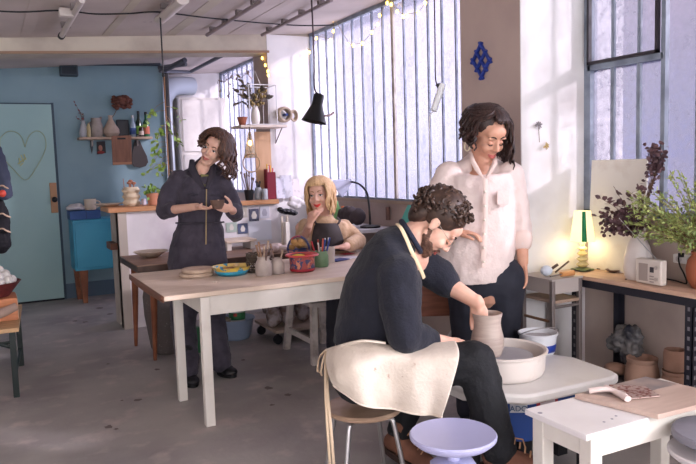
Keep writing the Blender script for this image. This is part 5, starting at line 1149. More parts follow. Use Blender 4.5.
MB().tube([(TXa + 0.02, TYa + 0.011, 0.655), (TXb - 0.02, TYa + 0.011, 0.655)], 0.008, 8).build('rail', M_GREYMETAL, tb_)
zz = TZ + 0.0045
p = Pz(541, 273, zz)
q = MB().ell((2.60, 2.76, zz + 0.03), (0.032, 0.032, 0.028)); tag(q.build('white_ball', mat('ball_white', (206, 214, 226), 0.5), loc=(2.60, 2.68, zz)), 'pale round ball of clay on the steel side table', 'ball')
pt = thing('paint_roller', (2.66, 2.7, zz), 'wooden handled tool lying on the steel side table', 'tool')
MB().tube([(2.63, 2.685, zz + 0.016), (2.72, 2.69, zz + 0.016)], [0.013, 0.015], 10).build('handle', mat('handle_orange', (206, 146, 92), 0.5), pt)
MB().tube([(2.55, 2.68, zz + 0.014), (2.63, 2.685, zz + 0.016)], 0.004, 7).build('shaft', M_GREYMETAL, pt)
q = MB().tube([(2.68, 2.78, zz + 0.01), (2.74, 2.74, zz + 0.07)], 0.005, 7).tube([(2.66, 2.82, zz + 0.01), (2.71, 2.79, zz + 0.05)], 0.008, 7)
tag(q.build('dark_sticks', mat('stick_dark', (84, 64, 56), 0.6), loc=(2.69, 2.74, zz)), 'two dark sticks propped up on the steel side table', 'sticks')
# pots under the window table
zl = 0.2795
for i, (x, y, r1, h, lab_, mt) in enumerate(((2.90, 2.40, 0.086, 0.125, 'wide pinkish clay pot on the dark lower shelf of the window table', mat('raw_clay_pink', (176, 142, 124), 0.8, col2=(158, 124, 108), scale=9)),
                                       (2.89, 2.20, 0.068, 0.11, 'bottom clay pot of the stack behind the slotted black post', mat('raw_clay_brown', (160, 124, 106), 0.8, col2=(140, 108, 92), scale=9)),)):
    t = thing('clay_pot', (x, y, zl), lab_, 'pot')
    MB().lathe([(0.001, 0), (r1 * 0.98, 0), (r1, 0.008), (r1 * 0.94, h * 0.5), (r1 * 0.82, h * 0.82), (r1 * 0.87, h * 0.86), (r1 * 0.88, h), (r1 * 0.78, h), (r1 * 0.74, h * 0.82), (r1 * 0.85, 0.012), (0.001, 0.01)], (x, y, zl), 32).build('body', mt, t)
t = thing('clay_pot', (2.89, 2.20, zl + 0.112), 'top clay pot of the stack behind the slotted black post', 'pot')
MB().lathe([(0.001, 0), (0.05, 0), (0.056, 0.01), (0.055, 0.08), (0.05, 0.1), (0.044, 0.1), (0.046, 0.08), (0.045, 0.01), (0.001, 0.01)], (2.89, 2.20, zl + 0.1125), 28).build('body', mat('raw_clay_brown', (160, 124, 106)), t)
q = MB()
for k in range(6): q.ell((2.875 + rnd.uniform(-0.02, 0.02), 2.55 + rnd.uniform(-0.02, 0.02), zl + 0.035), (0.04, 0.045, 0.033))
tag(q.build('clay_lump', mat('lump_brown', (150, 118, 100), 0.8), loc=(2.875, 2.53, zl), voxel=0.008, sm=2), 'rounded lump of brown clay left of the wide pot on the lower shelf', 'lump')
q = MB(); rnd.seed(21)
for k in range(12): q.ell((2.945 + rnd.uniform(-0.02, 0.02), 2.545 + rnd.uniform(-0.055, 0.055), zl + 0.10 + rnd.uniform(0.0, 0.12)), (0.035, 0.05, 0.05))
q.ell((2.95, 2.49, zl + 0.2), (0.03, 0.045, 0.07)).ell((2.95, 2.56, zl + 0.16), (0.03, 0.03, 0.05))
tag(q.build('plastic_bag', mat('bag_dark_clear', (120, 118, 118), 0.12, col2=(34, 38, 52), scale=9, lo=0.4, hi=0.6, bump=0.6, bscale=22), loc=(2.945, 2.54, zl), voxel=0.008, sm=1, disp=0.05, dsize=0.03), 'crumpled clear and dark plastic bag behind the pots under the window table', 'bag')
# ================================================================== people
M_SKIN = mat('skin_light', (222, 178, 158), 0.5, col2=(208, 158, 138), scale=14, lo=0.45, hi=0.75, spec=0.35, sss=0.12)
M_SKINB = mat('skin_warm', (204, 154, 130), 0.5, col2=(190, 137, 115), scale=14, lo=0.45, hi=0.75, spec=0.35, sss=0.12)
M_EYE = mat('eye_white', (226, 220, 216), 0.25)
M_IRIS = mat('iris_dark', (40, 28, 24), 0.2)
M_LIP = mat('lip_pink', (176, 92, 86), 0.4)
M_LIPR = mat('lip_red', (214, 62, 58), 0.35)
def hframe(O, f, u):
    f = f.normalized(); u = (u - f * u.dot(f)).normalized(); l = u.cross(f)
    return O, l, f, u
def hp_(H, s, l, f, u): O, L_, F_, U_ = H; return O + (L_ * l + F_ * f + U_ * u) * s
def head_shape(mb, H, s=1.0, neck=None, nr=0.05, fem=True):
    ax = (H[1], H[2], H[3]); q = lambda l, f, u: hp_(H, s, l, f, u); R = lambda *r: tuple(x * s for x in r)
    mb.ell(q(0, -0.012, 0.042), R(0.072, 0.094, 0.080), ax)
    mb.ell(q(0, 0.036, -0.018), R(0.060, 0.052, 0.084), ax)
    mb.ell(q(0, 0.062, 0.044), R(0.052, 0.030, 0.036), ax)
    for g in (-1, 1):
        mb.rcone(q(g * 0.052, 0.002, -0.045), 0.018 * s, q(g * 0.016, 0.062, -0.100), 0.015 * s)
        mb.ell(q(g * 0.034, 0.064, -0.028), R(0.024, 0.024, 0.024), ax)
        mb.ell(q(g * 0.028, 0.080, 0.024), R(0.024, 0.009, 0.007), ax)
        mb.ell(q(g * 0.074, -0.004, -0.002), R(0.007, 0.018, 0.028), ax)
        mb.ell(q(g * 0.078, -0.012, 0.006), R(0.006, 0.014, 0.018), ax)
        mb.ell(q(g * 0.010, 0.094, -0.030), R(0.008, 0.009, 0.007), ax)
    mb.ell(q(0, 0.068, -0.098), R(0.020, 0.017, 0.016), ax)
    mb.ell(q(0, 0.066, -0.064), R(0.030, 0.022, 0.026), ax)
    mb.rcone(q(0, 0.084, 0.018), 0.007 * s, q(0, 0.104, -0.024), 0.010 * s)
    if neck is not None: mb.rcone(q(0, -0.018, -0.045), nr, neck, nr * 1.1)
def face_parts(root, H, s=1.0, lip=None, brow=None, look=(0, 1, 0), closed=False, smile=0.0, body=None):
    ax = (H[1], H[2], H[3]); q = lambda l, f, u: hp_(H, s, l, f, u)
    for g in (-1, 1):
        if not closed:
            c = q(g * 0.029, 0.076, 0.004)
            e = MB().ell(c, (0.0135 * s, 0.011 * s, 0.0075 * s), ax, 14, 10).build('eye', M_EYE, root)
            MB().ell(c + (H[2] * 0.0082 + H[1] * look[0] * 0.004 + H[3] * look[2] * 0.003) * s, (0.0058 * s, 0.0045 * s, 0.0062 * s), ax, 12, 8).build('iris', M_IRIS, e)
            pts = [q(g * (0.029 + 0.015 * t), 0.0862 - 0.006 * t * t, 0.010 + 0.003 * (1 - t * t) - 0.003) for t in (-1, -0.5, 0, 0.5, 1)]
            MB().tube(pts, [0.0012 * s, 0.002 * s, 0.0024 * s, 0.0022 * s, 0.0012 * s], 6).build('eyelashes', mat('lash_dark', (40, 26, 22), 0.7), e)
        else:
            c = q(g * 0.029, 0.0745, 0.001)
            e = MB().ell(c, (0.0145 * s, 0.0105 * s, 0.0095 * s), ax, 14, 10).build('eyelid', mat('eyelid_skin', (200, 146, 122), 0.5), root)
            pts = [q(g * (0.029 + 0.014 * t), 0.0868 - 0.007 * t * t, -0.004 - 0.004 * (1 - t * t)) for t in (-1, -0.5, 0, 0.5, 1)]
            MB().tube(pts, [0.0014 * s, 0.0022 * s, 0.0026 * s, 0.0022 * s, 0.0014 * s], 6).build('eyelashes', mat('lash_dark', (40, 26, 22), 0.7), e)
        if brow:
            pts = [q(g * (0.012 + 0.034 * t), 0.0905 - 0.016 * t * t, 0.027 + 0.007 * math.sin(PI * min(1, t * 1.15))) for t in (0, 0.25, 0.5, 0.75, 1)]
            MB().tube(pts, [0.0024 * s, 0.0036 * s, 0.0035 * s, 0.0028 * s, 0.0012 * s], 6).build('eyebrow', brow, root)
    lm = lip or M_LIP
    up_, lo_ = [], []
    for t in (-1, -0.6, -0.25, 0, 0.25, 0.6, 1):
        up_.append(q(0.024 * t, 0.0905 - 0.012 * t * t, -0.060 + 0.001 * abs(t) + smile * 0.008 * t * t)); lo_.append(q(0.022 * t, 0.0905 - 0.012 * t * t, -0.0685 + 0.005 * t * t + smile * 0.006 * t * t))
    k = MB().tube(up_, [0.0016 * s, 0.0034 * s, 0.0044 * s, 0.004 * s, 0.0044 * s, 0.0034 * s, 0.0016 * s], 8).tube(lo_, [0.0016 * s, 0.004 * s, 0.0052 * s, 0.0056 * s, 0.0052 * s, 0.004 * s, 0.0016 * s], 8)
    k.build('lips', lm, root)
def hand_shape(mb, w, d, n, side, s=1.0, curl=(0.35, 0.35, 0.4), spread=0.12, thumb=(0.7, 0.35), fore=None):
    """w wrist point, d finger direction, n palm normal (towards what is held), side +1/-1: thumb towards side*(d x n)."""
    d = d.normalized(); n = (n - d * n.dot(d)).normalized(); t = d.cross(n) * side
    ax = (t, n, d)
    mb.ell(w + d * 0.045 * s, (0.039 * s, 0.015 * s, 0.052 * s), ax)
    mb.ell(w + d * 0.075 * s, (0.040 * s, 0.0125 * s, 0.022 * s), ax)
    mb.rcone(w - d * 0.015 * s, 0.024 * s, w + d * 0.03 * s, 0.022 * s)
    L_ = (0.074, 0.083, 0.077, 0.060); X = (0.028, 0.0095, -0.009, -0.027)
    for i in range(4):
        p = w + d * (0.088 - 0.004 * abs(i - 1)) * s + t * X[i] * s; a = 0.0; sp = spread * (1.5 - i) / 1.5
        dd = (d + t * sp).normalized(); r = (0.0088 - 0.0006 * (i == 3)) * s
        pts = [w + d * 0.05 * s + t * X[i] * 0.9 * s, p]; rs = [r, r * 1.05]
        for k, fr in enumerate((0.45, 0.31, 0.24)):
            c_ = curl[k] if not isinstance(curl[k], (list, tuple)) else curl[k][i]
            a += c_
            p = p + (dd * math.cos(a) + n * math.sin(a)) * (L_[i] * fr * s); pts.append(p); rs.append(r * (0.97, 0.9, 0.8)[k])
        mb.chain(pts, rs)
    b0 = w + d * 0.02 * s + t * 0.025 * s; a1, a2 = thumb
    d1 = (d * math.cos(a1) + t * math.sin(a1) + n * 0.25).normalized()
    b1 = b0 + d1 * 0.042 * s
    d2 = (d * math.cos(a1 * 0.6) + t * math.sin(a1 * 0.6) + n * a2).normalized(); b2 = b1 + d2 * 0.034 * s
    d3 = (d2 - t * 0.2 + n * a2 * 0.6).normalized(); b3 = b2 + d3 * 0.025 * s
    mb.chain([b0, b1, b2, b3], [0.0145 * s, 0.011 * s, 0.0098 * s, 0.008 * s])
def sph(H, s, th, ph, r=1.0, c=(0, -0.012, 0.045), R=(0.078, 0.098, 0.085)):
    """point on the scalp: th azimuth (0 = front, + = left), ph polar angle from the crown."""
    return hp_(H, s, c[0] + R[0] * r * math.sin(ph) * math.sin(th), c[1] + R[1] * r * math.sin(ph) * math.cos(th), c[2] + R[2] * r * math.cos(ph))
def lock(mb, H, s, th, ph0, ph1, length, wave=0.006, nw=2.0, out=0.0, r=0.011, flat=0.45, seed=0, grav=None, inward=0.0, part=0.0):
    q = random.Random(seed); pts = []; ph_w = q.uniform(0, 6.28); rr = 1.03 + q.uniform(0, 0.05)
    n1 = 6
    for i in range(n1 + 1):
        t = i / n1; pts.append(sph(H, s, th * (part + (1 - part) * min(1, 0.35 + t)), lerp(ph0, ph1, t), rr + 0.05 * t + out * t))
    down = -H[3] if grav is None else (-H[3] * (1 - grav) + V((0, 0, -1)) * grav).normalized()
    last = pts[-1]; rad = (sph(H, s, th, PI / 2) - hp_(H, s, 0, -0.012, 0.045)).normalized(); tang = down.cross(rad)
    n2 = 8
    for i in range(1, n2 + 1):
        t = i / n2; L_ = length * t
        w_ = math.sin(ph_w + nw * 2 * PI * t) * wave * min(1, 0.4 + t)
        w2 = math.cos(ph_w + nw * 2 * PI * t) * wave * 0.8 * min(1, 0.4 + t)
        pts.append(last + down * (L_ * s) + tang * w_ * s + rad * ((w2 + out * 0.05 * t - inward * t * t) * s))
    N_ = len(pts); rs = [r * s * (0.75 + 0.35 * math.sin(PI * min(1, i / (N_ * 0.7)))) * (1 - 0.75 * max(0, (i - N_ * 0.72) / (N_ * 0.28))) for i in range(N_)]
    mb.tube(pts, rs, 7, flat, hint=None)
def taper_loft(mb, secs, n=20):
    """secs: (centre, axis_a, axis_b, ra, rb) rings, closed."""
    R = []
    for c, a, b, ra, rb in secs: R.append([c + a * (ra * math.cos(t)) + b * (rb * math.sin(t)) for t in [2 * PI * i / n for i in range(n)]])
    mb.loft(R)
def shoe(root, ankle, toe, sole_z, mt, sole_mt, w=0.045, shaft=0.10, name='boot'):
    d = toe - ankle; d.z = 0; L_ = d.length; d.normalize(); t = V((-d.y, d.x, 0)); z = V((0, 0, 1)); ax = (d, t, z)
    g = V((ankle.x, ankle.y, sole_z))
    q = MB()
    q.ell(g + d * 0.0 + z * 0.05, (0.055, w * 0.9, 0.05), ax).rcone(g + z * 0.05, w * 0.95, g + z * shaft - d * 0.005, w * 1.0)
    q.rcone(g + z * 0.055, w * 0.85, g + d * (L_ * 0.6) + z * 0.042, w * 0.8).ell(g + d * (L_ - 0.05) + z * 0.035, (0.065, w * 0.98, 0.034), ax)
    q.ell(g + d * (L_ * 0.5) + z * 0.03, (L_ * 0.5, w * 0.85, 0.03), ax)
    o = q.build(name, mt, root, voxel=0.006, sm=3)
    sq = MB(); pl = []
    for k in range(20):
        u = 2 * PI * k / 20; cx_ = L_ * 0.42 + (L_ * 0.58 + 0.01) * math.cos(u) * (1 if math.cos(u) > 0 else 0.86); pl.append(g + d * cx_ + t * (w * 1.02 * math.sin(u) * (0.9 + 0.1 * math.cos(u))))
    sq.slab([p + z * 0.002 for p in pl], (0, 0, 0.022)); sq.build('sole', sole_mt, o)
    return o, g, d, t
# ------------------------------------------------------------------ standing woman in the dark jumpsuit
dA = 4.92
wa = thing('person', Pz(205, 380, 0), 'standing woman in a dark zipped jumpsuit with wavy brown hair holding a small bowl', 'person', None)
wa.location.z = 0
B = MB(); q = lambda x, y, dd=0.0: P(x, y, dA + dd)
HA = hframe(q(214.5, 148.5, 0.02), BACK * 0.92 - SIDE * 0.22 + V((0, 0, -0.12)), V((0, 0, 1)) * 0.86 + SIDE * 0.50 + BACK * 0.05)
neckA = q(202, 169, 0.05)
head_shape(B, HA, 1.06, neckA, 0.047)
shR, shL = q(177, 181, 0.04), q(226, 185, 0.04)
B.chain([q(204, 166, 0.05), q(203, 179, 0.05)], [0.048, 0.055]).chain([shR, q(203, 185, 0.06), shL], [0.04, 0.06, 0.04])
B.chain([q(203, 190, 0.06), q(200, 222, 0.06), q(198, 255, 0.06)], [0.10, 0.095, 0.12])
elR, wrR = q(164, 211, 0.0), q(197, 206.5, -0.24)
elL, wrL = q(236, 214, 0.02), q(231, 209, -0.2)
B.chain([shR, elR, wrR], [0.045, 0.036, 0.025]).chain([shL, elL, wrL], [0.045, 0.036, 0.025])
bowlA = P(217.5, 204, dA - 0.30)
hand_shape(B, wrR, (bowlA + V((0, 0, -0.045)) + BACK * 0.01 - wrR), V((0, 0, 1)), 1, 0.92, (0.25, 0.3, 0.3), 0.10, (0.8, 0.5))
hand_shape(B, wrL, (bowlA + SIDE * 0.01 + V((0, 0, -0.02)) + BACK * 0.03 - wrL), -SIDE * 0.6 + V((0, 0, 0.5)) - BACK * 0.4, -1, 0.92, (0.35, 0.45, 0.4), 0.08, (0.8, 0.4))
hipR, hipL = q(184, 262, 0.06), q(211, 262, 0.06)
knR, knL = q(183.5, 322, 0.02), q(212.5, 320, 0.02)
anR, anL = V((0, 0, 0)), V((0, 0, 0))
toeR, toeL = Pz(193, 386, 0.0), Pz(232, 376, 0.0)
anR = Pz(188, 369, 0.10); anL = Pz(221, 362, 0.10)
B.chain([hipR, knR, anR], [0.085, 0.055, 0.04]).chain([hipL, knL, anL], [0.085, 0.055, 0.04])
B.build('body', M_SKIN, wa, voxel=0.006, sm=2)
M_JUMP = mat('dark_denim', (66, 60, 72), 0.8, col2=(50, 45, 57), scale=16, lo=0.4, hi=0.7, bump=0.25, bscale=60, sheen=0.1)
J = MB()
taper_loft(J, [(q(203, 165.5, 0.05), SIDE, BACK * 0.6 - _z * 0.8, 0.05, 0.092), (q(202.5, 167, 0.05), SIDE, BACK * 0.64 - _z * 0.77, 0.064, 0.102), (q(202, 172, 0.05), SIDE, BACK * 0.96 - _z * 0.28, 0.155, 0.11), (q(201.5, 182, 0.05), SIDE, BACK, 0.188, 0.125), (q(200.5, 201, 0.05), SIDE, BACK, 0.176, 0.135),
               (q(200, 222, 0.05), SIDE, BACK, 0.150, 0.122), (q(199, 232, 0.05), SIDE, BACK, 0.175, 0.13), (q(197.5, 250, 0.04), SIDE, BACK, 0.20, 0.122), (q(197.5, 262, 0.04), SIDE, BACK, 0.212, 0.122), (q(197.5, 275, 0.04), SIDE, BACK, 0.20, 0.115)], 24)
J.chain([q(179, 180, 0.04), q(168, 196, 0.02), elR], [0.072, 0.068, 0.058]).chain([elR, lerp(elR, wrR, 0.22)], [0.058, 0.052])
J.chain([q(223, 185, 0.04), q(231, 200, 0.03), elL], [0.07, 0.064, 0.056]).chain([elL + V((0, 0, -0.0)), lerp(elL, wrL, 0.45)], [0.060, 0.060])
J.chain([q(185, 268, 0.05), knR, lerp(knR, anR, 1.0)], [0.118, 0.09, 0.075]).chain([q(210.5, 268, 0.05), knL, lerp(knL, anL, 1.0)], [0.112, 0.09, 0.075])
JO = J.build('jumpsuit', M_JUMP, wa, voxel=0.009, sm=4, disp=0.022, dsize=0.07)
C = MB()                                        # collar, pockets, belt seam, zip
fz = lambda x, y, o=0.0: P(x, y, dA - 0.085 - o)
for pts in (((192, 160), (192, 168), (196.5, 178), (202.5, 187)), ((213, 164), (212.5, 172), (210.5, 180), (206.5, 188.5))):
    C.tube([P(x, y, dA + 0.05 - 0.05 * i) for i, (x, y) in enumerate(pts)], [0.018, 0.026, 0.026, 0.012], 8, 0.45)
C.build('collar', mat('dark_denim_edge', (58, 54, 64), 0.8), wa)
Z = MB(); Z.tube([P(206.5 - 0.2 * i * 0.4, 187 + 8.2 * i, dA - (0.088, 0.096, 0.1, 0.1, 0.096, 0.096, 0.104, 0.11)[i]) for i in range(8)], 0.004, 6)
Z.build('zip', mat('brass_zip', (170, 150, 108), 0.4, metal=0.5), wa)
T = MB().slab([P(200.5, 174, dA - 0.03), P(208.5, 175, dA - 0.03), P(208, 182, dA - 0.072), P(206, 189.5, dA - 0.09), P(202.5, 182, dA - 0.072)], BACK * -0.02)
T.build('olive_shirt', mat('olive_shirt', (128, 124, 78), 0.8), wa, smooth=False)
for (x0, x1, y0, nm) in ((188, 198, 194, 0), (212, 221, 195, 1)):
    K = MB(); K.tube([P(x0, y0, dA - 0.082), P((x0 + x1) / 2, y0 + 0.8, dA - 0.094), P(x1, y0 + 0.3, dA - 0.090)], 0.010, 6, 0.5); K.build('chest_pocket_flap', mat('dark_denim_edge', (58, 54, 64)), wa)
K = MB(); K.tube([P(180, 230, dA - 0.085), P(177, 238, dA - 0.09), P(173.5, 247, dA - 0.075)], 0.006, 6); K.build('hip_pocket', mat('dark_denim_edge', (58, 54, 64)), wa)
K = MB(); K.tube([P(176, 223, dA - 0.05), P(188, 223.5, dA - 0.085), P(200, 223.5, dA - 0.09), P(213, 223, dA - 0.085), P(224, 222, dA - 0.045)], 0.010, 7, 0.6); K.build('waistband', mat('dark_denim_edge', (58, 54, 64)), wa)
face_parts(wa, HA, 1.06, None, mat('brow_brown', (74, 50, 38), 0.8), look=(0.1, 1, 0), smile=0.3)
HR = MB()
HR.ell(hp_(HA, 1.06, 0, -0.026, 0.058), (0.092, 0.098, 0.086), (HA[1], HA[2], HA[3]))
k = 0
for th in [x * 0.17 for x in range(-18, 19)]:
    if abs(th) < 0.62: continue
    for j, ph0 in enumerate((0.15, 0.5)):
        k += 1
        L_ = 0.19 if th > 0 else 0.075
        if abs(th) < 1.0: L_ *= 0.85
        lock(HR, HA, 1.06, th + 0.05 * j, ph0, 1.5, L_ * (0.9 + 0.25 * ((k * 37) % 10) / 10), 0.021, 2.0, 0.22 + 0.1 * j, 0.0125, 0.6, k, 0.85)
for th in (-0.55, -0.42, -0.3, -0.15, 0.1, 0.3, 0.45, 0.58):
    k += 1; lock(HR, HA, 1.06, th, 0.1, 0.93, 0.012, 0.004, 1, 0.06, 0.014, 0.6, k, 0.1)
HR.build('hair', mat('hair_brown', (66, 44, 36), 0.45, col2=(112, 76, 56), scale=30, stretch=(3, 3, 0.6), lo=0.45, hi=0.75, bump=0.3, bscale=80), wa)
M_BOOT = mat('black_leather', (24, 23, 27), 0.4)
shoe(wa, Pz(188.5, 372, 0.06), Pz(193.5, 388.0, 0.0), 0.0, M_BOOT, mat('boot_sole', (16, 15, 17), 0.6), 0.052, 0.2)
shoe(wa, Pz(220, 365, 0.06), Pz(234, 378.0, 0.0), 0.0, M_BOOT, mat('boot_sole', (16, 15, 17)), 0.052, 0.2)
tag(MB().lathe([(0.001, -0.034), (0.028, -0.034), (0.043, -0.005), (0.047, 0.026), (0.042, 0.026), (0.036, -0.005), (0.001, -0.024)], bowlA + V((0, 0, 0.0)), 26).build('small_bowl', mat('brown_clay_bowl', (112, 86, 74), 0.6, col2=(92, 70, 60), scale=14), loc=bowlA), 'small brown clay bowl held in the hands of the woman in the jumpsuit', 'bowl')
# ------------------------------------------------------------------ seated blonde woman
dC = 5.25
wc_ = thing('person', V((2.28, 4.8, 0)), 'smiling blonde woman in a tan sweater and dark apron sitting with chin on hand', 'person')
B = MB(); q = lambda x, y, dd=0.0: P(x, y, dC + dd)
HC = hframe(q(319.5, 196, -0.06), BACK * 0.95 - SIDE * 0.22 + V((0, 0, 0.03)), V((0, 0, 1)) * 0.98 - SIDE * 0.08)
SC = 1.10
neckC = q(324, 221, 0.06)
head_shape(B, HC, SC, neckC, 0.05)
shR, shL = q(301, 228, 0.12), q(346, 229, 0.14)
B.chain([shR, q(324, 228, 0.12), shL], [0.045, 0.06, 0.045]).chain([neckC, q(325, 229, 0.10)], [0.05, 0.07]).chain([q(326, 230, 0.14), q(325, 262, 0.16)], [0.10, 0.10])
elR = onT(303.5, 253) + V((0, 0, 0.078)); wrR = q(309.5, 224, -0.17)
B.chain([shR, elR, wrR], [0.045, 0.038, 0.026])
fist = q(311.5, 213.5, -0.165)
hand_shape(B, wrR, (fist - wrR), SIDE * 0.7 - BACK * 0.7, -1, 0.95, (0.9, 1.3, 1.0), 0.03, (0.5, 0.4))
elL = P(359, 241, dC + 0.08); wrL = onT(345, 257) + V((0, 0, 0.075))
B.chain([shL, elL, wrL], [0.045, 0.036, 0.026])
hand_shape(B, wrL, -SIDE * 0.9 + BACK * 0.4, V((0, 0, -1)), -1, 0.9, (0.1, 0.15, 0.15), 0.12, (0.6, 0.1))
hipz = 0.575
hp0 = V((2.20, 4.84, hipz)); 
for g in (-1, 1):
    hp1 = hp0 + V((0.075 * g, 0, 0)); kn = hp0 + V((0.08 * g, -0.56, -0.005)); an = hp0 + V((0.085 * g, -0.50, -0.47))
    B.chain([hp1, kn, an], [0.075, 0.05, 0.036])
B.chain([hp0, q(325, 258, 0.16)], [0.11, 0.10])
B.build('body', M_SKIN, wc_, voxel=0.0065, sm=2)
M_TAN = mat('tan_knit', (206, 174, 142), 0.9, col2=(190, 156, 124), scale=18, bump=0.3, bscale=70, sheen=0.2)
S = MB()
taper_loft(S, [(q(323, 215.5, 0.04), SIDE, BACK, 0.070, 0.066), (q(323.5, 219.5, 0.05), SIDE, BACK, 0.088, 0.085), (q(325, 223.5, 0.08), SIDE, BACK, 0.165, 0.11), (q(326, 231, 0.11), SIDE, BACK, 0.20, 0.135), (q(326, 246, 0.13), SIDE, BACK, 0.185, 0.135), (q(325, 268, 0.19), SIDE, BACK, 0.17, 0.125), (q(325, 280, 0.19), SIDE, BACK, 0.17, 0.12)], 24)
S.chain([q(305, 227, 0.12), lerp(shR, elR, 0.6), elR + V((0, 0, 0.026))], [0.066, 0.058, 0.048]).chain([elR + V((0, 0, 0.026)), lerp(elR, wrR, 0.36)], [0.052, 0.046])
S.chain([q(344, 228, 0.14), lerp(shL, elL, 0.5), elL], [0.068, 0.062, 0.055]).chain([elL, lerp(elL, wrL, 0.7)], [0.06, 0.05])
S.build('sweater', M_TAN, wc_, voxel=0.009, sm=4, disp=0.015, dsize=0.06)
T = MB()
for g in (-1, 1):
    T.chain([hp0 + V((0.075 * g, 0, 0)), hp0 + V((0.08 * g, -0.56, -0.005)), hp0 + V((0.085 * g, -0.50, -0.42))], [0.092, 0.075, 0.062])
T.chain([hp0 + V((-0.06, 0.0, 0.03)), hp0 + V((0.06, 0, 0.03))], [0.125, 0.125])
T.build('trousers', mat('dark_trousers', (34, 34, 44), 0.8), wc_, voxel=0.01, sm=3, disp=0.012)
A_ = MB(); rows = []
for i, (y, xl, xr, o) in enumerate(((223, 315, 338, -0.10), (228, 313.5, 340, -0.11), (236, 311.5, 343, -0.10), (246, 311, 345, -0.06), (251, 311, 346, -0.04))):
    rows.append([P(lerp(xl, xr, t), y, dC + o + 0.0 + 0.06 * abs(2 * t - 1) ** 2.2 - 0.0) for t in [k / 8 for k in range(9)]])
A_.grid(rows); ap = A_.build('apron', mat('charcoal_apron', (72, 66, 68), 0.8, col2=(58, 53, 56), scale=14), wc_, solid=0.006, sub=1)
K = MB()
for xs in ((316.5, 314, 317), (338, 340, 337)):
    K.tube([P(xs[0], 224, dC - 0.06), P(xs[1], 220.5, dC - 0.02), P(xs[2], 217.5, dC + 0.06)], 0.010, 6, 0.4)
K.build('apron_strap', MATS['charcoal_apron'], wc_)
K = MB(); K.tube([P(325, 238, dC - 0.11), P(325, 243, dC - 0.11)], 0.005, 6).tube([P(328.5, 237.5, dC - 0.11), P(328.5, 242.5, dC - 0.11)], 0.005, 6); K.build('pocket_pen', M_PAPER, wc_)
face_parts(wc_, HC, SC, M_LIPR, mat('brow_blond', (150, 108, 72), 0.8), look=(0.0, 1, 0), smile=1.0)
HR = MB()
HR.ell(hp_(HC, SC, 0, -0.026, 0.058), tuple(SC * x for x in (0.086, 0.094, 0.082)), (HC[1], HC[2], HC[3]))
k = 100
for th in [x * 0.145 for x in range(-21, 22)]:
    if abs(th) < 0.80: continue
    for j, ph0 in enumerate((0.1, 0.45)):
        k += 1; lock(HR, HC, SC, th, ph0, 1.52, (0.175 if abs(th) > 1.1 else 0.15) * (0.95 + 0.12 * ((k * 31) % 10) / 10), 0.009, 1.2, (0.14 if th > 0 else 0.06) + 0.05 * j, 0.0125, 0.5, k, 0.5, inward=0.02)
for th in [x * 0.085 for x in range(-12, 13)]:
    k += 1; lock(HR, HC, SC, th, 0.1, 1.16, 0.016, 0.002, 0.5, 0.06, 0.0105, 0.45, k, 0.0)
HR.build('hair', mat('hair_blond', (226, 190, 144), 0.45, col2=(194, 150, 104), scale=34, stretch=(4, 4, 0.5), lo=0.42, hi=0.7, bump=0.3, bscale=80), wc_)
for g, px in ((-1, 0), (1, 0)):
    an = hp0 + V((0.085 * g, -0.50, -0.47)); shoe(wc_, V((an.x, an.y, 0.06)), V((an.x + 0.02 * g, an.y - 0.17, 0)), 0.0, mat('brown_shoe', (84, 56, 44), 0.6), mat('boot_sole', (16, 15, 17)), 0.045, 0.10, 'shoe')
# ------------------------------------------------------------------ standing woman in the pale shirt
dB = 3.52
wb2 = thing('person', V((P(485, 300, dB).x, P(485, 300, dB).y, 0)), 'standing woman in a pale pink linen shirt and dark trousers looking down at the pot', 'person')
B = MB(); q = lambda x, y, dd=0.0: P(x, y, dB + dd)
HB = hframe(q(486.0, 135.0, 0.02), BACK * 0.78 + SIDE * 0.40 + V((0, 0, -0.52)), V((0, 0, 1)) * 0.92 + SIDE * 0.10 + BACK * 0.25)
SB = 1.10
neckB = q(481, 166, 0.06)
head_shape(B, HB, SB, neckB, 0.05)
shR, shL = q(446, 175, 0.06), q(511, 178, 0.06)
B.chain([q(482, 162, 0.05), q(481, 179, 0.05)], [0.050, 0.06]).chain([shR, q(480, 183, 0.07), shL], [0.038, 0.06, 0.038])
B.chain([q(480, 188, 0.06), q(482, 235, 0.06), q(485, 285, 0.06)], [0.105, 0.10, 0.125])
elR, wrR = q(425, 226, 0.06), q(453, 232.5, -0.10)
elL, wrL = q(521, 226, 0.06), q(523, 262, 0.02)
B.chain([shR, elR, wrR], [0.048, 0.040, 0.027]).chain([shL, elL, wrL], [0.048, 0.038, 0.027])
hand_shape(B, wrR, SIDE * 0.95 + V((0, 0, 0.0)) + BACK * 0.2, V((0, 0, -1)), -1, 0.92, (0.3, 0.5, 0.5), 0.05, (0.6, 0.3))
hand_shape(B, wrL + V((0, 0, -0.006)), V((0, 0, -1)) + SIDE * 0.03 + BACK * 0.15, -SIDE * 1.0 + BACK * 0.25, 1, 0.95, (0.22, 0.35, 0.35), 0.06, (0.55, 0.25))
hipR, hipL = q(469, 288, 0.06), q(502, 288, 0.06)
gz = lambda x, dd: V((P(x, 300, dB + dd).x, P(x, 300, dB + dd).y, 0))
knR, knL = gz(468, 0.10) + V((0, 0, 0.47)), gz(502, 0.12) + V((0, 0, 0.47)); anR, anL = gz(466, 0.16) + V((0, 0, 0.09)), gz(500, 0.2) + V((0, 0, 0.09))
B.chain([hipR, knR, anR], [0.09, 0.06, 0.04]).chain([hipL, knL, anL], [0.09, 0.06, 0.04])
B.build('body', M_SKINB, wb2, voxel=0.0052, sm=2)
M_LINEN = mat('pale_linen', (222, 205, 200), 0.85, col2=(208, 188, 184), scale=10, lo=0.45, hi=0.75, bump=0.2, bscale=90, sheen=0.15)
S = MB()
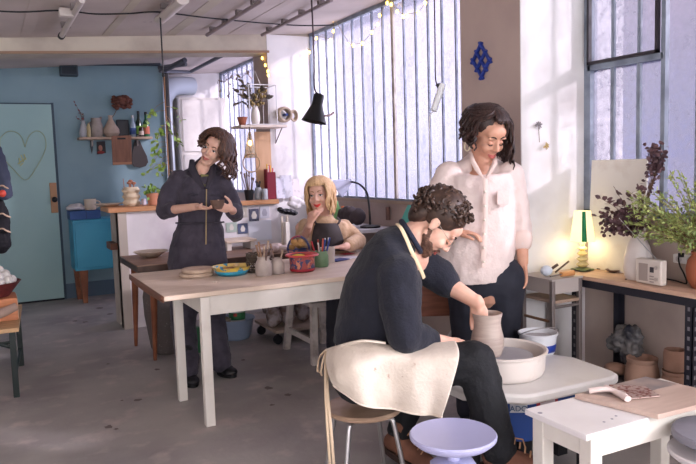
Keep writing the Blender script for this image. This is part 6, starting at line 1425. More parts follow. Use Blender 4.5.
taper_loft(S, [(q(481.5, 161.5, 0.05), SIDE, BACK * 0.6 - _z * 0.8, 0.052, 0.098), (q(481, 163, 0.055), SIDE, BACK * 0.64 - _z * 0.77, 0.066, 0.108), (q(479.5, 167.5, 0.06), SIDE, BACK * 0.96 - _z * 0.28, 0.165, 0.115), (q(479, 175, 0.06), SIDE, BACK, 0.20, 0.125), (q(478, 195, 0.06), SIDE, BACK, 0.195, 0.15),
               (q(477, 225, 0.06), SIDE, BACK, 0.19, 0.15), (q(475, 250, 0.06), SIDE, BACK, 0.20, 0.155), (q(473, 270, 0.06), SIDE, BACK, 0.205, 0.16), (q(472, 280, 0.06), SIDE, BACK, 0.205, 0.16)], 28)
S.chain([q(449, 174.5, 0.05), lerp(shR, elR, 0.5), elR], [0.070, 0.070, 0.066]).chain([elR, lerp(elR, wrR, 0.55)], [0.066, 0.050])
S.chain([q(510, 175, 0.05), lerp(shL, elL, 0.5), elL], [0.074, 0.062, 0.055]).chain([elL, lerp(elL, wrL, 0.42)], [0.055, 0.050])
S.build('shirt', M_LINEN, wb2, voxel=0.008, sm=4, disp=0.020, dsize=0.075)
K = MB()
for pts in (((471, 153, 0.02), (472.5, 161, -0.05), (477.5, 170, -0.095), (483, 178, -0.125)), ((495, 156, 0.03), (494.5, 163, -0.04), (490.5, 171, -0.09), (486, 178, -0.125))):
    K.tube([q(*p_) for p_ in pts], [0.008, 0.013, 0.013, 0.005], 8, 0.35)
K.tube([q(471, 152.5, 0.05), q(476, 151, 0.12), q(488, 152, 0.13), q(495, 155.5, 0.06)], 0.013, 8, 0.45)
K.build('collar', mat('linen_edge', (222, 200, 192), 0.85), wb2)
K = MB(); pl = [(485, 179, -0.115), (485.5, 200, -0.118), (485, 225, -0.118), (484, 250, -0.122), (483, 268, -0.126)]
K.tube([q(*p_) for p_ in pl], 0.012, 6, 0.3, hint=V(_f0)); K.build('placket', mat('linen_edge', (222, 200, 192)), wb2)
K = MB()
for y in (192, 206, 220, 234, 248, 262): K.ell(q(485.2 - (y - 192) * 0.02, y, -0.133), (0.006, 0.006, 0.006))
K.build('button_row', mat('shell_button', (236, 226, 214), 0.3), wb2)
K = MB(); K.slab([q(497, 191, -0.10), q(509, 191, -0.08), q(509, 204, -0.082), q(503, 207, -0.09), q(497, 204, -0.103)], BACK * 0.006); K.build('chest_pocket', M_LINEN, wb2, smooth=False)
K = MB(); c_ = lerp(elL, wrL, 0.42); K.rcone(c_ + V((0, 0, 0.02)), 0.053, c_ + V((0, 0, -0.008)), 0.050); K.build('rolled_cuff', mat('linen_edge', (222, 200, 192)), wb2)
T = MB()
T.chain([q(472, 280, 0.06), q(500, 280, 0.06)], [0.135, 0.135])
T.chain([hipR, knR, lerp(knR, anR, 0.95)], [0.115, 0.085, 0.06]).chain([hipL, knL, lerp(knL, anL, 0.95)], [0.115, 0.085, 0.06])
T.build('trousers', mat('navy_trousers', (38, 40, 52), 0.8, col2=(30, 31, 42), scale=10), wb2, voxel=0.009, sm=3, disp=0.012, dsize=0.08)
T = MB()
face_parts(wb2, HB, SB, M_LIP, mat('brow_dark', (48, 32, 28), 0.8), closed=True, smile=0.4)
HR = MB()
HR.ell(hp_(HB, SB, 0, -0.026, 0.058), tuple(SB * x for x in (0.086, 0.094, 0.082)), (HB[1], HB[2], HB[3]))
k = 200
for th in [x * 0.14 for x in range(-22, 23)]:
    if abs(th) < 0.72 or -1.15 < th < 0: continue
    for j, ph0 in enumerate((0.12, 0.5)):
        k += 1; L_ = 0.185 if th > 0 else 0.085
        if abs(th) > 2.2: L_ = 0.10
        lock(HR, HB, SB, th, ph0, 1.52, L_ * (0.9 + 0.25 * ((k * 37) % 10) / 10), 0.012, 1.5, 0.16 + 0.06 * j, 0.0135, 0.55, k, 0.85)
for th in (0.25, 0.35, 0.45, 0.55, 0.65, 0.75, -0.3, 0.1, -0.1, -0.2):
    k += 1; lock(HR, HB, SB, th, 0.1, 0.86 + 0.35 * max(0, abs(th) - 0.3), 0.012 if abs(th) < 0.6 else 0.07, 0.004, 1, 0.08, 0.013, 0.55, k, 0.3, part=0.2)
HR.build('hair', mat('hair_dark', (46, 32, 30), 0.4, col2=(78, 54, 48), scale=30, stretch=(3, 3, 0.6), lo=0.45, hi=0.75, bump=0.3, bscale=80), wb2)
eR = hp_(HB, SB, -0.084, -0.004, -0.055)
K = MB(); K.tube([eR + HB[3] * (0.026 * math.cos(u)) + HB[2] * (0.022 * math.sin(u)) for u in [2 * PI * i / 22 for i in range(23)]], 0.0032, 7); K.build('hoop_earring', mat('cream_hoop', (226, 214, 186), 0.3), wb2)
shoe(wb2, anR, V((anR.x, anR.y, 0)) + BACK * 0.19, 0.0, M_BOOT, mat('boot_sole', (16, 15, 17)), 0.045, 0.11, 'shoe')
shoe(wb2, anL, V((anL.x, anL.y, 0)) + BACK * 0.19, 0.0, M_BOOT, mat('boot_sole', (16, 15, 17)), 0.045, 0.11, 'shoe')
# ------------------------------------------------------------------ seated potter
dM = 3.0
mn = thing('person', V((P(362, 395, dM).x, P(362, 395, dM).y, 0)), 'seated man in a navy sweater and cream apron shaping the vase on the wheel', 'person')
B = MB(); q = lambda x, y, dd=0.0: P(x, y, dM + dd)
HM = hframe(q(435.5, 224.5, 0.055), SIDE * 0.55 + V((0, 0, -0.80)) + BACK * 0.12, SIDE * 0.82 + V((0, 0, 0.56)) + BACK * 0.06)
SM = 1.12
neckM = q(404, 241, 0.05)
head_shape(B, HM, SM, neckM, 0.056)
nN, nF = q(397, 275, -0.13), q(424, 262, 0.20)          # near and far shoulder
B.chain([q(412, 236, 0.05), q(396, 256, 0.05)], [0.06, 0.085]).chain([nN, q(398, 258, 0.05), nF], [0.055, 0.09, 0.055])
B.chain([q(393, 265, 0.05), q(366, 320, 0.06), q(362, 368, 0.05)], [0.115, 0.125, 0.13])
elN, wrN = q(405, 337, -0.20), q(447, 342.5, -0.05)
elF, wrF = q(447, 284, 0.18), q(478, 303, 0.10)
B.chain([nN, elN, wrN], [0.052, 0.042, 0.028]).chain([nF, elF, wrF], [0.052, 0.046, 0.030])
hand_shape(B, wrN, (P(470, 341, 3.06) - wrN), V((0, 0, -1)) + BACK * -0.3, 1, 1.0, (0.12, 0.25, 0.25), 0.06, (0.5, 0.2))
rim = pc + V((0, 0, 0.178))
hd = (rim + V((0, 0, -0.05)) - SIDE * 0.012 - wrF)
hand_shape(B, wrF, hd * 0.6 + V((0, 0, -0.05)), SIDE * 0.3 + BACK * -0.9, -1, 1.0, (0.05, 0.1, 0.1), 0.02, (0.3, -0.4))
hipN, hipF = q(360, 377, -0.09), q(372, 372, 0.13)
knN, knF = q(476, 361, -0.20), q(428, 350, 0.42)
anN = q(499, 449, -0.22); anF = q(398, 436, 0.33)
B.chain([hipN, knN, anN], [0.09, 0.062, 0.042]).chain([hipF, knF, anF], [0.09, 0.062, 0.042]).chain([hipN, hipF], [0.095, 0.095])
B.build('body', M_SKIN, mn, voxel=0.005, sm=2)
M_NAVY = mat('navy_knit', (25, 27, 40), 0.9, col2=(19, 21, 33), scale=12, bump=0.25, bscale=110, sheen=0.1)
S = MB()
up_ax = (q(398, 256, 0.05) - q(362, 360, 0.05)).normalized(); pa = (SIDE - up_ax * SIDE.dot(up_ax)).normalized()
def ring(x, y, dd, ra, rb, a=pa): return (q(x, y, dd), a, V(_f0), ra, rb)
S_a = (SIDE * 0.5 + V((0, 0, -0.86)))
taper_loft(S, [ring(409, 238.5, 0.05, 0.072, 0.082, S_a), ring(403, 245, 0.05, 0.098, 0.115, S_a), ring(398, 252, 0.05, 0.125, 0.185, (SIDE * 0.7 - V((0, 0, 0.7)))), ring(393, 264, 0.05, 0.152, 0.215, (SIDE * 0.8 - V((0, 0, 0.55)))), ring(383, 290, 0.05, 0.175, 0.21), ring(376, 315, 0.05, 0.172, 0.20),
               ring(369, 340, 0.05, 0.16, 0.19), ring(366, 354, 0.05, 0.15, 0.185)], 28)
S.chain([q(397, 272, -0.10), nN + V((0, 0, -0.01)), lerp(nN, elN, 0.5), elN], [0.088, 0.088, 0.084, 0.074]).chain([elN, lerp(elN, wrN, 0.55)], [0.072, 0.054])
S.chain([q(420, 264, 0.19), lerp(nF, elF, 0.6), lerp(nF, elF, 0.95)], [0.082, 0.080, 0.070])
S.build('sweater', M_NAVY, mn, voxel=0.009, sm=4, disp=0.018, dsize=0.09)
# collar and apron neck strap
K = MB(); cc = q(411, 236.5, 0.05)
a1 = S_a.normalized(); K.tube([cc + a1 * (0.078 * math.cos(u)) + V(_f0) * (0.085 * math.sin(u)) for u in [2 * PI * i / 28 for i in range(29)]], 0.012, 8)
K.build('collar', mat('navy_rib', (36, 40, 58), 0.9), mn)
K = MB(); K.tube(bez([q(397, 224, 0.02), q(401, 228, -0.04), q(406, 238, -0.07), q(411, 250, -0.09), q(415, 258, -0.06), q(420, 268, -0.02), q(424, 278, 0.03)], 5), 0.009, 7, 0.4)
K.build('apron_neck_strap', mat('cream_strap', (222, 202, 166), 0.8), mn)
# trousers
T = MB()
T.chain([hipN, lerp(hipN, knN, 0.5), knN], [0.112, 0.10, 0.082]).chain([knN, lerp(knN, anN, 0.5), lerp(knN, anN, 0.98)], [0.082, 0.078, 0.072])
T.chain([hipF, lerp(hipF, knF, 0.5), knF], [0.112, 0.10, 0.08]).chain([knF, lerp(knF, anF, 0.92)], [0.08, 0.062])
T.chain([hipN, hipF], [0.118, 0.118]).chain([q(360, 370, -0.04), q(366, 352, 0.02)], [0.125, 0.125])
T.build('trousers', mat('black_denim', (23, 24, 29), 0.85, col2=(17, 18, 22), scale=10, bump=0.2, bscale=90), mn, voxel=0.009, sm=3, disp=0.016, dsize=0.07)
# apron skirt wrapped round the hips and hanging over the near thigh
cols = [  # (top x,y,dd) (bulge x,y,dd) (hem x,y,dd) from the back to the knee
    ((327, 350, 0.0), (326, 362, -0.06), (329, 375, -0.10), (334, 385, -0.14)),
    ((335, 346, -0.11), (333, 361, -0.19), (337, 379, -0.225), (345, 395, -0.22)),
    ((350, 343, -0.16), (350, 360, -0.24), (352, 382, -0.26), (360, 404, -0.25)),
    ((368, 341, -0.17), (372, 360, -0.25), (376, 385, -0.26), (382, 409, -0.25)),
    ((390, 345, -0.17), (394, 360, -0.26), (398, 388, -0.255), (402, 412, -0.245)),
    ((412, 346, -0.15), (415, 360, -0.275), (418, 390, -0.285), (422, 415, -0.27)),
    ((434, 343, -0.17), (437, 358, -0.29), (435, 390, -0.30), (434, 417, -0.285)),
    ((456, 341, -0.19), (459, 356, -0.30), (451, 388, -0.31), (441, 417.5, -0.295))]
rows = [[] for _ in range(17)]
fold = [0.0, 0.012, -0.010, 0.014, -0.014, 0.012, -0.010, 0.0]
nC = len(cols); fine = []
for i in range(nC):
    fine.append(bez([q(*c_) for c_ in cols[i]], 6))
acr = []
for r_ in range(len(fine[0])): acr.append(bez([fine[i][r_] for i in range(nC)], 5))
for r_ in range(len(acr)):
    for c_ in range(len(acr[r_])):
        w_ = r_ / (len(acr) - 1); u = c_ / (len(acr[r_]) - 1)
        acr[r_][c_] = acr[r_][c_] + V(BACK) * ((0.013 * math.sin(u * 19 + 1.5) * w_ + 0.017 * math.sin(u * 11 + w_ * 10) * (1 - w_) * (1 if u < 0.7 else 0.35) + 0.012 * math.exp(-((u - 0.5 + 0.25 * w_) / 0.05) ** 2) * (1 - w_)))
A_ = MB().grid(acr); ap = A_.build('apron', mat('cream_canvas', (216, 204, 192), 0.85, col2=(196, 182, 170), scale=9, lo=0.45, hi=0.75, col3=(176, 146, 130), scale3=38, lo3=0.68, hi3=0.76, bump=0.2, bscale=90), mn, solid=0.005, sub=1)
K = MB(); K.tube([p_ + V(BACK) * 0.002 for p_ in [lerp(acr[-1][c_], acr[-2][c_], 0.5) for c_ in range(len(acr[-1]))]], 0.007, 6, 0.5); K.build('hem', mat('cream_hem', (218, 206, 194), 0.85), ap)
K = MB(); K.tube(bez([q(327, 350, 0.03), q(340, 346, -0.13), q(362, 341, -0.215), q(385, 343, -0.205)], 6), 0.012, 7, 0.5); K.build('waistband', mat('cream_hem', (218, 206, 194)), ap)
K = MB()
for pts in (((326, 350, 0.02), (325.5, 380, -0.10), (327, 420, -0.16), (330.5, 468, -0.18)), ((327, 350, 0.02), (327.5, 390, -0.12), (331, 430, -0.17), (335, 480, -0.19)), ((326.5, 349, 0.02), (320, 356, 0.03), (318, 368, 0.03), (320, 373, 0.03)), ((326.5, 350, 0.02), (323, 360, 0.01), (321, 372, 0.01), (322, 376, 0.01)), ((326.5, 349, 0.02), (318.5, 360, 0.05), (317.5, 372, 0.04))):
    K.tube(bez([q(*p_) for p_ in pts], 4), 0.006, 6, 0.5)
K.build('apron_ties', mat('cream_ties', (206, 184, 158), 0.85), ap)
# boots
M_BRB = mat('brown_suede', (126, 84, 66), 0.85, col2=(102, 66, 52), scale=10)
def rboot(root, an, d, sole, w=0.048):
    d = d.normalized(); z = V((0, 0, 1)); z = (z - d * d.z).normalized(); t = d.cross(z); ax = (d, t, z); g = an - z * sole
    Q = MB(); Q.ell(g - d * 0.01 + z * 0.045, (0.055, w * 0.9, 0.045), ax).rcone(g + z * 0.06, w, g + z * (sole + 0.05), w * 0.86)
    Q.rcone(g + z * 0.06, w * 0.9, g + d * 0.12 + z * 0.045, w * 0.85).ell(g + d * 0.15 + z * 0.038, (0.07, w, 0.038), ax).ell(g + d * 0.08 + z * 0.03, (0.13, w * 0.9, 0.03), ax)
    o = Q.build('boot', M_BRB, root, voxel=0.006, sm=3)
    pl = []
    for k_ in range(22):
        u = 2 * PI * k_ / 22; pl.append(g + d * (0.08 + 0.148 * math.cos(u)) + t * (w * 1.08 * math.sin(u)) - z * 0.012)
    MB().slab(pl, z * 0.026).build('sole', mat('boot_sole_brown', (54, 36, 30), 0.7), o)
    L = MB()
    for k_ in range(5):
        c_ = g + d * (0.055 + 0.022 * k_) + z * (0.135 - 0.0135 * k_); L.tube([c_ + t * 0.022 - z * 0.01, c_ + z * 0.006, c_ - t * 0.022 - z * 0.01], 0.0035, 6)
    L.tube([g + d * 0.055 + z * 0.142, g + d * 0.085 + t * 0.02 + z * 0.15, g + d * 0.10 + t * 0.035 + z * 0.12], 0.003, 6)
    L.build('laces', mat('lace_tan', (176, 134, 100), 0.8), o)
rboot(mn, anN + V((0, 0, -0.0)), SIDE * 0.92 + BACK * 0.25 + V((0, 0, -0.12)), 0.085)
rboot(mn, anF, SIDE * 0.80 + BACK * 0.55 + V((0, 0, -0.30)), 0.085)
# face, beard, glasses, hair
face_parts(mn, HM, SM, M_LIP, mat('brow_dark', (48, 32, 28)), closed=True)
ax = (HM[1], HM[2], HM[3]); hq = lambda l, f, u: hp_(HM, SM, l, f, u)
K = MB()
for g in (-1, 1):
    K.rcone(hq(g * 0.060, 0.004, -0.030), 0.012, hq(g * 0.052, 0.010, -0.052), 0.0185).rcone(hq(g * 0.052, 0.010, -0.052), 0.0195, hq(g * 0.034, 0.040, -0.080), 0.0205).rcone(hq(g * 0.034, 0.040, -0.080), 0.0205, hq(g * 0.016, 0.066, -0.099), 0.019)
    K.rcone(hq(g * 0.044, 0.046, -0.062), 0.016, hq(g * 0.022, 0.076, -0.086), 0.014).rcone(hq(g * 0.026, 0.080, -0.062), 0.006, hq(g * 0.006, 0.094, -0.050), 0.006)
K.rcone(hq(-0.012, 0.068, -0.100), 0.019, hq(0.012, 0.068, -0.100), 0.019)
K.build('beard', mat('beard_brown', (84, 58, 48), 0.8, col2=(124, 90, 74), scale=60, lo=0.4, hi=0.65, bump=0.5, bscale=160), mn, voxel=0.005, sm=1, disp=0.006, dsize=0.01)
K = MB()
for g in (-1, 1):
    c_ = hq(g * 0.031, 0.098, 0.002); K.tube([c_ + HM[1] * (0.022 * math.cos(u)) + HM[3] * (0.018 * math.sin(u)) for u in [2 * PI * i / 20 for i in range(21)]], 0.0015, 6)
    K.tube([hq(g * 0.052, 0.096, 0.006), hq(g * 0.076, 0.05, 0.008), hq(g * 0.082, 0.0, 0.012)], 0.0015, 6)
K.tube([hq(-0.01, 0.10, 0.004), hq(0, 0.104, 0.006), hq(0.01, 0.10, 0.004)], 0.0015, 6)
K.build('eyeglasses', mat('metal_rim', (170, 166, 160), 0.3, metal=0.8), mn)
HR = MB(); rnd.seed(77); HR.ell(hq(0, -0.070, 0.0), tuple(SM * x for x in (0.068, 0.048, 0.075)), ax)
HR.ell(hq(0, -0.026, 0.060), tuple(SM * x for x in (0.092, 0.104, 0.092)), ax)
for k in range(420):
    th = rnd.uniform(-PI, PI); ph = rnd.uniform(0.0, 1.0) ** 0.6 * 2.25
    if abs(th) < 0.75 and ph > 0.80: continue
    if abs(th) < 1.45 and ph > 1.35: continue
    if abs(th) < 1.9 and ph > 1.62: continue
    if abs(th) < 2.3 and ph > 1.95: continue
    c_ = sph(HM, SM, th, ph, rnd.uniform(1.06, 1.26) + (0.16 * min(1, max(0, ph - 1.0)) if abs(th) > 2.0 else 0)); r1 = rnd.uniform(0.008, 0.014)
    a, b, _ = frame(rv()); k0 = rnd.uniform(0, 6.28)
    HR.tube([c_ + a * (r1 * math.cos(k0 + u)) + b * (r1 * math.sin(k0 + u)) for u in [4.4 * i / 7 for i in range(8)]], [0.003, 0.0055, 0.0065, 0.0065, 0.0065, 0.006, 0.005, 0.003], 6)
HR.build('hair', mat('hair_curly', (56, 40, 34), 0.45, col2=(92, 70, 58), scale=40, lo=0.45, hi=0.75), mn)
# his stool
sc_ = q(363, 395, 0.03); ZM = 0.384
stl = thing('metal_stool', (sc_.x, sc_.y, 0), 'round wooden seat stool with chrome tube legs under the potter', 'stool')
MB().lathe([(0.001, -0.026), (0.15, -0.026), (0.165, -0.018), (0.168, -0.008), (0.16, 0.0), (0.001, -0.004)], (sc_.x, sc_.y, ZM - 0.002), 40).build('seat', mat('stool_seat_wood', (176, 148, 126), 0.5, col2=(150, 122, 102), scale=6), stl)
for k in range(4):
    a = 0.62 + k * PI / 2; c_ = V((math.cos(a), math.sin(a), 0)); o = V((sc_.x, sc_.y, 0))
    MB().tube(bez([o + c_ * 0.06 + V((0, 0, ZM - 0.036)), o + c_ * 0.125 + V((0, 0, ZM - 0.045)), o + c_ * 0.145 + V((0, 0, ZM - 0.08)), o + c_ * 0.205 + V((0, 0, 0.012))], 5), 0.0105, 10).build('leg', M_CHROME, stl)
    MB().cyl(o + c_ * 0.205 + V((0, 0, 0.001)), o + c_ * 0.204 + V((0, 0, 0.03)), 0.014, n=12).build('rubber_foot', M_BLACKP, stl)
# ================================================================== ceiling fittings, lights, decorations
def on_ceiling(px, py, off):
    z = 2.6
    for _ in range(6):
        p = Pz(px, py, z); z = ceil_z(p.x) - off
    return p
def rail(name, pts, off, r, mt, lab_, cat, clips=0, fl=1.0, group=None):
    ps = [on_ceiling(x, y, off) for x, y in pts]
    ps[1] = V((ps[0].x, ps[1].y, ceil_z(ps[0].x) - off))
    t = thing(name, ps[0], lab_, cat, group)
    MB().tube(ps, r, 12, fl).build('tube', mt, t)
    for k in range(clips):
        p = lerp(ps[0], ps[1], (k + 0.5) / clips)
        MB().box(p.x - r * 1.6, p.x + r * 1.6, p.y - 0.02, p.y + 0.02, p.z + r * 0.2, ceil_z(p.x) - 0.003).build('clip', M_GREYMETAL, t, smooth=False)
    return t, ps
M_TUBE = mat('tube_white', (206, 196, 190), 0.5); M_RAIL = mat('rail_grey', (146, 132, 134), 0.5)
t, ps = rail('ceiling_tube', ((61.5, 36), (76, 0)), 0.05, 0.021, M_TUBE, 'pale pipe under the ceiling left of the hanging cord', 'pipe', 2)
MB().cyl(ps[0] + V((0, -0.03, 0)), ps[0] + V((0, 0.02, 0)), 0.028).build('end_cap', M_BLACKP, t)
t, ps = rail('ceiling_tube', ((160, 20), (183, 0)), 0.05, 0.045, M_TUBE, 'thick white lamp batten under the ceiling at the top of the hanging cord', 'lamp', 1, 0.7)
t, ps = rail('ceiling_rail', ((207, 35), (262, 0)), 0.04, 0.016, M_RAIL, 'grey rail with clips under the ceiling, left of the two long rails', 'rail', 4)
t, ps = rail('ceiling_rail', ((262, 35), (330, 0)), 0.04, 0.015, M_RAIL, 'grey rail with clips under the ceiling, nearest the windows', 'rail', 4)
q = MB(); ps = [on_ceiling(x, y, 0.03) for x, y in ((-20, 10), (20, 12), (63, 10.5), (95, 14), (130, 13.5), (158, 12), (200, 17), (250, 22), (300, 25.5), (334, 25))]
q.tube(bez(ps, 5), 0.006, 7); tag(q.build('ceiling_cable', M_BLACKP, loc=ps[2]), 'thin black cable strung across under the ceiling', 'cable')
jb = on_ceiling(66, 11, 0.03)
tag(MB().box(jb.x - 0.05, jb.x + 0.05, jb.y - 0.035, jb.y + 0.035, ceil_z(jb.x) - 0.07, ceil_z(jb.x) - 0.012).build('junction_box', M_TUBE, loc=(jb.x, jb.y, ceil_z(jb.x) - 0.07), bevel=0.008), 'small pale junction box where the black ceiling cable crosses the pale pipe', 'box')
p = on_ceiling(160, 13, 0.03)
q = MB(); q.tube([p, V((p.x, p.y, P(163, 74, (p - CAM).dot(FW)).z))], 0.006, 7).ell(V((p.x, p.y, P(163, 74, (p - CAM).dot(FW)).z)), (0.012, 0.012, 0.02))
tag(q.build('pull_cord', M_BLACKP, loc=p), 'long thin black cord hanging from the ceiling by the white lamp batten', 'cord')
# black pendant lamp
dP = 4.6
a = P(318.5, 98, dP); pl_ = thing('pendant_lamp', a, 'black cone pendant lamp hanging before the large window', 'lamp')
axd = (P(314.5, 121, dP) - P(319, 97, dP)).normalized(); A1, A2, A3 = frame(axd)
MB().lathe([(0.001, -0.028), (0.030, -0.026), (0.036, -0.018), (0.036, 0.045), (0.042, 0.06), (0.082, 0.155), (0.085, 0.16), (0.080, 0.156), (0.036, 0.055), (0.001, 0.04)], a, 32, ax=(A1, A2, A3)).build('shade', mat('lamp_black', (18, 19, 20), 0.35), pl_)
MB().ell(a + A3 * 0.09, 0.026).build('bulb', mat('bulb_off', (226, 206, 206), 0.3), pl_)
top = V((a.x, a.y, ceil_z(a.x) - 0.002)); 
MB().tube(bez([a - A3 * 0.024, P(314.5, 88, dP), P(314, 60, dP), P(312.5, 20, dP), V((P(311, 0, dP).x, P(311, 0, dP).y, ceil_z(P(311, 0, dP).x) - 0.001))], 5), 0.0055, 7).build('cord', mat('cord_brown', (52, 36, 40), 0.6), pl_)
MB().tube(bez([a + A3 * 0.12 + SIDE * 0.04, a + A3 * 0.12 + SIDE * 0.09, a + A3 * 0.10 + SIDE * 0.12], 4), 0.014, 8, 0.5).build('bracket', mat('bracket_pink', (206, 180, 184), 0.5), pl_)
# white tube lamp on a cord
dQ = 3.95
a, b_ = P(442.5, 84, dQ), P(433.5, 111, dQ); tl_ = thing('tube_lamp', b_, 'slanted white tube lamp hanging from a black cord before the window', 'lamp')
MB().cyl(a, b_, 0.019, n=18).build('tube', mat('tube_lamp_white', (226, 228, 230), 0.35), tl_)
MB().cyl(P(437.5, 84, dQ), P(440, 90, dQ), 0.014, 0.006, 12).build('connector', M_BLACKP, tl_)
c_ = P(434.5, 0, dQ); MB().tube(bez([P(438, 85, dQ), P(435.5, 78, dQ), P(435, 40, dQ), V((c_.x, c_.y, ceil_z(c_.x) - 0.001))], 5), 0.004, 6).build('cord', mat('cord_brown', (52, 36, 40)), tl_)
MB().tube(bez([b_, P(430, 117, dQ), P(429.5, 140, dQ), P(431, 165, dQ), P(430, 185, dQ)], 5), 0.0045, 6).build('white_cable', mat('white_flex', (226, 226, 232), 0.5), tl_)
# fairy lights
M_FAIRY = emit('fairy_warm', (255, 206, 96), 6.0)
def fairy(pts, xp, lab_):
    ps = [PX(x, y, xp) for x, y in pts]; t = thing('string_lights', ps[0], lab_, 'lights')
    MB().tube(bez(ps, 3), 0.0025, 5).build('wire', mat('fairy_wire', (176, 160, 120), 0.5), t)
    for p_ in ps: MB().ell(p_ + V((-0.008, 0, -0.012)), (0.012, 0.012, 0.017), nu=10, nv=6).build('bulb', M_FAIRY, t)
fairy(((255.5, 40), (256.5, 46), (259, 49), (263, 57), (266, 64), (268.5, 70), (269, 74)), 2.56, 'short string of warm fairy lights hanging down the shaded pillar front under the beam')
fairy(((303, 39), (310, 51), (317, 37), (331, 39), (334, 30), (334, 19), (349, 43), (354, 44), (363, 42), (372.5, 31), (378.5, 23), (380.5, 14), (388, 1.5), (392, 3), (398, 10), (404, 15), (408, 14), (419, 11), (426, 1.5)), 3.02, 'long string of warm fairy lights swagged along the top of the large window')
# blue lattice on the pillar
T_, R_, B_, L_ = (PX(x, y, P2X - 0.014) for x, y in ((480.5, 41.5), (491, 60), (481.5, 80.5), (471.5, 61)))
q = MB(); eu = R_ - T_; ev = L_ - T_
for s_ in (0.08, 0.5, 0.92):
    q.tube([T_ + eu * s_ + ev * -0.03, T_ + eu * s_ + ev * 1.08], 0.0125, 8, 0.7); q.tube([T_ + ev * s_ + eu * -0.03, T_ + ev * s_ + eu * 1.05], 0.0125, 8, 0.7)
tag(q.build('lattice_ornament', mat('lattice_blue', (38, 58, 138), 0.45), loc=B_), 'blue diamond lattice ornament hung on the shaded pillar front', 'ornament')
# dried flowers pinned to the white pillar face
for i, (x, y, n, cc, lab_) in enumerate(((538.5, 125.5, 22, (146, 140, 144), 'grey dried flower head pinned on the white pillar face'), (545.5, 146, 14, (192, 166, 110), 'ochre dried flower pinned below the grey one on the white pillar face'))):
    c_ = PY(x, y, 2.905); t = thing('dried_flower', c_, lab_, 'flower'); st, lf = MB(), MB(); rnd.seed(i + 3)
    st.tube([c_, c_ + V((0.006, 0, -0.09 if i == 0 else -0.02))], 0.0018, 5)
    for k in range(n): leafquad(lf, c_, V((rnd.uniform(-1, 1), rnd.uniform(-0.3, 0.1), rnd.uniform(-0.8, 1))), V((0, -1, 0)), 0.024, 0.009)
    st.build('stem', M_STEM, t); lf.build('petals', mat('petal_%d' % i, cc, 0.8), t, smooth=False)
# left bench with box and basket
BX1, BY0, BY1, BZ = 0.185, 4.86, 5.74, 0.455
bn_ = thing('bench_table', (-0.3, 5.3, 0), 'low wooden folding table with dark green metal legs at the left edge', 'table')
MB().prism([(-0.95, BY0), (BX1 - 0.045, BY0), (BX1 + 0.015, BY1), (-0.95, BY1)], BZ - 0.028, BZ).build('top', mat('bench_top', (196, 160, 118), 0.5, col2=(172, 134, 96), scale=4, stretch=(1, 8, 8)), bn_, bevel=0.003)
M_BG = mat('green_black_metal', (20, 32, 31), 0.4)
for xx, yy in ((BX1 - 0.085, BY0 + 0.03), (BX1 - 0.02, BY1 - 0.05), (-0.9, BY0 + 0.03), (-0.9, BY1 - 0.05)):
    MB().box(xx - 0.018, xx + 0.018, yy - 0.018, yy + 0.018, 0.001, BZ - 0.029).build('leg', M_BG, bn_, bevel=0.002)
MB().tube([(BX1 - 0.085, BY0 + 0.05, 0.13), (BX1 - 0.02, BY1 - 0.07, 0.13)], 0.010, 8).build('stretcher', M_BG, bn_)
MB().tube([(BX1 - 0.10, BY0 + 0.03, 0.33), (BX1 - 0.3, BY0 + 0.03, 0.42)], 0.012, 8).build('brace', M_BG, bn_)
MB().tube([(BX1 - 0.10, BY0 + 0.03, 0.36), (BX1 - 0.35, BY0 + 0.03, 0.36)], 0.010, 8).build('brace', M_BG, bn_)
bb_ = thing('wooden_box', (-0.13, 5.1, BZ + 0.001), 'orange wooden box on the low table at the left edge', 'box')
bxr = PY(18, 315, 5.14).x
MB().box(-0.30, bxr, 5.12, 5.40, BZ + 0.001, BZ + 0.15).build('body', mat('orange_box_wood', (206, 134, 92), 0.5, col2=(182, 112, 74), scale=4, stretch=(1, 1, 8)), bb_, bevel=0.003)
MB().box(bxr + 0.0005, bxr + 0.005, 5.125, 5.395, BZ + 0.01, BZ + 0.14).build('end_panel', mat('end_panel_wood', (190, 156, 132), 0.6), bb_, smooth=False)
q = MB(); q.tube(bez([V((-0.36, 5.0, BZ + 0.05)), V((-0.2, 4.98, BZ + 0.055)), V((0.02, 4.99, BZ + 0.075)), V((bxr - 0.01, 5.02, BZ + 0.11))], 4), [0.035 + 0.008 * math.sin(k * 0.4) for k in range(13)], 12)
tag(q.build('rolled_mat', mat('rolled_mat', (156, 132, 120), 0.8), loc=(-0.16, 5.0, BZ)), 'rolled brownish cloth in front of the orange wooden box at the left edge', 'cloth')
zb5 = BZ + 0.152
yb = thing('yarn_basket', (bxr - 0.15, 5.26, zb5), 'dark red flared basket on the orange wooden box at the left edge', 'basket')
MB().lathe([(0.001, 0), (0.11, 0), (0.185, 0.095), (0.19, 0.1), (0.18, 0.1), (0.105, 0.012), (0.001, 0.01)], ((bxr - 0.15), 5.26, zb5), 36).build('body', mat('dark_red_wicker', (112, 48, 48), 0.6, col2=(84, 34, 36), scale=30, stretch=(1, 1, 6)), yb)
rnd.seed(91); n_ = 0
for lay, (rr, nn) in enumerate(((0.13, 11), (0.10, 9), (0.055, 5), (0.0, 1))):
    for k in range(nn):
        a_ = 2 * PI * (k + 0.5 * (lay % 2)) / nn
        c_ = V(((bxr - 0.15) + rr * math.cos(a_), 5.26 + rr * math.sin(a_), zb5 + 0.105 + 0.036 * lay))
        o = MB().ell(c_, 0.033, nu=14, nv=10).build('white_ball', mat('wool_white', (226, 220, 214), 0.9, bump=0.5, bscale=60), loc=c_)
        tag(o, 'white woolly ball heaped in the dark red basket at the left edge', 'ball', 'white balls in the red basket')
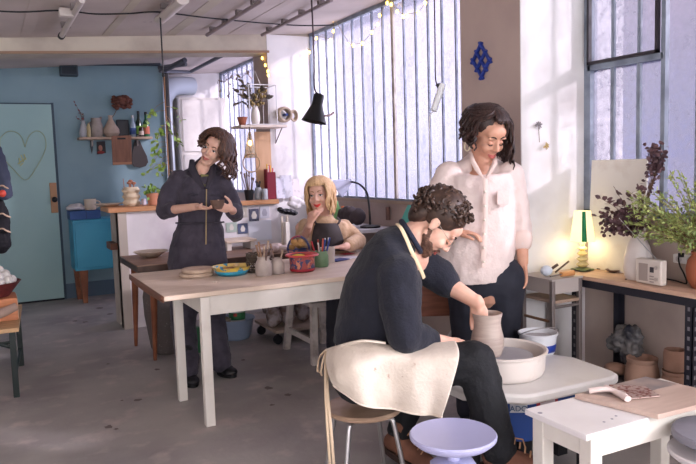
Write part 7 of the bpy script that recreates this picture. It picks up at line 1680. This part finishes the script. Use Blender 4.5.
# coat on a stand at the left edge
cbx = P(-14, 220, 6.35); cs = thing('coat_stand', (cbx.x, cbx.y, 0), 'dark coat stand at the very left edge behind the low table', 'stand')
MB().cyl((cbx.x, cbx.y, 0.02), (cbx.x, cbx.y, 1.75), 0.018, n=12).build('pole', M_BLACK, cs)
MB().lathe([(0.001, 0), (0.17, 0), (0.17, 0.012), (0.03, 0.03), (0.001, 0.03)], (cbx.x, cbx.y, 0.001), 28).build('base', M_BLACK, cs)
MB().tube([(cbx.x, cbx.y, 1.66), (cbx.x + 0.04, cbx.y, 1.68), (cbx.x + 0.09, cbx.y - 0.02, 1.74)], 0.010, 8).build('hook', M_BLACK, cs)
ct = thing('hanging_coat', V((cbx.x + 0.08, cbx.y, 0.9)), 'grey and black work coat with beige cords hanging at the left edge', 'coat')
dd = (cbx - CAM).dot(FW) - 0.10
q = MB(); q.chain([P(-3, 150, dd), P(2, 172, dd), P(5, 193, dd)], [0.045, 0.06, 0.065]); q.build('grey_sleeve', mat('coat_grey', (70, 76, 96), 0.85), ct, voxel=0.009, sm=3, disp=0.02, dsize=0.06)
q = MB(); q.chain([P(-4, 196, dd + 0.02), P(-1, 215, dd + 0.02), P(0, 243, dd + 0.02)], [0.05, 0.085, 0.095]); q.build('black_skirt', mat('coat_black', (24, 22, 28), 0.85), ct, voxel=0.009, sm=3, disp=0.02, dsize=0.06)
MB().ell(P(2.5, 193.5, dd - 0.07), (0.03, 0.02, 0.032)).build('red_badge', mat('badge_red', (214, 78, 62), 0.5), ct)
q = MB()
for y in (187, 215, 230): q.tube(bez([P(-6, y + 1, dd - 0.07), P(2, y - 1.5, dd - 0.085), P(6, y + 0.5, dd - 0.06), P(10, y + 2, dd)], 4), 0.011, 7, 0.6)
q.build('beige_cord', mat('beige_cord', (206, 176, 150), 0.8), ct)
# ================================================================== light
w = bpy.data.worlds.new('sky'); bpy.context.scene.world = w; w.use_nodes = True
nt = w.node_tree; N = nt.nodes; L = nt.links; bg = N['Background']
tc = N.new('ShaderNodeTexCoord'); sx = N.new('ShaderNodeSeparateXYZ'); L.new(tc.outputs['Generated'], sx.inputs[0])
cr = N.new('ShaderNodeValToRGB'); e = cr.color_ramp.elements
e[0].position = 0.0; e[0].color = (0.50, 0.58, 1.0, 1); e[1].position = 1.0; e[1].color = (1.0, 0.96, 1.0, 1)
k = cr.color_ramp.elements.new(0.06); k.color = (0.60, 0.67, 1.0, 1)
k = cr.color_ramp.elements.new(0.22); k.color = (1.0, 0.84, 0.95, 1)
k = cr.color_ramp.elements.new(0.5); k.color = (1.0, 0.92, 0.96, 1)
L.new(sx.outputs['Z'], cr.inputs['Fac']); L.new(cr.outputs['Color'], bg.inputs['Color'])
bg.inputs['Strength'].default_value = 1.5
def sun(name, frm, energy, col, ang):
    d = bpy.data.lights.new(name, 'SUN'); d.energy = energy; d.color = col; d.angle = math.radians(ang)
    o = bpy.data.objects.new(name, d); COL.objects.link(o)
    o.rotation_euler = (-V(frm)).to_track_quat('-Z', 'Y').to_euler(); o.location = V(frm) * 8
sun('sun', V((0.80, -0.62, 0.36)).normalized(), 19.0, (1.0, 0.97, 0.93), 4)
def area(name, loc, look, sx_, sy_, energy, col):
    d = bpy.data.lights.new(name, 'AREA'); d.shape = 'RECTANGLE'; d.size = sx_; d.size_y = sy_; d.energy = energy; d.color = col
    o = bpy.data.objects.new(name, d); COL.objects.link(o); o.location = V(loc)
    o.rotation_euler = V(look).to_track_quat('-Z', 'Y').to_euler(); return o
# daylight through the windows beside the viewer
area('daylight_side', (3.2, -1.6, 1.8), (-1, 0, -0.05), 3.6, 1.4, 230, (0.95, 0.97, 1.0))
area('fill_rear', (0.1, -3.8, 1.65), (0, 1, 0), 4.2, 1.5, 95, (0.95, 0.97, 1.0))  # fill light added at an unseen opening behind the viewer
area('daylight_main', (3.3, 5.0, 1.95), (-1, 0, -0.1), 3.1, 1.6, 170, (0.94, 0.96, 1.0))
area('daylight_far', (3.3, 8.3, 1.95), (-1, 0.1, -0.1), 2.4, 1.6, 120, (0.95, 0.95, 1.0))
vs_ = bpy.context.scene.view_settings
vs_.view_transform = 'Standard'; vs_.look = 'None'; vs_.gamma = 1.0; vs_.use_curve_mapping = False; vs_.exposure = 0.30
bpy.context.scene.cycles.max_bounces = 8
bpy.context.scene.cycles.sample_clamp_indirect = 6.0
